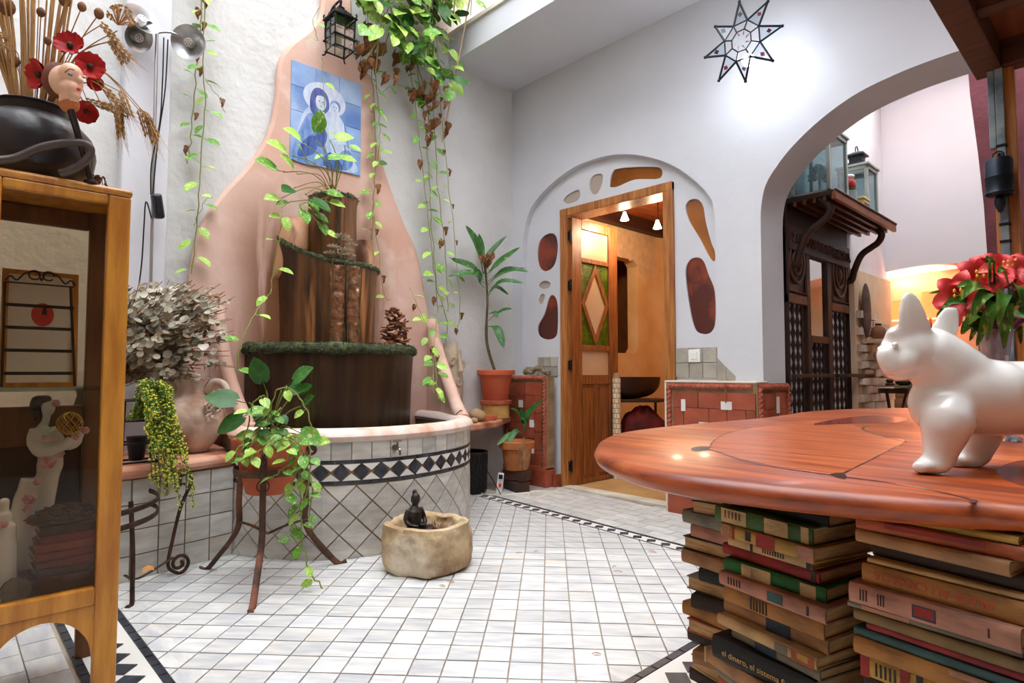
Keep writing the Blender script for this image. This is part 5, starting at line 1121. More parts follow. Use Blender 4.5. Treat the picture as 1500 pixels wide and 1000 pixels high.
obj('liner', MB().lathe([(.115, 0), (.125, .3), (.118, .3), (.108, .01)], bk_, 24), M('black_plastic', (20, 20, 22), .5), t)
for k in range(24):
    for s in (-1, 1):
        a = 2 * PI * k / 24; obj('lattice_strip', MB().tube([bk_ + V(((.119 + .008 * j / 8) * math.cos(a + s * j * .07), (.119 + .008 * j / 8) * math.sin(a + s * j * .07), .02 + j * .033)) for j in range(9)], .004, 4), bpy.data.materials['black_plastic'], t)
obj('rim', MB().tube([bk_ + V((.124 * math.cos(2 * PI * k / 28), .124 * math.sin(2 * PI * k / 28), .302)) for k in range(28)], .008, 6, closed=True), bpy.data.materials['black_plastic'], t)
ps = fl(731, 722); ps.z = 0; lean = V((.06, .09, .99)).normalized(); t = thing('power_strip', 'white multi-socket power strip with a red switch leaning upright on the floor', 'power strip', ps)
rt_ = orient(lean, -FH); obj('body', MB().box(ps + lean * .075 - FH * .0, (.045, .15, .03), rt_), SWM, t, False, bev=.004); obj('switch', MB().box(ps + lean * .06 + rt_ @ V((0, 0, .017)), (.02, .026, .01), rt_), M('red_switch', (214, 40, 36), .4), t, False, bev=.002); obj('plug', MB().box(ps + lean * .125 + rt_ @ V((0, 0, .022)), (.03, .03, .03), rt_), BLACKM, t, False, bev=.004)
for k in (-1, 1): obj('socket', MB().lathe([(.014, 0), (.014, .003), (.011, .003), (.011, -.001)], ps + lean * (.025 if k < 0 else .098) + rt_ @ V((0, 0, .0152)), 14, rt_), SWM, t)
CBL = M('ivory_cable', (226, 218, 200), .5)
pts = [(727, 722), (715, 726), (702, 724)]; tag(obj('power_lead', MB().tube(smooth_path([fl(x, y, .006) for x, y in [(733, 724), (742, 725), (756, 723), (774, 722), (790, 719), (808, 720), (824, 722), (836, 719), (840, 712), (832, 710), (820, 716), (806, 722), (790, 728), (777, 727), (774, 723), (782, 719), (800, 719)]], 6), .0055, 6), CBL), 'ivory power lead looped on the paving by the doorstep', 'cable')
tag(obj('short_lead', MB().tube(smooth_path([fl(x, y, .006) for x, y in [(730, 722), (722, 725), (712, 724), (705, 722)]], 6), .005, 6), CBL), 'short ivory lead running under the corner slab', 'cable')
tag(obj('hanging_wire', MB().tube(smooth_path([wl(668, 607, .72), wl(676, 601, .70), wl(682, 612, .60), V((.50, -.90, .40)), V((.42, -.80, .16)), V((.40, -.7, .25)), V((.42, -.6, .12)), V((.46, -.55, .01))], 8), .0035, 5), BLACKM), 'dark thin wire drooping from the pool rim to the floor', 'wire')
# long cord from the gallery
tag(obj('gallery_rope', MB().tube([onp(692, -20, 1, -.74), onp(668, 105, 1, -.75), onp(643, 230, 1, -.76)], .007, 6), M('beige_cord', (206, 182, 148), .9)), 'beige rope hanging aslant from the gallery edge', 'rope')
# fallen petals on the floor
R5 = random.Random(9); 
for k, (x, y) in enumerate([(378, 826), (372, 836), (384, 822), (388, 834), (660, 852), (648, 858), (760, 810), (785, 808), (900, 830), (956, 808), (905, 837), (1008, 872 - 60), (874, 958)]):
    c = fl(x, y, .006); a = R5.uniform(0, 6.3); s = R5.uniform(.012, .024)
    tag(obj('fallen_leaf', MB().grid(lambda u, v_: c + V((math.cos(a) * (v_ - .5) * s * 2 - math.sin(a) * (u - .5) * s * .5 * math.sin(PI * v_), math.sin(a) * (v_ - .5) * s * 2 + math.cos(a) * (u - .5) * s * .5 * math.sin(PI * v_), .004 * math.sin(v_ * PI) + .003 * abs(u - .5))), 2, 5), M('fallen_leaf_brown', (170, 112, 72), .85, rnd=.2) if k == 0 else bpy.data.materials['fallen_leaf_brown']), 'tiny curled brown leaf fallen ' + ('under the iron plant stand' if k < 4 else 'against the stone trough' if k < 6 else 'on the open marble floor'), 'leaf', 'fallen leaves on the marble floor')
# ================================================================== DISPLAY CABINET
CF, CB = 1.70, 1.385
CY1 = wl(184, 560, CF).y; CY0 = CY1 - .352; CT = wl(186, 283, CF).z
GOLD = M('golden_varnished_wood', (206, 142, 52), .4, c2=(168, 104, 32), ns=5, st=(6, 6, .8), bump=.15, coat=.25, c3=(110, 66, 24), ns3=6, st3=(4, 4, 1), ramp3=(.66, .78))
BRN = M('brown_cabinet_wood', (120, 78, 44), .55, c2=(92, 56, 30), ns=5, st=(6, 6, .8))
cab = thing('display_cabinet', 'golden wooden display cabinet with glass front and arched apron', 'cabinet', ((CF + CB) / 2, (CY0 + CY1) / 2, 0))
SW = wl(184, 560, CF).y - wl(150, 560, CF).y
cb_ = lambda a, b, nm, m=GOLD, bev=.005: obj(nm, MB().bx(a, b), m, cab, False, bev=bev)
zg1 = wl(160, 298, CF).z; zg0 = wl(150, 858, CF).z; zrail = wl(150, 884, CF).z
for ya, yb in ((CY1 - SW, CY1), (CY0, CY0 + SW)):
    cb_((CF - .035, ya, 0), (CF, yb, CT - .012), 'front_stile'); cb_((CB, ya + (.0 if ya > CY0 else 0), 0), (CB + .03, yb, CT - .012), 'back_stile', BRN)
cb_((CF - .035, CY0 + SW, zg1), (CF, CY1 - SW, CT - .012), 'top_rail'); cb_((CF - .035, CY0 + SW, zrail), (CF, CY1 - SW, zg0), 'bottom_rail')
cb_((CB, CY0 + SW, zg1 - .03), (CB + .025, CY1 - SW, CT - .012), 'back_rail', BRN); cb_((CB, CY0 + SW, .68), (CB + .025, CY1 - SW, .80), 'back_rail', BRN)
top = MB().bx((CB - .01, CY0 - .004, CT - .012), (CF + .004, CY1 + .004, CT + .012)); obj('top_board', top, GOLD, cab, True, 40, bev=.01)
cb_((CB + .02, CY0 + .01, zrail), (CF - .035, CY1 - .01, zg0 - .01), 'floor_board', BRN); cb_((CB, CY0 + SW, zg0 - .02), (CB + .012, CY1 - SW, .69), 'back_panel', M('dark_back_panel', (64, 40, 24), .6, c2=(44, 26, 16), ns=4))
for yy in (CY0 + .004, CY1 - .012):
    cb_((CB + .03, yy, zg1), (CF - .035, yy + .008, CT - .012), 'side_rail', BRN, .002); cb_((CB + .03, yy, zrail), (CF - .035, yy + .008, zg0), 'side_rail', BRN, .002)
# arched apron
ap = [(CY0 + SW - .001, zrail), (CY1 - SW + .001, zrail), (CY1 - SW + .001, zrail - .17)]
aw = CY1 - CY0 - 2 * SW; cyy = (CY0 + CY1) / 2
ap = [(CY0 + SW, zrail - .001), (CY1 - SW, zrail - .001)] + [(cyy + aw / 2 * math.cos(a) * 1.0, zrail - .16 + .14 * math.sin(a)) for a in [k * PI / 16 for k in range(17)]]
obj('apron', MB().prism([V((CF - .03, y_, z_)) for y_, z_ in ap], (.024, 0, 0)), GOLD, cab, True, 30)
CG = GLASS('cabinet_glass', (232, 226, 216), .018, .02)
cb_((CF - .02, CY0 + SW - .004, zg0 - .004), (CF - .016, CY1 - SW + .004, zg1 + .004), 'glass_door', CG, 0); cb_((CB + .008, CY0 + SW, .79), (CB + .011, CY1 - SW, zg1), 'back_glass', CG, 0)
for yy in (CY0 + .012, CY1 - .016): cb_((CB + .03, yy, zg0), (CF - .035, yy + .004, zg1), 'side_glass', CG, 0)
zsh = wl(70, 568, CF - .1).z; cb_((CB + .014, CY0 + .02, zsh - .008), (CF - .04, CY1 - .02, zsh), 'glass_shelf', GLASS('shelf_glass', (200, 216, 206), .06, .03), .001)
cy = lambda px, x=1.55: wl(px, 560, x).y
cz = lambda px, py, x=1.55: wl(px, py, x).z
# jewellery rack and framed picture on the glass shelf
BW_ = M('rack_black', (24, 22, 22), .5, .3)
xj = 1.60; ya, yb = cy(2, xj), cy(108, xj); zt_ = cz(100, 418, xj)
rk = thing('jewellery_rack', 'black wire jewellery rack with scrolled top on the glass shelf', 'jewellery rack', (xj, (ya + yb) / 2, zsh))
for y_, y2 in ((ya, ya), (yb - .012, yb)): obj('side_bar', MB().tube([(xj - .03, y_, zt_), (xj + .02, y2, zsh + .004)], .0035, 6), BW_, rk)
for k in range(5):
    z_ = zt_ - (zt_ - zsh) * (k * .215); xx = xj - .03 + .05 * k * .215; obj('bar', MB().box((xx, (ya + yb) / 2, z_), (.004, yb - ya - .006, .009 if k else .004)), BW_, rk, False)
ym_ = (ya + yb) / 2; hw = (yb - ya) / 2
sc_ = smooth_path([(xj - .03, ya, zt_ + .004), (xj - .03, ya + .012, zt_ + .018), (xj - .03, ya + .026, zt_ + .008), (xj - .03, ya + .045, zt_ + .03), (xj - .03, ym_ - .01, zt_ + .034), (xj - .03, ym_, zt_ + .012), (xj - .03, ym_ + .01, zt_ + .034), (xj - .03, yb - .045, zt_ + .03), (xj - .03, yb - .026, zt_ + .008), (xj - .03, yb - .012, zt_ + .018), (xj - .03, yb, zt_ + .004)], 6)
obj('scroll_top', MB().tube(sc_, .0025, 6), BW_, rk)
for s in (-1, 1): obj('scroll_ring', MB().tube([(xj - .03, ym_ + s * .016 + .013 * math.cos(j * .4), zt_ + .026 + .013 * math.sin(j * .4)) for j in range(15)], .0022, 5), BW_, rk)
xp = 1.47; ya, yb = cy(8, xp), cy(103, xp); zp = cz(60, 402, xp)
fr = thing('framed_print', 'wooden framed white print with a red oval behind the jewellery rack', 'picture', (xp, (ya + yb) / 2, zsh)); lean = lambda z_: xp - (z_ - zsh) * .12
def pl_(y0_, y1_, z0_, z1_, t0, t1): return MB().prism([V((lean(z0_) + t0, y0_, z0_)), V((lean(z0_) + t0, y1_, z0_)), V((lean(z1_) + t0, y1_, z1_)), V((lean(z1_) + t0, y0_, z1_))], (t1 - t0, 0, 0))
obj('paper', pl_(ya, yb, zsh + .003, zp, 0, .003), M('white_card', (226, 224, 220), .8), fr, False)
for a_, b_, c_, d_ in ((ya - .016, ya, zsh, zp + .014), (yb, yb + .016, zsh, zp + .014), (ya, yb, zp, zp + .014), (ya, yb, zsh, zsh + .014)): obj('frame_strip', pl_(a_, b_, c_, d_, -.004, .01), GOLD, fr, False)
ocy, ocz = cy(60, xp), cz(60, 460, xp); dsc = [V((lean(ocz + .036 * math.sin(a)) + .0036, ocy + .028 * math.cos(a), ocz + .036 * math.sin(a))) for a in [2 * PI * k / 24 for k in range(24)]]
obj('red_oval', MB().prism(dsc, (.0008, 0, 0)), M('red_print', (200, 48, 44), .7, c2=(214, 70, 60), ns=20), fr, False)
sil = [(-.006, -.012), (.006, -.012), (.0055, .004), (.003, .01), (.0035, .016), (0, .024), (-.0035, .016), (-.003, .01), (-.0055, .004)]
obj('dark_bottle_motif', MB().prism([V((lean(ocz + b_) + .0046, ocy + .004 + a_, ocz + .012 + b_)) for a_, b_ in sil], (.0006, 0, 0)), BW_, fr, False)
# porcelain figurine
zb0 = zg0 - .008
xf = 1.457
pf = lambda px, py, dx=0: wl(px, py, xf + dx)
g = pf(70, 850); gz = zb0
figs = thing('porcelain_lady', 'white porcelain lady with black hair lifting a gold wire ball inside the cabinet', 'figurine', (xf, g.y, gz))
PORC = M('white_porcelain', (226, 224, 224), .15, coat=.5, c2=(206, 208, 216), ns=5); 
mb = MB().tube(smooth_path([V((xf, pf(50, 850).y, gz)), pf(52, 830), pf(54, 790), pf(58, 745), pf(66, 712), pf(72, 688), pf(74, 670), pf(70, 645), pf(62, 628), pf(67, 616), pf(68, 605)], 4), [.052, .052, .052, .05, .05, .048, .048, .046, .044, .042, .04, .038, .036, .035, .034, .033, .032, .031, .03, .03, .032, .034, .034, .033, .032, .031, .03, .03, .032, .034, .034, .03, .02, .014, .012, .011, .011, .011, .011, .011, .011], 14)
mb.ball(pf(70, 597), (.02, .02, .026), 14, 10)
mb.tube(smooth_path([pf(55, 628), pf(50, 645), pf(60, 662, .03), pf(90, 655, .05), pf(105, 642, .05)], 4), [.02] * 6 + [.018] * 5 + [.014] * 6, 10); mb.tube(smooth_path([pf(78, 628), pf(88, 648, .03), pf(108, 650, .03), pf(122, 625, .03)], 4), [.018] * 6 + [.016] * 4 + [.012] * 3, 10)
mb.tube(smooth_path([pf(48, 700), pf(38, 740), pf(30, 790), V((xf, pf(28, 850).y, gz + .004))], 4), [.03, .03, .03, .034, .034, .036, .036, .038, .04, .04, .042, .042, .042], 12)
organic('body', mb, PORC, figs, .0045, 3)
HAIR = M('glossy_black_hair', (22, 18, 18), .3)
organic('hair', MB().ball(pf(57, 593, -.014), (.022, .024, .03), 14, 10).ball(pf(58, 586, -.006), (.02, .022, .016), 12, 8).ball(pf(66, 585), (.016, .018, .014), 10, 8).tube([pf(55, 600), pf(56, 615)], [.014, .01], 8), HAIR, figs, .004, 2)
PKF = M('pink_porcelain_flower', (206, 130, 140), .3, c2=(230, 200, 204), ns=40)
def flower(c, r, par, mat, nm='flower'):
    mb = MB()
    for k in range(6):
        a = k * PI / 3; d = V((.25, math.cos(a), math.sin(a))); mb.ball(c + d * r * .55, (r * .3, r * .45, r * .45), 8, 6)
    mb.ball(c + V((r * .4, 0, 0)), r * .3, 8, 6); return obj(nm, mb, mat, par)
for x, y, r in [(82, 590, .012), (70, 676, .022), (87, 664, .014), (66, 640, .01), (78, 642, .01), (43, 730, .018), (48, 763, .02), (62, 783, .022), (66, 765, .016), (110, 640, .012), (125, 630, .012), (55, 705, .012), (40, 745, .012)]: flower(pf(x, y, .042), r, figs, PKF)
obj('gold_ball', MB().tube([pf(102, 620, .05) + V((.034 * math.sin(k * .37) * math.cos(k * .05 * 6.1), .034 * math.sin(k * .37) * math.sin(k * .305), .034 * math.cos(k * .37))) for k in range(170)], .0014, 4), M('gold_wire', (196, 150, 70), .3, .9), figs)
# smaller porcelain figure at the cabinet's left stile
q = wl(6, 830, 1.6); t = thing('porcelain_girl', 'small white porcelain girl standing by the cabinet side', 'figurine', (1.6, q.y, zb0)); f2 = lambda px, py: wl(px, py, 1.6)
organic('body', MB().tube(smooth_path([V((1.6, q.y, zb0)), f2(6, 800), f2(7, 770), f2(6, 752), f2(6, 742)], 4), [.03] * 5 + [.026] * 4 + [.018] * 4 + [.012] * 4, 12).ball(f2(6, 736), .014, 10, 8), PORC, t, .004, 2)
flower(f2(5, 765) + V((.025, 0, 0)), .01, t, PKF)
# old books in the cabinet with a glittering woven dish
BKR = [M('old_red_cloth', (130, 48, 30), .7, c2=(96, 34, 22), ns=8), M('old_brown_cloth', (84, 46, 30), .75, c2=(60, 32, 22), ns=8), M('old_rust_cloth', (150, 66, 34), .7, c2=(112, 44, 24), ns=8)]
PAGE = M('yellowed_pages', (196, 160, 112), .9, c2=(166, 128, 84), ns=30, st=(1, 1, 8))
def book(name, lab, c, w_, d_, h_, rz, cov, group, panels=(), cat='book', spine=1, texts=(), pagem=PAGE):
    """c: centre of the bottom face; spine on the local -Y side when spine=1"""
    rot = Matrix.Rotation(rz, 3, 'Z'); T = lambda x, y, z_: V(c) + rot @ V((x, y, z_)); t = thing(name, lab, cat, V(c), group); b = .0022
    def bb(x0, x1, y0, y1, z0_, z1_, nm, m, bev=0):
        return obj(nm, MB().box(T((x0 + x1) / 2, (y0 + y1) / 2, (z0_ + z1_) / 2), (x1 - x0, y1 - y0, z1_ - z0_), rot), m, t, False, bev=bev)
    cv = MB()
    for z0_, z1_ in ((0, b), (h_ - b, h_)): cv.box(T(0, 0, (z0_ + z1_) / 2), (w_, d_, z1_ - z0_), rot)
    ys = -d_ / 2 * spine
    n = 6; sp_ = []
    for k in range(n + 1):
        a = -PI / 2 + PI * k / n; sp_.append((ys - spine * .004 * math.cos(a), h_ / 2 + h_ / 2 * math.sin(a)))
    cv.add([T(-w_ / 2, y_, z_) for y_, z_ in sp_] + [T(w_ / 2, y_, z_) for y_, z_ in sp_], [(k, k + 1, n + 2 + k, n + 1 + k) for k in range(n)] + [tuple(range(n, -1, -1)), tuple(range(n + 1, 2 * n + 2))])
    obj('cover', cv, cov, t, True, 40); bb(-w_ / 2 + .003, w_ / 2 - .003, -d_ / 2 + (.002 if spine > 0 else .003), d_ / 2 - (.003 if spine > 0 else .002), b, h_ - b, 'pages', pagem)
    for (u0, u1, v0, v1, m) in panels:
        y_ = ys - spine * .0042; obj('spine_panel', MB().prism([T(-w_ / 2 + w_ * u0, y_, h_ * v0), T(-w_ / 2 + w_ * u1, y_, h_ * v0), T(-w_ / 2 + w_ * u1, y_, h_ * v1), T(-w_ / 2 + w_ * u0, y_, h_ * v1)], rot @ V((0, -spine * .0006, 0))), m, t, False)
    for (txt, u, v_, size, m, flip) in texts:
        y_ = ys - spine * .0052; o_ = T(-w_ / 2 + w_ * u, y_, h_ * v_); xd = rot @ V((-1 if flip else 1, 0, 0)); yd = V((0, 0, -1 if flip else 1)); obj('lettering', text_mb(txt, size, o_, xd, yd), m, t, False)
    return t
xs = 1.585; zc_ = zb0; ybk = cy(110, xs); RB = random.Random(3)
labs = ['bottom wide brown old book of the stack inside the cabinet', 'dark brown old book second from the bottom of the cabinet stack', 'rust red old book third from the bottom of the cabinet stack', 'red old book in the middle of the cabinet stack', 'bright rust old book above the middle of the cabinet stack', 'dull red old book second from the top of the cabinet stack', 'dark topmost old book carrying the glittering dish']
hs = [.046, .022, .022, .022, .024, .022, .026]
for k in range(7):
    w_ = (.128 if k == 0 else .12) ; book('old_book', labs[k], (xs, ybk - (.012 if k == 0 else 0) + RB.uniform(-.006, .006), zc_), .16 if k else .2, w_ + .0, hs[k], PI / 2 + RB.uniform(-.06, .06), BKR[[1, 1, 0, 0, 2, 0, 1][k]], 'old books inside the cabinet'); zc_ += hs[k] + .0002
dish = thing('woven_dish', 'glittering bronze woven dish lying on the cabinet book stack', 'dish', (xs, cy(105, xs), zc_)); mb = MB(); RD = random.Random(8)
for k in range(420):
    a = RD.uniform(0, 2 * PI); r = .085 * math.sqrt(RD.random()); h_ = .035 * (1 - (r / .09) ** 2) + RD.uniform(-.004, .006); c = V((xs + r * math.cos(a) * .75, cy(103, xs) + r * math.sin(a), zc_ + .006 + max(0, h_))); d = V((RD.uniform(-1, 1), RD.uniform(-1, 1), RD.uniform(-.4, .4))).normalized() * .014; mb.tube([c - d, c + V((0, 0, .003)), c + d], .0012, 3)
mb.lathe([(.08, 0), (.09, .006), (.0, .034)], (xs, cy(103, xs), zc_), 20, sq=(.75, 1)); obj('weave', mb, M('bronze_straw', (104, 72, 44), .4, .4, c2=(60, 40, 26), ns=60), dish, stuff=True)
gp = wl(22, 868, 1.655); t = thing('glass_coaster', 'round cut glass dish propped at the cabinet front', 'dish', (1.655, gp.y, zg0 - .008)); rot_ = Matrix.Rotation(1.35, 3, 'Y'); cc_ = V((1.655, gp.y, zg0 + .022)); obj('disc', MB().lathe([(0, 0), (.03, .001), (.034, .006), (.03, .005), (0, .004)], cc_, 26, rot_, wob=.03, lobes=13), M('cut_glass', (150, 140, 124), .1, trans=.7), t)
# ------------------------------------------------------------------ on top of the cabinet
zt2_ = CT + .012
px_ = V((1.53, wl(48, 240, 1.53).y, zt2_)); 
BLKP = M('black_glazed_pot', (30, 28, 30), .35, c2=(52, 48, 48), ns=5, bump=.4, bs=14)
pot_ = thing('black_pot', 'round black ribbed clay pot on top of the cabinet', 'pot', px_)
obj('body', MB().lathe([(.08, 0), (.115, .02), (.147, .07), (.154, .115), (.142, .16), (.11, .195), (.092, .205), (.095, .225), (.103, .23), (.098, .234), (.085, .225), (.08, .2)], px_, 40, wob=.012, lobes=16), BLKP, pot_)
whe = thing('dried_bouquet', 'dried wheat and seed heads in the black pot', 'dried bouquet', px_ + V((0, 0, .2))); RW = random.Random(17)
WHT = M('dried_wheat', (186, 146, 92), .8, c2=(150, 108, 62), ns=12); POD = M('dried_seed_pod', (140, 96, 58), .85, c2=(104, 68, 40), ns=30, bump=.5)
wd = (px_ - CAM).dot(FW); W = lambda x, y, dd_=0: dp(x, y, wd + dd_)
stems = MB(); sd0 = px_ + V((0, 0, .19))
def stalk(x, y, bend=0., r=.0022, dd_=0.):
    e = W(x, y, dd_); b0 = sd0 + V((RW.uniform(-.05, .05), RW.uniform(-.05, .05), 0)); h_ = V((e.x - px_.x, e.y - px_.y, 0)); m_ = px_ + h_ * min(.6, .052 / max(.001, h_.length)) + V((0, 0, .25)); b0 = px_ + (m_ - px_) * .35 + V((0, 0, .10)); b0.z = px_.z + .19; P = smooth_path([b0, m_, m_.lerp(e, .45) + V((0, 0, (.03 if e.z > m_.z else .09) + bend)), e], 7); stems.tube(P, r, 5); return P
for k in range(46):
    x = RW.uniform(-60, 120); P = stalk(x, RW.uniform(-60, 15), 0, RW.uniform(.0015, .0045), RW.uniform(-.08, .1))
def ear(x, y, dx, dy, n=9, s=.012, nm='wheat_ear', awn=True):
    P0 = W(x, y, -.04); d = (W(x + dx, y + dy, -.04) - P0).normalized(); mb = MB(); sd = d.orthogonal().normalized(); s2 = d.cross(sd)
    for k in range(n):
        for j in range(3):
            a = j * 2.1 + k * 1.05; o_ = (sd * math.cos(a) + s2 * math.sin(a)); c = P0 + d * (k * .0085) + o_ * .005; mb.tube([c - d * .004, c + d * .004 + o_ * .003, c + d * .011 + o_ * .004], [.001, .0035, .0006], 5)
            if awn and k % 2 == 0: mb.tube([c + d * .01, c + d * .06 + o_ * .012], [.0006, .0003], 3)
    obj(nm, mb, WHT, whe)
for x, y, dx, dy in [(150, 35, 22, 28), (165, 60, 20, 20), (128, 148, 20, 5), (172, 165, 4, 28), (178, 135, 8, 22), (205, 162, 8, 24), (212, 165, 10, 20), (155, 130, 15, 18), (150, 155, 18, 6), (20, 75, -14, -8), (10, 55, -14, -6), (218, 172, 4, 18), (162, 60, 16, 26), (175, 158, 2, 30)]:
    stalk(x, y, .03, .0014, -.04); ear(x, y, dx, dy)
for x, y, r in [(10, 10, .026), (145, 20, .016), (120, 10, .014), (22, 90, .016), (60, 18, .014), (95, 0, .02), (70, 60, .012)]:
    stalk(x, y, .0, .0018); obj('seed_pod', MB().ball(W(x, y, -.03), (r * .8, r * .8, r), 12, 8), POD, whe)
umb = MB(); c = W(178, 27, -.04); stalk(172, 45, .02, .0016, -.04)
for k in range(70):
    a, b = RW.uniform(0, 6.3), RW.uniform(-.2, 1.2); d = (RT * math.cos(a) * math.cos(b) + V((0, 0, 1)) * math.sin(b) - FH * math.sin(a) * math.cos(b)) * .034; umb.tube([c - V((0, 0, .02)) - RT * .01, c + d * .9], .0006, 3).ball(c + d, .0035, 5, 4)
obj('umbel', umb, M('umbel_brown', (176, 128, 70), .85), whe); obj('stalks', stems, WHT, whe)
POP = M('red_silk_poppy', (206, 34, 30), .6, c2=(168, 20, 22), ns=9, rnd=.12)
for k, (x, y, r, dx, dy, lab) in enumerate([(103, 67, .034, .3, .3, 'open red poppy at the top of the dried bouquet'), (132, 98, .034, .8, 0, 'red poppy leaning right among the wheat'), (58, 110, .038, -.5, -.2, 'large red poppy behind the painted mask'), (127, 163, .03, .4, -.7, 'drooping red poppy below the painted mask'), (140, 122, .02, .6, -.4, 'small half closed red poppy beside the mask')]):
    c = W(x, y, -.02 if k > 2 else -.07); n_ = (-FH + RT * dx + V((0, 0, dy))).normalized(); s1 = n_.orthogonal().normalized(); s2 = n_.cross(s1); t = thing('silk_poppy', lab, 'flower', c, 'poppies in the dried bouquet')
    for j in range(5):
        a = j * 2 * PI / 5; d = s1 * math.cos(a) + s2 * math.sin(a); tt = n_.cross(d)
        obj('petal', MB().grid(lambda u, v_: c + d * (r * v_ * 1.05) + tt * (r * (u - .5) * 1.5 * math.sin(PI * (.12 + .7 * v_))) + n_ * (r * (.55 * v_ * v_ - .1 + .09 * math.sin(u * 14 + j) * v_)), 6, 5), POP, t)
    obj('heart', MB().ball(c + n_ * r * .1, r * .25, 10, 6), M('poppy_heart', (60, 44, 20), .7) if k == 0 else bpy.data.materials['poppy_heart'], t)
    h_ = V((c.x - px_.x, c.y - px_.y, 0)); m_ = px_ + h_ * min(.6, .055 / max(.001, h_.length)) + V((0, 0, .25)); b0 = V((m_.x, m_.y, px_.z + .19)); obj('stalk', MB().tube(smooth_path([b0, m_, m_.lerp(c, .6) + V((0, 0, .02 if c.z > m_.z else .06)), c - n_ * .005], 5), .0018, 5), DSTEM, t)
# painted doll mask on a stick (profile towards the fountain)
mk = thing('painted_mask', 'pale painted doll face on a dark rod before the black pot', 'mask', wl(133, 266, 1.688)); md = wd - .12; MK = lambda x, y, dd_=0: dp(x, y, md + dd_)
SKN = M('painted_skin', (236, 196, 164), .4, c2=(226, 170, 140), ns=5)
pxm = md / FPX
mb = MB().ball(MK(97, 120, .02), (.040, .040, .044), 18, 14).ball(MK(104, 108), (.028, .028, .028), 14, 10).ball(MK(103, 130), (.026, .026, .026), 14, 10)
mb.ball(MK(108, 140), (.017, .017, .014), 12, 8).ball(MK(113, 128), (.009, .009, .007), 10, 8).ball(MK(113, 133), (.008, .008, .006), 10, 8).tube([MK(112, 108), MK(118, 118), MK(119, 121)], [.006, .0085, .006], 8).tube([MK(100, 140, .01), MK(102, 153, .01)], [.022, .024], 12)
organic('face', mb, SKN, mk, .0035, 4)
obj('eye', MB().ball(MK(103, 109, -.031), (.006, .006, .0045), 10, 6), M('eye_blue', (110, 130, 120), .2), mk); obj('brow', MB().tube(smooth_path([MK(95, 106, -.03), MK(102, 101, -.031), MK(109, 103, -.025)], 4), .0014, 5), M('brow_brown', (120, 70, 46), .7), mk); obj('lips', MB().ball(MK(115, 130.5, -.004), (.006, .006, .005), 8, 6), M('lip_red', (200, 70, 64), .4), mk)
obj('hair_cap', MB().ball(MK(85, 118, .035), (.038, .038, .05), 14, 10), M('auburn_hair', (120, 62, 40), .7, c2=(84, 40, 28), ns=20), mk)
obj('neck_ring', MB().tube([MK(101, 152, .01), MK(104, 160, .01)], [.026, .02], 14), M('copper_neck', (190, 110, 66), .5), mk)
obj('rod', MB().tube([MK(102, 155, .01), wl(119, 212, 1.70), wl(133, 263, 1.688)], [.009, .009, .008], 10).lathe([(.018, 0), (.017, .008), (.009, .012)], V((1.688, wl(133, 263, 1.688).y, zt2_)), 14), M('dark_rod', (48, 38, 36), .35, .3), mk)
cn_ = [wl(x, y, o_) for x, y, o_ in ((-20, 250, 1.698), (20, 232, 1.70), (60, 216, 1.71), (100, 209, 1.724), (125, 211, 1.728), (133, 222, 1.728), (122, 238, 1.724), (104, 249, 1.714), (88, 258, 1.702))]
cn_ = [V((q.x, q.y, max(q.z, zt2_ + .0105))) for q in cn_]
tag(obj('bent_cane', MB().tube(smooth_path(cn_, 6), .011, 10), M('grey_cane', (74, 62, 56), .4)), 'bent dark grey cane lying across the cabinet top', 'cane')
sp_ = wl(145, 262, 1.6); t = thing('wire_spider', 'tiny beaded wire creature on the cabinet corner', 'ornament', (1.6, sp_.y, zt2_)); BDM = M('copper_beads', (104, 62, 40), .3, .5)
c = V((1.6, sp_.y - .004, zt2_ + .035)); obj('body', MB().ball(c, .011, 10, 8).ball(c + V((0, .0, .013)), .007, 8, 6), BDM, t)
for k in range(8):
    a = k * PI / 4; d = V((math.cos(a), math.sin(a), 0)); P = smooth_path([c, c + d * .018 + V((0, 0, .012)), V((c.x, c.y, zt2_ + .003)) + d * .028], 4); mb = MB().tube(P, .0014, 4)
    for q in P[::2]: mb.ball(q, .0035, 6, 4)
    obj('leg', mb, BDM, t)
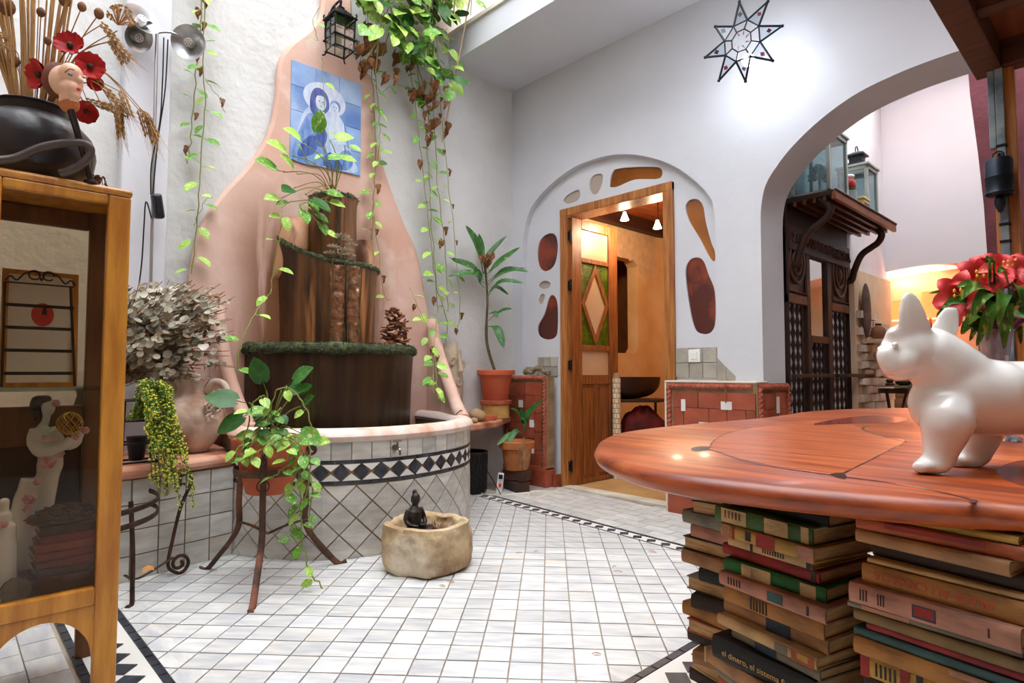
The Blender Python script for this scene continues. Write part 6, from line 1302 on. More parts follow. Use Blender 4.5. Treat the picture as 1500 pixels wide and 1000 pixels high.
# ------------------------------------------------------------------ silver spot lamps on a pole by the pilaster
xl = .16; SIL = M('brushed_aluminium', (172, 172, 170), .3, .8); b0 = wl(222, 420, xl)
lamp = thing('reflector_lamp', 'slim chrome pole lamp with three round silver reflectors beside the pilaster', 'lamp', (xl, b0.y, BZ))
obj('base', MB().lathe([(.07, 0), (.07, .008), (.012, .014), (.008, .03)], (xl, b0.y, BZ), 24), SIL, lamp); obj('pole', MB().tube([(xl, b0.y, BZ + .01), (xl, wl(230, 40, xl).y, wl(230, 40, xl).z)], .008, 10), SIL, lamp)
def reflector(x, y, n_, R_, dx=.0):
    c = wl(x, y, xl + dx); n_ = V(n_).normalized(); rot = n_.to_track_quat('Z', 'Y').to_matrix()
    o = obj('reflector', MB().lathe([(.018, -.055), (.03, -.05), (R_ * .62, -.025), (R_, .0), (R_ * 1.04, .004), (R_ * .98, .002), (R_ * .6, -.02), (.025, -.04), (.0, -.042)], c, 32, rot), SIL, lamp)
    obj('bulb_holder', MB().lathe([(.022, -.04), (.026, -.01), (.022, .008), (0, .01)], c, 16, rot), M('pale_bulb_cap', (206, 204, 200), .3, .6) if 'pale_bulb_cap' not in bpy.data.materials else bpy.data.materials['pale_bulb_cap'], o)
    for k in range(7): obj('vent', MB().ball(c + rot @ V((.013 * math.cos(k * 1.05) if k else 0, .013 * math.sin(k * 1.05) if k else 0, .01)), .0028, 6, 4), BLACKM, o)
    P = smooth_path([wl(230, 48, xl), (wl(230, 45, xl) + c) / 2 + V((.0, 0, .02)), c - n_ * .05], 5); obj('arm', MB().tube(P, .006, 8), SIL, lamp)
reflector(276, 62, (.72, -.55, -.25), .088, .05); reflector(208, 28, (.8, .2, .35), .085, .06); reflector(203, 55, (.9, .35, -.5), .07, .02)
kb = wl(231, 302, xl + .036); t = thing('lamp_transformer', 'black lamp transformer dangling on its cable before the pilaster', 'transformer', kb); rot = Matrix.Rotation(.16, 3, 'X'); obj('case', MB().box(kb, (.045, .05, .13), rot), M('black_case', (38, 38, 42), .4), t, False, bev=.012); obj('grip', MB().box(kb + V((.02, 0, 0)), (.012, .03, .1), rot), BLACKM, t, False, bev=.003)
for off_, pts in ((0, [(240, 55), (238, 120), (234, 180), (222, 240), (221, 285)]), (1, [(246, 58), (242, 130), (232, 200), (226, 260), (224, 284)]), (2, [(222, 320), (214, 295), (211, 330), (208, 380), (204, 415)])): obj('cable', MB().tube(smooth_path([wl(x, y, xl + .03) for x, y in pts], 6), .0035, 6), BLACKM, t)
# ================================================================== TREE-SLAB TABLE ON BOOKS
TZ = .75
TBL = M('varnished_red_wood', (170, 78, 30), .36, c2=(118, 46, 17), ns=3.6, st=(1.0, 10, 10), ramp=(.4, .64), coat=.08, c3=(200, 112, 56), ns3=2.4, st3=(1, 5, 5), ramp3=(.55, .75))
otl = [(871, 657), (873, 648), (882, 640), (905, 633), (945, 627), (1000, 621), (1060, 616), (1110, 612), (1150, 607), (1185, 602), (1250, 598.5), (1340, 597), (1480, 598), (1650, 605)]
far = [fl(x, y, TZ) for x, y in otl]; near = [fl(x, y, TZ) for x, y in [(1500, 741), (1426, 736), (1330, 729), (1200, 718), (1100, 708), (1000, 696), (930, 683), (890, 670)]]
rightend = [V((4.55, -1.0, TZ)), V((4.6, -1.6, TZ)), V((4.45, -2.2, TZ)), V((4.0, -2.55, TZ))]
outl = smooth_path(far + rightend + near, 4, True)
table = thing('slab_table', 'large glossy red brown tree-slab table top with dark inlaid seams', 'table', (3.5, -1.9, .69))
TH = .036
mb = MB(); n = len(outl); cen = sum(outl, V((0, 0, 0))) / n
def inset(k): return [q + (V((cen.x, cen.y, q.z)) - q).normalized() * k for q in outl]
rings = [(0.02, -TH), (.006, -TH + .006), (0, -TH + .018), (0, -.016), (.005, -.006), (.016, 0)]
vs = []; 
for k, dz in rings: vs += [q + V((0, 0, dz)) for q in inset(k)]
fs = [(i * n + j, i * n + (j + 1) % n, (i + 1) * n + (j + 1) % n, (i + 1) * n + j) for i in range(len(rings) - 1) for j in range(n)]
mb.add(vs, fs); mb.f.append([j for j in range(n)][::-1]); mb.f.append([(len(rings) - 1) * n + j for j in range(n)]); mb.m += [0, 0]
obj('slab', mb, TBL, table, True, 50)
SEAM = M('dark_seam_inlay', (62, 30, 24), .35, coat=.4)
def seam(pts, w_, m=SEAM, nm='seam_inlay'):
    P = smooth_path([fl(x, y, TZ) for x, y in pts], 8); vs, fs = [], []
    for i, q in enumerate(P):
        d = (P[min(len(P) - 1, i + 1)] - P[max(0, i - 1)]).normalized(); s = V((-d.y, d.x, 0)) * w_ * (1 + .5 * math.sin(i * 1.7)); vs += [q - s + V((0, 0, .0005)), q + s + V((0, 0, .0005))]
    obj(nm, MB().add(vs, [(2 * i, 2 * i + 1, 2 * i + 3, 2 * i + 2) for i in range(len(P) - 1)]), m, table, False)
def patch(pts, m, nm='inlay_panel', dz=.0003):
    P = smooth_path([fl(x, y, TZ) for x, y in pts], 6, True); c = sum(P, V((0, 0, 0))) / len(P); obj(nm, MB().add([q + V((0, 0, dz)) for q in [c] + P], [(0, i + 1, (i + 1) % len(P) + 1) for i in range(len(P))]), m, table, False)
GR1 = M('pale_table_plank', (188, 96, 44), .34, c2=(142, 60, 24), ns=3.4, st=(1.6, 10, 10), ramp=(.4, .64), coat=.08); GR2 = M('purple_heart_inlay', (140, 54, 38), .26, c2=(100, 30, 26), ns=5, st=(12, 2, 2), coat=.22)
patch([(1040, 655), (1060, 637), (1110, 625), (1170, 617), (1230, 615), (1262, 628), (1300, 640), (1325, 646), (1282, 670), (1235, 692), (1190, 689), (1130, 681), (1080, 670)], GR1)
seam([(1026, 656), (1052, 662), (1090, 675), (1140, 685), (1190, 692), (1240, 699), (1310, 708), (1380, 721), (1428, 733)], .0028); seam([(1040, 655), (1046, 645), (1070, 633), (1120, 624), (1180, 618)], .0012); seam([(1236, 693), (1282, 670), (1328, 646)], .0015); seam([(1330, 648), (1300, 641), (1270, 632), (1264, 627), (1275, 624), (1320, 623), (1360, 624)], .003); patch([(1192, 622), (1225, 614), (1270, 609), (1310, 610), (1329, 613), (1312, 619), (1260, 620)], GR2, dz=.0007)
patch([(1012, 657), (1022, 654), (1040, 654), (1036, 659), (1018, 661)], SEAM); patch([(1215, 695), (1232, 692), (1240, 697), (1236, 702)], SEAM); seam([(1426, 733), (1424, 737)], .003)
patch([(1460, 690), (1490, 675), (1530, 676), (1540, 700), (1500, 712)], GR2)
# ------------------------------------------------------------------ the book pile that carries it
BOOKC = {}
def bm_(nm, c, c2=None, rough=.65):
    if nm not in BOOKC: BOOKC[nm] = M('book_' + nm, tuple(int(x * .86) for x in c), rough, c2=c2 or tuple(int(x * .58) for x in c), ns=14, st=(1, 1, 2.5), ramp=(.4, .72), bump=.2, bs=60)
    return BOOKC[nm]
DKB, BLK, GRN, YEL, RED, PNK, TAN, OCH, GRY, TEA, CRM, OLV, ORG, BLU = [bm_(*a) for a in (('dark_brown', (58, 36, 24)), ('black', (24, 22, 22)), ('green', (70, 104, 44)), ('yellow', (214, 166, 70)), ('red', (168, 40, 32)), ('pink', (206, 140, 112)), ('tan', (188, 132, 82)), ('ochre', (190, 126, 56)), ('grey', (140, 130, 108)), ('teal', (60, 96, 92)), ('cream', (220, 176, 116)), ('olive', (142, 112, 62)), ('orange', (190, 88, 38)), ('navy', (40, 50, 66)))]
INK = M('printing_ink', (40, 28, 24), .7); INKR = M('red_ink', (170, 54, 36), .7); INKG = M('gold_ink', (206, 160, 84), .6)
bars = lambda u, n_, m=INK, v0=.2, v1=.8, st=.035: [(u + k * st, u + k * st + st * .45, v0, v1, m) for k in range(n_)]
YF = -2.615
# (x centre offset, width, depth, thickness, turn, cover, label, panels, texts, front shift, spine?)
LEFT = [
 ('dark brown hardback topmost in the pile, tight under the slab', .19, .021, 0, DKB, (), (), 0),
 ('worn black hardback with a torn corner under the topmost brown book', .2, .018, -.06, BLK, ((.0, .06, 0, 1, CRM),), (), .01),
 ('green spine book with cream labels and a small black figure', .2, .027, .03, GRN, ((.08, .36, .12, .95, CRM), (.55, .78, .1, .95, CRM), (.9, .97, .1, .95, CRM)) + tuple(bars(.12, 5, INK, .4, .85, .04)), (), -.012),
 ('yellow and red spine paperback with pink bands', .19, .021, -.05, YEL, ((.02, .12, 0, 1, TAN), (.14, .17, 0, 1, RED), (.42, .62, 0, 1, RED), (.85, 1, 0, 1, PNK), (.3, .36, .2, .9, INK)), (), -.016),
 ('slim cream book with pointed black ends and a printed spine', .17, .016, .02, CRM, ((.3, .33, 0, 1, INK), (.95, 1, 0, 1, INK)) + tuple(bars(.45, 9, INK, .3, .8, .03)), (), -.002),
 ('plain red hardback in the middle of the pile', .21, .019, 0, RED, ((.93, .97, 0, 1, DKB),), (), .004),
 ('bright green spine book with a cream picture panel', .19, .021, .03, bm_('bright_green', (36, 112, 44)), ((.2, .5, .05, .95, CRM), (.3, .46, .15, .85, INK), (.78, .92, .05, .95, CRM)), (), -.006),
 ('rounded pink cream spine with a small dark emblem', .2, .022, .0, PNK, tuple(bars(.1, 5, INK, .3, .8, .03)) + ((.5, .64, .2, .85, TEA), (.85, .87, .2, .8, INK)), (), -.02),
 ('thick tan rounded book with tall dark lettering strokes', .215, .027, .03, OCH, tuple(bars(.3, 6, INK, .15, .85, .032)), (), -.012),
 ('brown page block book with a dark blue band', .2, .023, -.06, TAN, ((.45, .68, 0, 1, BLU),), (), 0),
 ('cream spine book with an orange picture at its end', .2, .018, -.1, CRM, ((.62, .74, .15, .85, GRY), (.78, .98, .05, .95, ORG), (.83, .93, .3, .8, YEL)), (), -.018),
 ('grey blue slim book under the cream one', .17, .016, -.12, GRY, ((.3, .55, .1, .9, BLU),), (), -.01),
 ('black hardback lettered about money and the financial system', .21, .036, .02, BLK, (), (('el dinero, el sistema financiero', .12, .32, .0135, INKG, False),), -.022),
 ('large tan paperback jutting out towards the fountain', .22, .026, -.3, TAN, ((.0, .03, 0, 1, CRM),), (), -.03),
 ('grey green book beneath the jutting tan paperback', .21, .02, -.36, GRY, (), (), -.02),
 ('reddish brown book beneath the grey green one', .2, .02, -.4, ORG, (), (), -.01),
]
RIGHT = [
 ('yellow slim book with a red end close under the slab', .2, .010, .02, YEL, ((.0, .2, 0, 1, RED),), (), .0),
 ('red orange frayed book under the slab', .2, .016, .01, ORG, ((.2, .8, .5, .9, RED),), (), -.006),
 ('long tan page edge lying under the red orange book', .205, .017, -.02, TAN, (), (), -.012),
 ('dark brown wide hardback above the two thin tan pamphlets', .2, .019, .0, DKB, (), (), .012),
 ('thin tan pamphlet on the ochre lettered book', .205, .007, .02, CRM, (), (), .0),
 ('ochre book with red lettering turned upside down', .205, .026, -.01, OCH, (), (('ALICE AU CANADA', .80, .74, .0155, INKR, True),), -.006),
 ('pink cream spine with a red picture and upright dark lines', .205, .026, -.01, PNK, tuple(bars(.08, 3, INK, .25, .8, .02)) + tuple(bars(.2, 3, INK, .25, .8, .018)) + ((.42, .56, .2, .8, BLU), (.43, .55, .3, .75, RED), (.84, .85, .3, .7, INK)), (), -.018),
 ('mottled grey magazine under the pink cream book', .205, .009, .02, GRY, ((.1, .4, .2, .8, PNK),), (), -.008),
 ('olive tan long book in the lower pile', .205, .014, 0, OLV, (), (), -.012),
 ('thin crimson book above the teal one', .205, .011, .01, bm_('crimson', (164, 46, 52)), (), (), -.004),
 ('thin teal book below the crimson one', .205, .011, -.01, TEA, (), (), -.008),
 ('long ochre page edge book with a pale strip', .205, .022, -.02, OCH, ((.6, 1, .75, 1, PNK),), (), -.012),
 ('red and yellow banded spine low in the pile', .205, .028, .02, YEL, ((.0, .06, 0, 1, RED), (.26, .32, 0, 1, RED), (.36, .40, 0, 1, INK), (.62, .86, 0, 1, RED)) + tuple(bars(.1, 5, INK, .2, .8, .03)), (), -.004),
 ('dark brown book with a faded label low in the pile', .205, .03, 0, DKB, ((.1, .3, .2, .8, RED),), (), .004),
 ('black unmarked hardback low in the pile', .205, .03, .02, BLK, (), (), .0),
]
EDGE = [('dark red hardback in the third column, close under the slab', .2, .03, 0, bm_('maroon', (84, 30, 26)), (), (), .0), ('black hardback with pale board edges in the third column', .2, .028, .02, BLK, ((0, 1, .9, 1, CRM),), (), 0), ('dark brown book in the third column beside the dark wide hardback', .21, .03, 0, DKB, ((0, 1, .85, .95, TAN),), (), -.004), ('maroon book with a thin gold line in the third column', .2, .036, .03, bm_('maroon', (84, 30, 26)), ((0, 1, .8, .9, INKG),), (), -.006), ('brown book with a red stripe in the third column', .21, .036, -.02, DKB, ((0, 1, .7, .85, RED),), (), 0), ('rust brown cloth book low in the third column', .2, .04, .01, bm_('rust', (110, 52, 34)), (), (), -.004), ('dark grey book with a pale strip low in the third column', .2, .04, .02, bm_('slate', (56, 54, 56)), ((0, 1, .8, .9, CRM),), (), 0)]
def column(items, front, turn, seed, filler, d_=.15):
    RBk = random.Random(seed); zt = TZ - TH; z = zt
    rows = list(items); k = 0; cols_ = [DKB, TAN, OLV, GRY, ORG, BLK, OCH]
    while zt - sum(b[2] for b in rows) > .045:
        h = .036; rows.append(('%s book near the floor, %s up in the %s of the pile' % (['dark brown', 'tan', 'olive', 'grey', 'rust', 'black', 'ochre'][k % 7], ['tenth', 'ninth', 'eighth', 'seventh', 'sixth', 'fifth', 'fourth', 'third', 'second', 'first', 'eleventh', 'twelfth'][k % 12], filler), .2, h, RBk.uniform(-.08, .08), cols_[k % 7], (), (), RBk.uniform(-.01, .01))); k += 1
    f = (zt - .006) / sum(b[2] for b in rows)
    for lab, w_, h, rz, cov, pan_, txt, fs in rows:
        h2 = h * f; z -= h2; a = turn + rz * .6 + RBk.uniform(-.03, .03); rot = Matrix.Rotation(a, 3, 'Z'); w2 = min(w_, .196) * RBk.uniform(.9, 1.0)
        c = V((front[0], front[1], z)) + rot @ V((RBk.uniform(-.014, .008) - (.038 if rz < -.2 else 0), d_ / 2 + fs, 0))
        book('book', lab, c, w2, d_, h2 - .0004, a, cov, 'books in the pile under the slab table', pan_, texts=txt)
column(LEFT, (3.344, -2.592), -.24, 1, 'front column'); column(RIGHT, (3.576, -2.645), -.19, 2, 'middle column'); column(EDGE, (3.794, -2.685), -.15, 3, 'third column')
# books at the pile's end, seen edge-on along its outer side
zt = TZ - TH; RBk = random.Random(6); z = zt; k = 0
names = ['leaning tan', 'dark bent', 'cream', 'brown', 'pale grey', 'pinkish', 'dark brown', 'tan', 'black', 'grey', 'brown', 'ochre', 'rust', 'dark', 'tan', 'cream', 'brown', 'olive', 'grey', 'tan', 'dark', 'rust', 'ochre', 'grey', 'brown']
ordn = ['topmost', 'second', 'third', 'fourth', 'fifth', 'sixth', 'seventh', 'eighth', 'ninth', 'tenth', 'eleventh', 'twelfth', 'thirteenth', 'fourteenth', 'fifteenth', 'sixteenth', 'seventeenth', 'eighteenth', 'nineteenth', 'twentieth', 'twenty-first', 'twenty-second', 'twenty-third', 'twenty-fourth', 'twenty-fifth']
cm = [TAN, DKB, CRM, DKB, GRY, PNK, DKB, TAN, BLK, GRY, DKB, OCH, ORG, DKB, TAN, CRM, DKB, OLV, GRY, TAN, BLK, ORG, OCH, GRY, DKB]
hh_ = (zt - .006) / 25
for k in range(25):
    z -= hh_; book('book', '%s book, %s down in the end column facing the door' % (names[k], ordn[k]), V((3.172 + RBk.uniform(-.02, .012), -2.312 + RBk.uniform(-.01, .008), z)), RBk.uniform(.17, .215), .14, hh_ - .0006, RBk.uniform(-.3, .12), cm[k], 'books in the pile under the slab table', spine=1 if k % 3 else -1)
# ------------------------------------------------------------------ white dog statue
DD = .955
K = DD / FPX
D = lambda x, y, c=0.: dp(x, y, DD + c)
dog = thing('dog_statue', 'glossy white bulldog statue standing on the slab table', 'dog statue', V((fl(1430, 688, TZ).x, fl(1430, 688, TZ).y, TZ)))
GLW = M('glossy_white_ceramic', (238, 236, 232), .22, coat=.5, sss=.0)
mb = MB()
mb.tube(smooth_path([D(1374, 580), D(1400, 575), D(1450, 582), D(1510, 582), D(1570, 580), D(1625, 583)], 4), [K * r for r in (40, 46, 51, 54, 56, 57, 57, 57, 56, 55, 54, 54, 54, 54, 55, 56, 56, 54, 50, 44, 34)], 22)
mb.ball(D(1376, 592), (K * 40, K * 46, K * 44), 16, 12).ball(D(1455, 575, -.01), (K * 48, K * 50, K * 48), 16, 12)
mb.tube(smooth_path([D(1408, 560), D(1385, 540), D(1362, 522), D(1345, 512)], 4), [K * r for r in (46, 48, 48, 47, 46, 46, 45, 44, 43, 42, 41, 40, 38)], 18)
mb.ball(D(1332, 514), (K * 38, K * 40, K * 37), 18, 14).ball(D(1308, 522), (K * 21, K * 30, K * 23), 16, 12).ball(D(1320, 494), (K * 21, K * 28, K * 20), 14, 10).ball(D(1298, 522, -.014), (K * 14, K * 14, K * 17), 12, 10).ball(D(1298, 522, .014), (K * 14, K * 14, K * 17), 12, 10)
mb.ball(D(1305, 536, -.016), (K * 15, K * 14, K * 14), 12, 8).ball(D(1305, 536, .016), (K * 15, K * 14, K * 14), 12, 8).ball(D(1318, 547), (K * 18, K * 20, K * 11), 12, 8).ball(D(1326, 528, -.026), (K * 19, K * 14, K * 18), 12, 8).ball(D(1310, 487, -.014), (K * 11, K * 11, K * 7), 10, 8).ball(D(1310, 487, .014), (K * 11, K * 11, K * 7), 10, 8)
def earm(pts, wid, tk):
    P = smooth_path(pts, 5); n_ = len(P); vs = []; fs = []
    for i, q in enumerate(P):
        t = i / (n_ - 1) * (len(wid) - 1); a = min(len(wid) - 2, int(t)); w_ = K * (wid[a] + (wid[a + 1] - wid[a]) * (t - a)); h_ = K * tk * (1 - .6 * i / n_) 
        for k in range(14): an = 2 * PI * k / 14; vs.append(q + RT * w_ * math.cos(an) + FH * (h_ if math.sin(an) > 0 else h_ * .5) * math.sin(an))
    for i in range(n_ - 1):
        for k in range(14): fs.append((i * 14 + k, i * 14 + (k + 1) % 14, (i + 1) * 14 + (k + 1) % 14, (i + 1) * 14 + k))
    fs.append(tuple(range(13, -1, -1))); fs.append(tuple((n_ - 1) * 14 + k for k in range(14))); mb.add(vs, fs)
earm([D(1345, 512, -.014), D(1343, 490, -.022), D(1338, 462, -.028), D(1334, 440, -.028), D(1332, 426, -.028)], [26, 26, 24, 20, 14, 5], 15)
earm([D(1368, 516, .028), D(1380, 494, .034), D(1388, 470, .036), D(1392, 456, .036), D(1394, 447, .036)], [24, 24, 22, 19, 14, 7], 14)
def leg(pts, rads, paw):
    P = smooth_path(pts, 4); n_ = len(P); rr = []
    for i in range(n_):
        t = i / (n_ - 1) * (len(rads) - 1); a = min(len(rads) - 2, int(t)); rr.append(K * (rads[a] + (rads[a + 1] - rads[a]) * (t - a)))
    mb.tube(P, rr, 14)
    for q, r in paw: mb.ball(q, r, 12, 8)
for (dx, c, dy) in ((0, -.034, 2), (52, .045, -5)):
    leg([D(1404 + dx, 580, c * .6), D(1388 + dx, 612, c), D(1383 + dx, 638, c), D(1378 + dx, 660, c), D(1374 + dx, 680 + dy, c)], [22, 35, 29, 22, 19], [(D(1364 + dx, 680 + dy, c), (K * 24, K * 18, K * 12)), (D(1408 + dx, 628, c), (K * 14, K * 14, K * 20))] + [(D(1348 + dx, 682 + dy, c + j * .009), (K * 12, K * 7, K * 10)) for j in (-1, 0, 1)])
for (dx, c, dy) in ((0, -.04, 2), (28, .045, -5)):
    leg([D(1605 + dx, 590, c), D(1618 + dx, 622, c), D(1642 + dx, 648, c), D(1634 + dx, 678 + dy, c)], [44, 34, 20, 17], [(D(1622 + dx, 681 + dy, c), (K * 24, K * 16, K * 11))])
mb.ball(D(1655, 560), (K * 12, K * 12, K * 12), 10, 8)
# plant the paws on the table, both pairs
for q in mb.v:
    if q.z < TZ + .06: q.z += 0
mb.move(lambda q: V((q.x, q.y, max(q.z, TZ - .003))))
db = organic('body', mb, GLW, dog, .0042, 14)
NOSE = obj('nose', MB().ball(D(1292, 512), (K * 6, K * 9, K * 6), 10, 8), GLW, dog)
for s in (-1, 1): obj('eye', MB().ball(D(1311, 505, s * .026), (K * 4.5, K * 4.5, K * 4), 10, 8), GLW, dog)
# ------------------------------------------------------------------ vase of red lilies
VB = fl(1463, 645, TZ); vd = (VB - CAM).dot(FW)
vase = thing('glass_vase', 'fluted clear glass vase with a cobalt blue rim behind the dog statue', 'vase', VB)
BLG = M('cobalt_glass', (30, 44, 150), .08, trans=.6); CLG = M('clear_vase_glass', (206, 216, 232), .06, trans=.85)
hv = dp(1463, 470, vd).z - TZ
obj('body', MB().lathe([(.0, .004), (.04, .002), (.041, .008), (.02, .02), (.017, hv * .35), (.02, hv * .6), (.03, hv * .85), (.038, hv * .95), (.036, hv * .95), (.027, hv * .8), (.014, hv * .35), (.012, .03), (0, .028)], VB, 28, wob=.04, lobes=8), CLG, vase)
obj('rim', MB().lathe([(.038, hv * .93), (.046, hv * .97), (.056, hv), (.058, hv * 1.01), (.052, hv * 1.005), (.04, hv * .96)], VB, 40, wob=.07, lobes=8, closed=False), BLG, vase)
LILR = M('red_lily_petal', (214, 34, 44), .5, c2=(228, 84, 84), ns=6, rnd=.12); LLY = M('lily_stamen', (220, 170, 60), .6)
VL = leafmat('variegated_leaf', (84, 130, 40), (48, 92, 28), (176, 190, 92), rp3=(.56, .72))
bo = thing('lily_bouquet', 'artificial red lilies with striped green leaves in the blue rimmed vase', 'flowers', VB + V((0, 0, hv)))
LB0 = VB + V((0, 0, hv * .86)); Lp = lambda x, y, c=0: dp(x, y, vd + c)
def mouth(q):
    h_ = V((q.x - VB.x, q.y - VB.y, 0)); return VB + h_ * min(.5, .022 / max(.001, h_.length)) + V((0, 0, hv + .012))
def lily(x, y, c, dx, dy, r):
    q = Lp(x, y, c); n_ = (RT * dx + V((0, 0, dy)) - FH * .75).normalized(); s1 = n_.orthogonal().normalized(); s2 = n_.cross(s1)
    obj('stem', MB().tube(smooth_path([LB0, mouth(q), mouth(q).lerp(q, .6) + V((0, 0, .01)), q - n_ * r * .3], 5), .0025, 5), STEM, bo)
    fo = obj('lily', MB().lathe([(.003, -.02), (.008, 0), (.012, .01)], q - n_ * r * .25, 10, n_.to_track_quat('Z', 'Y').to_matrix()), LILR, bo)
    for j in range(6):
        a = j * PI / 3 + x; d = s1 * math.cos(a) + s2 * math.sin(a); t = n_.cross(d)
        obj('petal', MB().grid(lambda u, v_: q - n_ * r * .25 + d * (r * (.08 + .92 * v_)) + t * (r * .62 * (u - .5) * math.sin(PI * (.08 + .9 * v_)) ** .8) + n_ * (r * (.75 * math.sin(v_ * PI * .62) - .25 * v_ * v_ - .5 * abs(u - .5) * math.sin(PI * v_) * -.5)), 4, 7), LILR, fo)
    for j in range(4):
        a = j * 1.6; d = s1 * math.cos(a) + s2 * math.sin(a); obj('stamen', MB().tube([q, q + n_ * r * .6 + d * r * .15], .0012, 4).ball(q + n_ * r * .6 + d * r * .15, (.003, .003, .005), 6, 4), LLY, fo)
for a_ in [(1408, 432, -.02, -.8, .05, .055), (1432, 412, -.03, -.4, .35, .055), (1462, 402, -.04, 0, .5, .055), (1492, 410, -.05, .2, .3, .058), (1520, 420, 0, .7, .2, .055), (1475, 396, .05, 0, .9, .05), (1400, 450, .03, -.9, -.1, .045), (1440, 400, .06, -.5, .7, .05), (1505, 396, .06, .4, .8, .05), (1425, 440, .0, -.6, .1, .05)]: lily(*a_)
for (x1, y1, x2, y2, c, w_) in [(xa_, ya_, xb_, yb_ if yb_ < 480 else 480 + (yb_ - 480) * .4, c_, w2_) for xa_, ya_, xb_, yb_, c_, w2_ in [(1430, 450, 1385, 445, -.04, .012), (1440, 430, 1402, 420, -.06, .013), (1425, 480, 1408, 505, -.04, .013), (1440, 465, 1412, 480, -.08, .014), (1448, 420, 1445, 385, -.09, .012), (1452, 440, 1448, 510, -.1, .014), (1468, 470, 1470, 560, -.1, .015), (1460, 450, 1430, 548, -.08, .014), (1480, 440, 1500, 425, -.08, .014), (1480, 450, 1510, 470, -.06, .014), (1445, 440, 1360, 430, 0, .01), (1470, 450, 1482, 500, -.08, .013), (1490, 430, 1540, 440, -.04, .013), (1436, 455, 1395, 462, .02, .012), (1476, 430, 1462, 400, -.1, .011), (1450, 470, 1420, 530, .0, .012), (1495, 460, 1520, 520, -.02, .013), (1430, 440, 1372, 462, -.02, .01), (1458, 480, 1445, 530, .03, .013), (1485, 480, 1495, 540, .02, .013), (1440, 425, 1405, 440, -.1, .013), (1450, 430, 1420, 470, -.1, .014), (1470, 430, 1462, 480, -.12, .014), (1485, 425, 1500, 455, -.1, .013), (1455, 415, 1452, 385, -.1, .011)]]:
    strap([LB0, mouth(Lp(x1, y1, c * .6)), Lp(x1, y1, c * .6), Lp((x1 + x2) / 2, min(y1, y2) - 4 if y2 < y1 + 40 else (y1 + y2) / 2 - 12, c), Lp(x2, y2, c)], w_, VL, bo)
# ================================================================== ROOM BEYOND THE ARCH
YB = 2.6
BLUEW = M('cool_white_wall', (214, 217, 223), .9, c2=(206, 209, 216), ns=1.2, bump=.2, bs=8)
CREAM = M('cream_plaster', (232, 212, 182), .9, c2=(216, 190, 154), ns=2.5, bump=.3, bs=8)
struct(obj('wall_side', MB().bx((2.1, .342, -.02), (2.165, YB + .02, 3.5)), M('whitewashed_side_wall', (222, 222, 226), .9, c2=(206, 206, 212), ns=2, bump=.4, bs=10), smooth=False), 'whitewashed side wall behind the carved screen')
hz = lambda px, py: onp(px, py, 1, YB)
cur = [hz(1300, 398), hz(1320, 394), hz(1350, 389), hz(1385, 386), hz(1430, 385), hz(1480, 388), hz(1560, 396)]
up_ = [(1.7, cur[0].z - .02)] + [(q.x, q.z) for q in smooth_path(cur, 4)] + [(6.5, cur[-1].z - .1), (6.5, 3.5), (1.7, 3.5)]
struct(obj('wall_back', MB().prism([V((x, YB, z_)) for x, z_ in up_], (0, .45, 0)), BLUEW, smooth=True, ang=30), 'pale upper wall above the low alcove')
struct(obj('wall_alcove', MB().bx((1.7, YB + .45, -.02), (6.5, YB + .5, 2.4)).bx((1.7, YB, -.02), (1.75, YB + .45, 2.4)).bx((1.75, YB, -.02), (2.165, YB + .02, 2.0)), CREAM, smooth=False), 'cream plaster at the back of the low alcove')
struct(obj('floor_far', MB().bx((1.7, .36, -.03), (6.5, 3.1, 0)), M('far_terracotta_floor', (150, 96, 70), .6, c2=(124, 78, 56), ns=3), smooth=False), 'terracotta floor of the room beyond the arch')
BRK = M('whitewashed_brick', (222, 210, 196), .9, c2=(198, 172, 148), ns=7, rnd=.12, bump=.6, bs=14)
bw = struct(obj('wall_brick', MB().bx((2.166, 1.62, 0), (2.20, YB, 1.72)), CREAM, smooth=False), 'whitewashed brick facing on the side wall')
RBr = random.Random(12)
bk_m = [MB().box((0, 0, 0), (.05, .2, .052)).move(lambda q, s=s: q + V((0, RBr.uniform(-.006, .006), RBr.uniform(-.006, .006)))).mesh('bk', BRK, False) for s in range(4)]
for r_ in range(26):
    z_ = .04 + r_ * .066; y = 1.64 + (.11 if r_ % 2 else 0)
    while y < YB - .19:
        if not (z_ > 1.45 - .2 * (y - 1.6)): inst('brick', RBr.choice(bk_m), bw, (2.206 + RBr.uniform(-.006, .008), y + .1, z_))
        y += .222
bk2 = struct(obj('wall_brick_return', MB().bx((1.76, YB + .42, 0), (2.75, YB + .452, 1.3)), CREAM, smooth=False), 'whitewashed brick facing at the back of the alcove')
b2m = MB().box((0, 0, 0), (.2, .05, .052)).mesh('bk', BRK, False)
for r_ in range(19):
    for k in range(4 if r_ < 12 else 3): inst('brick', b2m, bk2, (1.99 + k * .222 - (.1 if r_ % 2 else 0), YB + .414 + RBr.uniform(-.006, .006), .04 + r_ * .066))
struct(obj('ceiling_far_added', MB().bx((3.8, .36, 3.5), (6.5, 3.1, 3.56)).bx((1.7, 2.3, 3.5), (3.8, 3.1, 3.56)), WHITE, smooth=False), 'unseen white ceiling added to dim daylight in the room beyond the arch')  # out of view, added to cut the sky light on the far walls
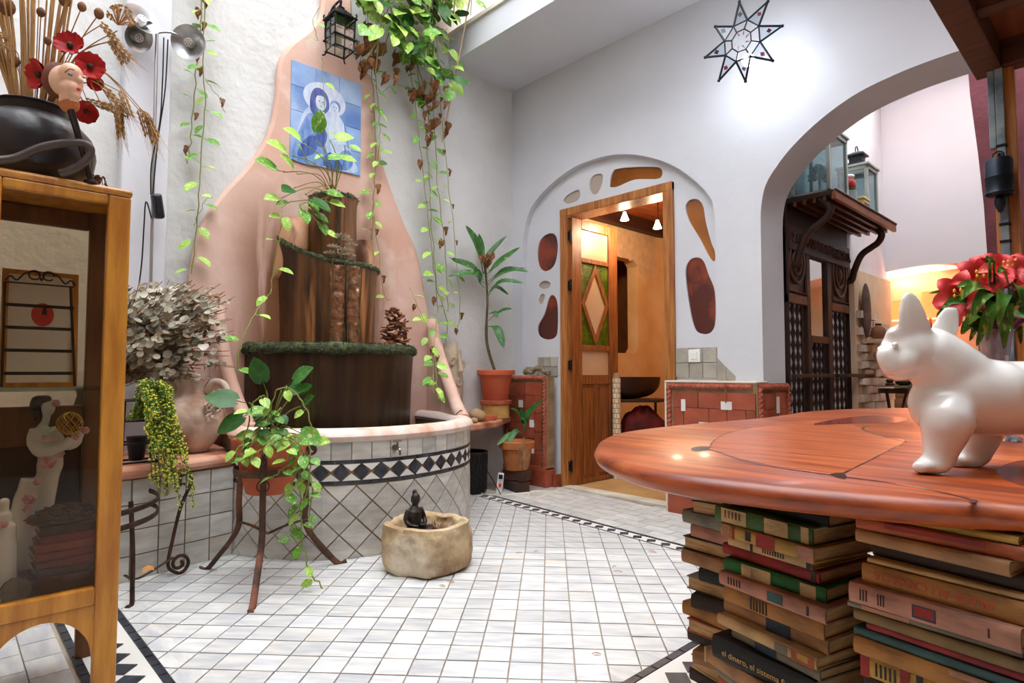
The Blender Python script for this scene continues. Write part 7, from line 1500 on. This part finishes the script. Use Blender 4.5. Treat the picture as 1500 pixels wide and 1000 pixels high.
# carved wooden screen with turned spindles and a canopy shelf
SX = 2.20; SY0, SY1 = .36, 1.50; SZ1 = 1.86
scr = thing('carved_screen', 'tall dark carved wooden screen with spindles, mirror and bracketed canopy shelf', 'wooden screen', (SX, .93, 0))
sb = lambda y0_, y1_, z0_, z1_, nm='stile', t=.05, m=DARKW, bev=.004, x=SX: obj(nm, MB().bx((x - t, y0_, z0_), (x, y1_, z1_)), m, scr, False, bev=bev)
sp_ = lambda px: wl(px, 450, SX).y
sz_ = lambda px, py: wl(px, py, SX).z
ys = [SY0, sp_(1156), sp_(1183), sp_(1188), sp_(1213), sp_(1219), sp_(1244), SY1]
DRW = M('reddish_carved_edge', (92, 50, 30), .45, c2=(60, 30, 18), ns=8, bump=.2)
for a_, b_ in ((ys[0], ys[1]), (ys[2], ys[3]), (ys[4], ys[5]), (ys[6], ys[7])): sb(a_, b_, 0, SZ1)
zA, zB, zC, zD, zE = sz_(1170, 432), sz_(1170, 362), sz_(1200, 492), sz_(1200, 500), .2
zrail_ = .92
for a_, b_ in ((ys[1], ys[2]), (ys[5], ys[6])):
    sb(a_, b_, zA, zB + .12, 'carved_panel', .025, DARKW, .003, SX - .012); sb(a_, b_, zB + .12, SZ1, 'rail'); sb(a_, b_, zA - .06, zA, 'rail', m=DRW); sb(a_, b_, .12, .2, 'rail')
    c = V((SX - .012, (a_ + b_) / 2, (zA + zB + .12) / 2)); rx = (b_ - a_) / 2
    for k, (f, t_) in enumerate(((.78, .012), (.45, .012))): obj('carved_rosette', MB().tube([c + V((.006, rx * f * math.cos(j * PI / 12), rx * f * 1.15 * math.sin(j * PI / 12))) for j in range(24)], t_, 6, closed=True), DRW, scr)
    obj('carved_boss', MB().ball(c, (.025, rx * .25, rx * .3), 10, 8), DRW, scr)
    obj('panel_moulding', MB().tube([c + V((.008, s1 * rx * .95, s2 * (zB + .12 - zA) * .46)) for s1, s2 in ((-1, -1), (1, -1), (1, 1), (-1, 1))], .008, 4, closed=True), DRW, scr)
sb(ys[3], ys[4], zB + .10, SZ1, 'rail'); sb(ys[3], ys[4], zC - .05, zC, 'rail', m=DRW); sb(ys[3], ys[4], .12, .2, 'rail')
sb(ys[3], ys[4], zC, zB + .10, 'mirror', .006, M('mirror_glass', (225, 225, 225), .04, 1.0), 0, SX - .02)
def spindle(y_, z0_, z1_):
    n_ = max(3, int((z1_ - z0_) / .075)); pr_ = []
    for k in range(n_):
        z_ = z0_ + (z1_ - z0_) * k / n_; h = (z1_ - z0_) / n_; pr_ += [(.007, z_), (.016, z_ + h * .5)]
    return MB().lathe(pr_ + [(.007, z1_)], (SX - .025, y_, 0), 8)
for a_, b_, z0_, z1_, n_ in ((ys[1], ys[2], .2, zA - .06, 4), (ys[3], ys[4], .2, zC - .05, 4), (ys[5], ys[6], .2, zA - .06, 4)):
    for k in range(n_): obj('spindle', spindle(a_ + (b_ - a_) * (k + .5) / n_, z0_, z1_), DARKW, scr)
zr1 = sz_(1200, 550); obj('towel_rail', MB().bx((SX, SY0, zr1 - .012), (SX + .035, sp_(1213), zr1 + .012)), DARKW, scr, False, bev=.003); obj('towel_rail', MB().bx((SX, sp_(1219), zr1 - .012), (SX + .035, SY1 + .45, zr1 + .012)), DARKW, scr, False, bev=.003)
# frieze and canopy
fz = obj('frieze', MB().bx((SX - .04, SY0, SZ1 - .16), (SX + .012, SY1, SZ1)), DARKW, scr, False, bev=.004)
RF = random.Random(2)
for k in range(30):
    y = SY0 + .03 + (SY1 - SY0 - .06) * k / 29; obj('carving', MB().tube([V((SX + .016, y + .016 * math.cos(j * .8), SZ1 - .08 + .03 * math.sin(j * .8 + k))) for j in range(6)], .008, 5), DRW, fz)
CZ0 = 2.0; SXF = SX + .275; CY0_, CY1_ = .375, 1.67
cano = obj('canopy_board', MB().bx((SX - .05, CY0_, CZ0), (SXF, CY1_, CZ0 + .03)), DARKW, scr, False, bev=.004)
obj('canopy_back', MB().bx((SX - .05, CY0_, SZ1), (SX - .005, SY1, CZ0)), DARKW, scr, False)
for k in range(4): obj('canopy_rib', MB().bx((SX + .03 + k * .06, CY0_ + .01, CZ0 - .03), (SX + .05 + k * .06, CY1_ - .01, CZ0)), DRW, cano, False)
fr_ = MB().bx((SXF - .012, CY0_, CZ0 - .03), (SXF + .012, CY1_, CZ0 + .02)); obj('fascia', fr_, M('orange_wood_edge', (150, 82, 40), .5, c2=(116, 58, 26), ns=5, st=(3, 1, 3)), cano, False, bev=.003)
for k in range(44): obj('bead', MB().ball(V((SXF + .01, CY0_ + .015 + (CY1_ - CY0_ - .03) * k / 43, CZ0 + .026)), (.012, .011, .012), 8, 6), DRW, cano)
for y_ in (SY0 + .06, SY1 - .03):
    obj('bracket', MB().tube(smooth_path([V((SX - .01, y_, SZ1 - .26)), V((SX + .03, y_, SZ1 - .25)), V((SX + .05, y_, SZ1 - .18)), V((SX + .10, y_, SZ1 - .07)), V((SX + .17, y_, SZ1 - .02)), V((SX + .215, y_, SZ1 + .01)), V((SX + .24, y_, SZ1 + .06)), V((SX + .22, y_, SZ1 + .1)), V((SX + .18, y_, CZ0 - .002))], 6), [.026] * 49, 10, flat=(1, .9)), DARKW, scr)
# things on the canopy shelf
zc2 = CZ0 + .03
GW = M('pale_green_painted_wood', (176, 186, 178), .6, c2=(150, 160, 152), ns=8); LGL = GLASS('pale_lantern_glass', (214, 226, 228), .12, .05)
def box_lantern(nm, lab, c, wx, wy, h, roof, frame=GW):
    t = thing(nm, lab, 'lantern', c); c = V(c); p_ = .022
    for sx in (-1, 1):
        for sy in (-1, 1): obj('post', MB().bx(c + V((sx * wx / 2 - (p_ if sx > 0 else 0), sy * wy / 2 - (p_ if sy > 0 else 0), 0)), c + V((sx * wx / 2 + (p_ if sx < 0 else 0), sy * wy / 2 + (p_ if sy < 0 else 0), h))), frame, t, False, bev=.002)
    for z_ in (0, h - .025):
        obj('rail_frame', MB().bx(c + V((-wx / 2, -wy / 2, z_)), c + V((wx / 2, -wy / 2 + p_, z_ + .025))).bx(c + V((-wx / 2, wy / 2 - p_, z_)), c + V((wx / 2, wy / 2, z_ + .025))).bx(c + V((-wx / 2, -wy / 2, z_)), c + V((-wx / 2 + p_, wy / 2, z_ + .025))).bx(c + V((wx / 2 - p_, -wy / 2, z_)), c + V((wx / 2, wy / 2, z_ + .025))), frame, t, False)
    obj('floor_plate', MB().bx(c + V((-wx / 2 + .01, -wy / 2 + .01, .001)), c + V((wx / 2 - .01, wy / 2 - .01, .012))), frame, t, False)
    for s in (-1, 1):
        obj('glass_pane', MB().box(c + V((s * (wx / 2 - .01), 0, h / 2)), (.003, wy - .03, h - .03)), LGL, t, False); obj('glass_pane', MB().box(c + V((0, s * (wy / 2 - .01), h / 2)), (wx - .03, .003, h - .03)), LGL, t, False)
    obj('roof_board', MB().bx(c + V((-wx / 2 - .012, -wy / 2 - .012, h)), c + V((wx / 2 + .012, wy / 2 + .012, h + .018))), frame, t, False, bev=.004)
    if roof:
        obj('metal_cap', MB().lathe([(.10, .018), (.085, .05), (.06, .06), (.06, .10), (.09, .105), (.085, .118), (.03, .14)], c + V((0, 0, h)), 4, Matrix.Rotation(PI / 4, 3, 'Z')), M('dark_lantern_cap', (34, 40, 40), .5, .5), t, False)
        obj('ring_handle', MB().tube([c + V((0, .03 * math.cos(a), h + .14 + .045 * math.sin(a))) for a in [PI * k / 14 for k in range(15)]], .004, 6), BLACKM, t)
    return t
bl1 = V((SX + .12, .60, zc2)); box_lantern('glass_case', 'tall pale framed glass case on the canopy shelf nearest the arch', bl1, .24, .34, .42, False)
FEA = M('white_feather', (226, 232, 234), .8); RFt = random.Random(31); t = thing('feather_bunch', 'bunch of white feathery blooms inside the glass case', 'flowers', bl1 + V((0, 0, .013))); mb = MB()
for k in range(90):
    a, b = RFt.uniform(0, 6.3), RFt.uniform(0, 1.4); d = V((math.cos(a) * math.cos(b), math.sin(a) * math.cos(b), math.sin(b))); c0 = bl1 + V((0, 0, .13)); 
    for j in range(3):
        e = c0 + V((d.x * .07, d.y * .10, d.z * .11)) * RFt.uniform(.6, 1); s = d.cross(V((RFt.uniform(-1, 1), RFt.uniform(-1, 1), RFt.uniform(-1, 1)))).normalized() * .012; mb.add([c0 + d * .03, e - s, e + d * .012, e + s], [(0, 1, 2, 3)])
obj('plumes', mb, FEA, t, stuff=True); obj('stalk', MB().lathe([(.03, 0), (.012, .03), (.008, .14)], bl1 + V((0, 0, .013)), 12), FEA, t)
bl2 = V((SX + .14, 1.30, zc2)); box_lantern('candle_lantern', 'pale wooden candle lantern with a dark metal cap on the canopy shelf', bl2, .2, .24, .36, True)
q = V((SX + .20, .92, zc2)); t = thing('jar_with_rose', 'small glass jar topped with a red rose on the canopy shelf', 'jar', q); obj('jar', MB().lathe([(.035, 0), (.045, .01), (.045, .11), (.03, .12), (.028, .12), (.04, .1), (.04, .014), (0, .01)], q, 20), M('jar_glass', (200, 214, 220), .08, trans=.7), t)
obj('rose', MB().ball(q + V((0, 0, .16)), (.04, .045, .05), 14, 10).move(lambda p_: p_ + V((0, 0, .006 * math.sin(p_.y * 300)))), M('dusty_rose', (196, 60, 56), .7, c2=(150, 36, 40), ns=20, bump=.5), t)
obj('white_bow', MB().ball(q + V((0, 0, .215)), (.035, .03, .018), 10, 8), FEA, t); obj('sepal', MB().lathe([(.01, .11), (.04, .125), (.02, .14)], q, 10), LD, t)
q = V((SX + .22, 1.07, zc2)); t = thing('yellow_box', 'small yellow wooden box on the canopy shelf', 'box', q); obj('body', MB().box(q + V((0, 0, .035)), (.08, .12, .07)), M('butter_yellow', (214, 196, 130), .6), t, False, bev=.004); obj('lid', MB().box(q + V((0, 0, .08)), (.09, .14, .018)), bpy.data.materials['butter_yellow'], t, False, bev=.004); obj('dark_band', MB().box(q + V((.041, 0, .04)), (.004, .1, .02)), DRW, t, False)
# small glass side table and lamps in the alcove
tq = onp(1308, 566, 1, 1.75); t = thing('metal_side_table', 'small side table with glass top and twisted dark iron legs in the alcove', 'side table', (tq.x, tq.y, 0))
obj('glass_top', MB().lathe([(.0, 0), (.135, 0), (.135, .01), (0, .01)], (tq.x, tq.y, tq.z), 28), M('green_edge_glass', (150, 170, 150), .08, trans=.5), t); obj('drawer_ring', MB().lathe([(.1, -.05), (.1, -.015), (.09, -.015), (.09, -.05)], (tq.x, tq.y, tq.z), 20), DARKW, t)
for k in range(3):
    a = k * 2.1 + .3; d = V((math.cos(a), math.sin(a), 0)); b0 = V((tq.x, tq.y, 0)); obj('leg', MB().tube(smooth_path([b0 + d * .09 + V((0, 0, tq.z - .02)), b0 + d * .03 + V((0, 0, tq.z * .6)), b0 + d * .05 + V((0, 0, tq.z * .3)), b0 + d * .11 + V((0, 0, .006))], 6), .009, 7), IRON, t)
tag(obj('iron_ornament', MB().lathe([(.03, 0), (.035, .01), (.02, .02), (.03, .04), (.01, .05)], (tq.x - .02, tq.y, tq.z + .01), 14), IRON), 'small dark ornament on the glass side table', 'ornament'); tag(obj('bronze_dish', MB().lathe([(.03, 0), (.05, .012), (.06, .03), (.055, .03), (.04, .012), (0, .006)], (tq.x + .06, tq.y + .05, tq.z + .01), 18), BRZ), 'small bronze dish on the glass side table', 'dish')
SHD = M('orange_lamp_shade', (232, 130, 70), .8, emit=1.1)
def table_lamp(px, y_px, yy, h, r, lab, zb_):
    q = onp(px, y_px, 1, yy); t = thing('table_lamp', lab, 'lamp', (q.x, q.y, zb_)); obj('base', MB().lathe([(.06, 0), (.065, .01), (.02, .03), (.028, .1), (.015, .18), (.01, q.z - zb_)], (q.x, q.y, zb_), 16), DARKW, t); obj('shade', MB().lathe([(r, -h / 2), (r * .72, h / 2), (r * .7, h / 2), (r * .98, -h / 2)], q, 24, closed=False), SHD, t); obj('bulb', MB().ball(q + V((0, 0, -.02)), .025, 10, 8), BULB, t); point('lamp_glow', q + V((0, 0, -.0)), 26, (1, .75, .5), .04)
con2 = thing('alcove_console', 'dark low console standing along the alcove wall', 'console table', (2.83, 2.83, 0)); obj('top', MB().bx((1.95, 2.68, .88), (3.7, 2.98, .92)), DARKW, con2, False, bev=.004)
for x in (1.99, 2.85, 3.66):
    for y in (2.71, 2.95): obj('leg', MB().bx((x - .025, y - .025, 0), (x + .025, y + .025, .88)), DARKW, con2, False)
obj('shelf', MB().bx((1.97, 2.70, .3), (3.68, 2.96, .33)), DARKW, con2, False)
table_lamp(1319, 455, 2.82, .18, .1, 'table lamp with an orange shade nearer the brick facing', .92); table_lamp(1362, 447, 2.82, .24, .085, 'taller narrow orange lamp behind the dog statue', .92)
for k, (px, h, lab) in enumerate([(1395, .3, 'dark bottle vase beside the orange lamps'), (1500, .45, 'tall dark jar on the alcove console behind the lilies')]):
    q = onp(px, 500, 1, 2.83); t = tag(obj('dark_vase', MB().lathe([(.05, 0), (.07, .04), (.075, h * .4), (.03, h * .75), (.03, h), (.02, h), (.02, h * .7)], (q.x, q.y, .92), 20), BLKP), lab, 'vase')
nb_ = wl(1264, 455, 2.215); tag(obj('wall_mask', MB().ball((2.24, nb_.y, nb_.z), (.03, .07, .22), 14, 12), M('grey_brown_mask', (120, 96, 82), .8, c2=(84, 64, 54), ns=8)), 'long grey brown carved mask on the whitewashed brick', 'mask')
jz = wl(1284, 497, 2.27).z; jy = wl(1284, 490, 2.27).y
obj('ledge', MB().bx((2.19, jy - .12, jz - .03), (2.36, jy + .12, jz)), CREAM, bw, False)
tag(obj('clay_jug', MB().lathe([(.035, 0), (.055, .035), (.048, .085), (.02, .112), (.025, .126)], (2.285, jy, jz), 18), M('brown_clay', (132, 88, 62), .8)), 'small brown clay jug on the brick ledge by the alcove', 'jug')
# maroon plaster jamb beyond the arch
MAR = M('maroon_plaster', (138, 82, 92), .85, c2=(112, 60, 66), ns=4, bump=.4)
yj = 1.0
pl2 = [onp(x, y, 1, yj) for x, y in [(1417, 90), (1421, 140), (1432, 220), (1441, 300), (1448, 400), (1452, 560), (1640, 560), (1640, 60)]]
pl2[-3].z = 0; pl2[-2].z = 0
rj = onp(1452, 120, 1, yj).x + .05
jm = [V((q.x, yj, q.z)) for q in pl2[:5]] + [V((pl2[5].x, yj, 0)), V((pl2[5].x + .18, yj, 0)), V((pl2[0].x + .33, yj, pl2[0].z + .2)), V((pl2[0].x, yj, pl2[0].z + .2))]
struct(obj('wall_maroon', MB().prism(jm, (0, .3, 0)), MAR, smooth=True, ang=30), 'maroon plaster jamb beyond the arch'); struct(obj('wall_tan', MB().bx((pl2[5].x + .17, 1.1, 0), (6.5, 1.2, 3.5)), M('tan_wall', (206, 184, 158), .9, c2=(188, 164, 136), ns=2), smooth=False), 'tan wall to the right of the maroon jamb')
# blue and pine post with a hanging bell, under the wooden loft
LZ = 2.25; LX0, LY0 = 3.27, -.14
WD = M('loft_wood', (92, 50, 26), .6, c2=(62, 32, 18), ns=4, st=(1, 6, 6), bump=.2); WD2 = M('loft_plank', (132, 72, 36), .6, c2=(98, 50, 24), ns=4, st=(6, 1, 6))
loft = struct(obj('ceiling_loft', MB().bx((LX0, -1.35, LZ), (LX0 + .1, LY0, LZ + .16)), WD, smooth=False, bev=.006), 'dark wooden loft frame above the table')
obj('loft_beam', MB().bx((LX0 + .1, LY0 - .09, LZ), (4.7, LY0, LZ + .16)), WD, loft, False, bev=.006); obj('loft_beam', MB().bx((LX0 + .1, -1.35, LZ), (4.7, -1.26, LZ + .16)), WD, loft, False, bev=.006); obj('loft_beam', MB().bx((LX0 + .1, -.78, LZ + .02), (4.7, -.7, LZ + .14)), WD, loft, False)
for k in range(9): obj('plank', MB().bx((LX0 + .1 + k * .15, -1.26, LZ + .12), (LX0 + .1 + k * .15 + .146, LY0 - .09, LZ + .15)), WD2, loft, False)
PD = 2.74; a_ = dp(1457, 300, PD); b_ = dp(1492, 300, PD)
yq = -.2; xA, xB, xC, xD = onp(1456, 250, 1, yq).x, onp(1463, 250, 1, yq).x, onp(1476, 250, 1, yq).x, onp(1492, 250, 1, yq).x
post_ = thing('painted_post', 'pine and worn blue post standing in the arch beside the tan wall', 'post', ((xA + xD) / 2, yq, 0))
BLP = M('worn_blue_paint', (92, 110, 122), .7, c2=(140, 150, 150), ns=8, c3=(60, 74, 88), ns3=5)
obj('pine_board', MB().bx((xA, yq, 0), (xD, yq + .04, LZ + .01)), PINE, post_, False, bev=.003); obj('blue_strip', MB().bx((xB, yq - .02, 0), (xC, yq, LZ)), BLP, post_, False, bev=.003); obj('blue_block', MB().bx((xA - .01, yq - .012, LZ - .35), (xB - .002, yq + .03, LZ)), BLP, post_, False, bev=.003)
for z_ in (onp(1466, 215, 1, yq).z, onp(1466, 330, 1, yq).z, onp(1466, 355, 1, yq).z): obj('cord_tie', MB().bx((xB - .004, yq - .025, z_ - .006), (xC + .004, yq + .001, z_ + .006)), BLACKM, post_, False, bev=.002)
bq_ = onp(1464, 270, 1, yq - .082); BELM = M('dark_blue_bell', (40, 48, 60), .4, .5, c2=(26, 32, 42), ns=8)
bell = thing('hanging_bell', 'dark blue metal bell hanging on the painted post', 'bell', bq_); pr_ = K * 2.9
obj('body', MB().lathe([(.02, .115), (.045, .11), (.05, .1), (.05, .035), (.052, .03), (.05, .025), (.05, -.03), (.055, -.04), (.045, -.05), (.02, -.052)], bq_, 26), BELM, bell); obj('clapper', MB().lathe([(.012, -.05), (.022, -.07), (.02, -.09), (.008, -.12), (0, -.125)], bq_, 14), BELM, bell); obj('hanger', MB().tube([bq_ + V((0, 0, .1)), bq_ + V((0, .01, .135)), V((bq_.x, yq - .015, bq_.z + .15))], .006, 6).tube([bq_ + V((.02 * math.cos(a), 0, .125 + .02 * math.sin(a))) for a in [k * PI / 6 for k in range(12)]], .004, 5, closed=True), BELM, bell)
for k, (y_, lab) in enumerate([(195, 'black iron hook bar on the tan wall above the dark rod'), (345, 'black wire loop on the tan wall beside the lilies')]):
    q0, q1, q2 = onp(1480, y_ + (30 if k == 0 else 35), 1, .9), onp(1485, y_, 1, 1.08), onp(1530, y_ + 20, 1, 1.08); tag(obj('iron_hook', MB().tube(smooth_path([q0, q1, q2], 6), .012, 6), BLACKM), lab, 'hook')
# ------------------------------------------------------------------ star lamp
sc0 = onp(1080, 58, 1, -.42); sd_ = (sc0 - CAM).normalized(); sR = sd_.cross(V((0, 0, 1))).normalized(); sU = sR.cross(sd_)
dS = (sc0 - CAM).dot(FW); star = thing('star_lamp', 'eight pointed leaded glass star lamp hanging before the white wall', 'lamp', sc0)
tips = [dp(x, y, dS) for x, y in [(1083, 3), (1125, 2), (1146, 38), (1132, 89), (1092, 119), (1053, 118), (1033, 84), (1048, 39)]]
LEAD = M('dark_lead', (48, 52, 58), .5, .6); ctr = sum(tips, V((0, 0, 0))) / 8; ctr = ctr + (dp(1080, 56, dS) - ctr) * .5
ring = []
for k in range(8):
    m_ = (tips[k] + tips[(k + 1) % 8]) / 2; ring.append(ctr + (m_ - ctr) * .52)
cols = [M('ruby_glass', (190, 60, 80), .1, trans=.5), M('jade_glass', (60, 150, 110), .1, trans=.5), M('violet_glass', (130, 70, 120), .1, trans=.5), M('smoke_glass', (70, 80, 90), .1, trans=.5)]
dep = sd_ * .055
for k in range(8):
    r0, r1 = ring[k - 1], ring[k]; sp = obj('spike_frame', MB().tube([r0 - dep, tips[k]], .006, 6).tube([r1 - dep, tips[k]], .006, 6).tube([r0 + dep, tips[k]], .0035, 6).tube([r1 + dep, tips[k]], .0035, 6).tube([r0 - dep, r1 - dep], .004, 6).tube([r0 - dep, r0 + dep], .0035, 6).tube([r0 - dep, ctr + (r0 - ctr) * .55 - dep * 1.5], .004, 6), LEAD, star)
    obj('tip_knob', MB().ball(tips[k], .009, 10, 8), LEAD, sp)
    for face, s in ((-1, 0), (1, 1)):
        a, b = (r0, r1); q0, q1, q2 = a + dep * face, b + dep * face, tips[k]; nn_ = (q1 - q0).cross(q2 - q0).normalized() * .001; obj('glass_facet', MB().prism([q0, q1, q2], nn_), GLASS('star_glass', (248, 250, 252), .015, .05) if 'star_glass' not in bpy.data.materials else bpy.data.materials['star_glass'], sp, False)
    c = (r0 + r1) / 2 - dep * .55; c = c.lerp(tips[k], .42) - sd_ * .004; u = (tips[k] - ctr).normalized() * .016; w_ = u.cross(sd_).normalized() * .013; obj('coloured_lozenge', MB().prism([c + u, c + w_, c - u, c - w_], -sd_ * .002), cols[[3, 0, 2, 0, 2, 0, 3, 3][k]], sp, False)
    i0 = ctr + (r0 - ctr) * .55 - dep * 1.5; i1 = ctr + (r1 - ctr) * .55 - dep * 1.5; j0 = ctr + ((r0 + r1) / 2 - ctr) * .28 - dep * 1.7
    obj('inner_ray', MB().prism([i0, j0, ctr + (i0 - ctr) * .55 - dep * .2], -sd_ * .002), cols[k % 3], star, False); obj('inner_bar', MB().tube([i0, i1], .0035, 5), LEAD, star)
bulb_q = dp(1096, 88, dS + .05); obj('bulb', MB().ball(bulb_q, .035, 14, 10), M('bright_bulb', (235, 244, 255), .4, emit=30), star)
obj('hanging_chain', MB().tube([tips[0], V((tips[0].x, tips[0].y, 3.366))], .003, 5), LEAD, star); point('star_glow', bulb_q, 12, (.82, .9, 1.0), .042)
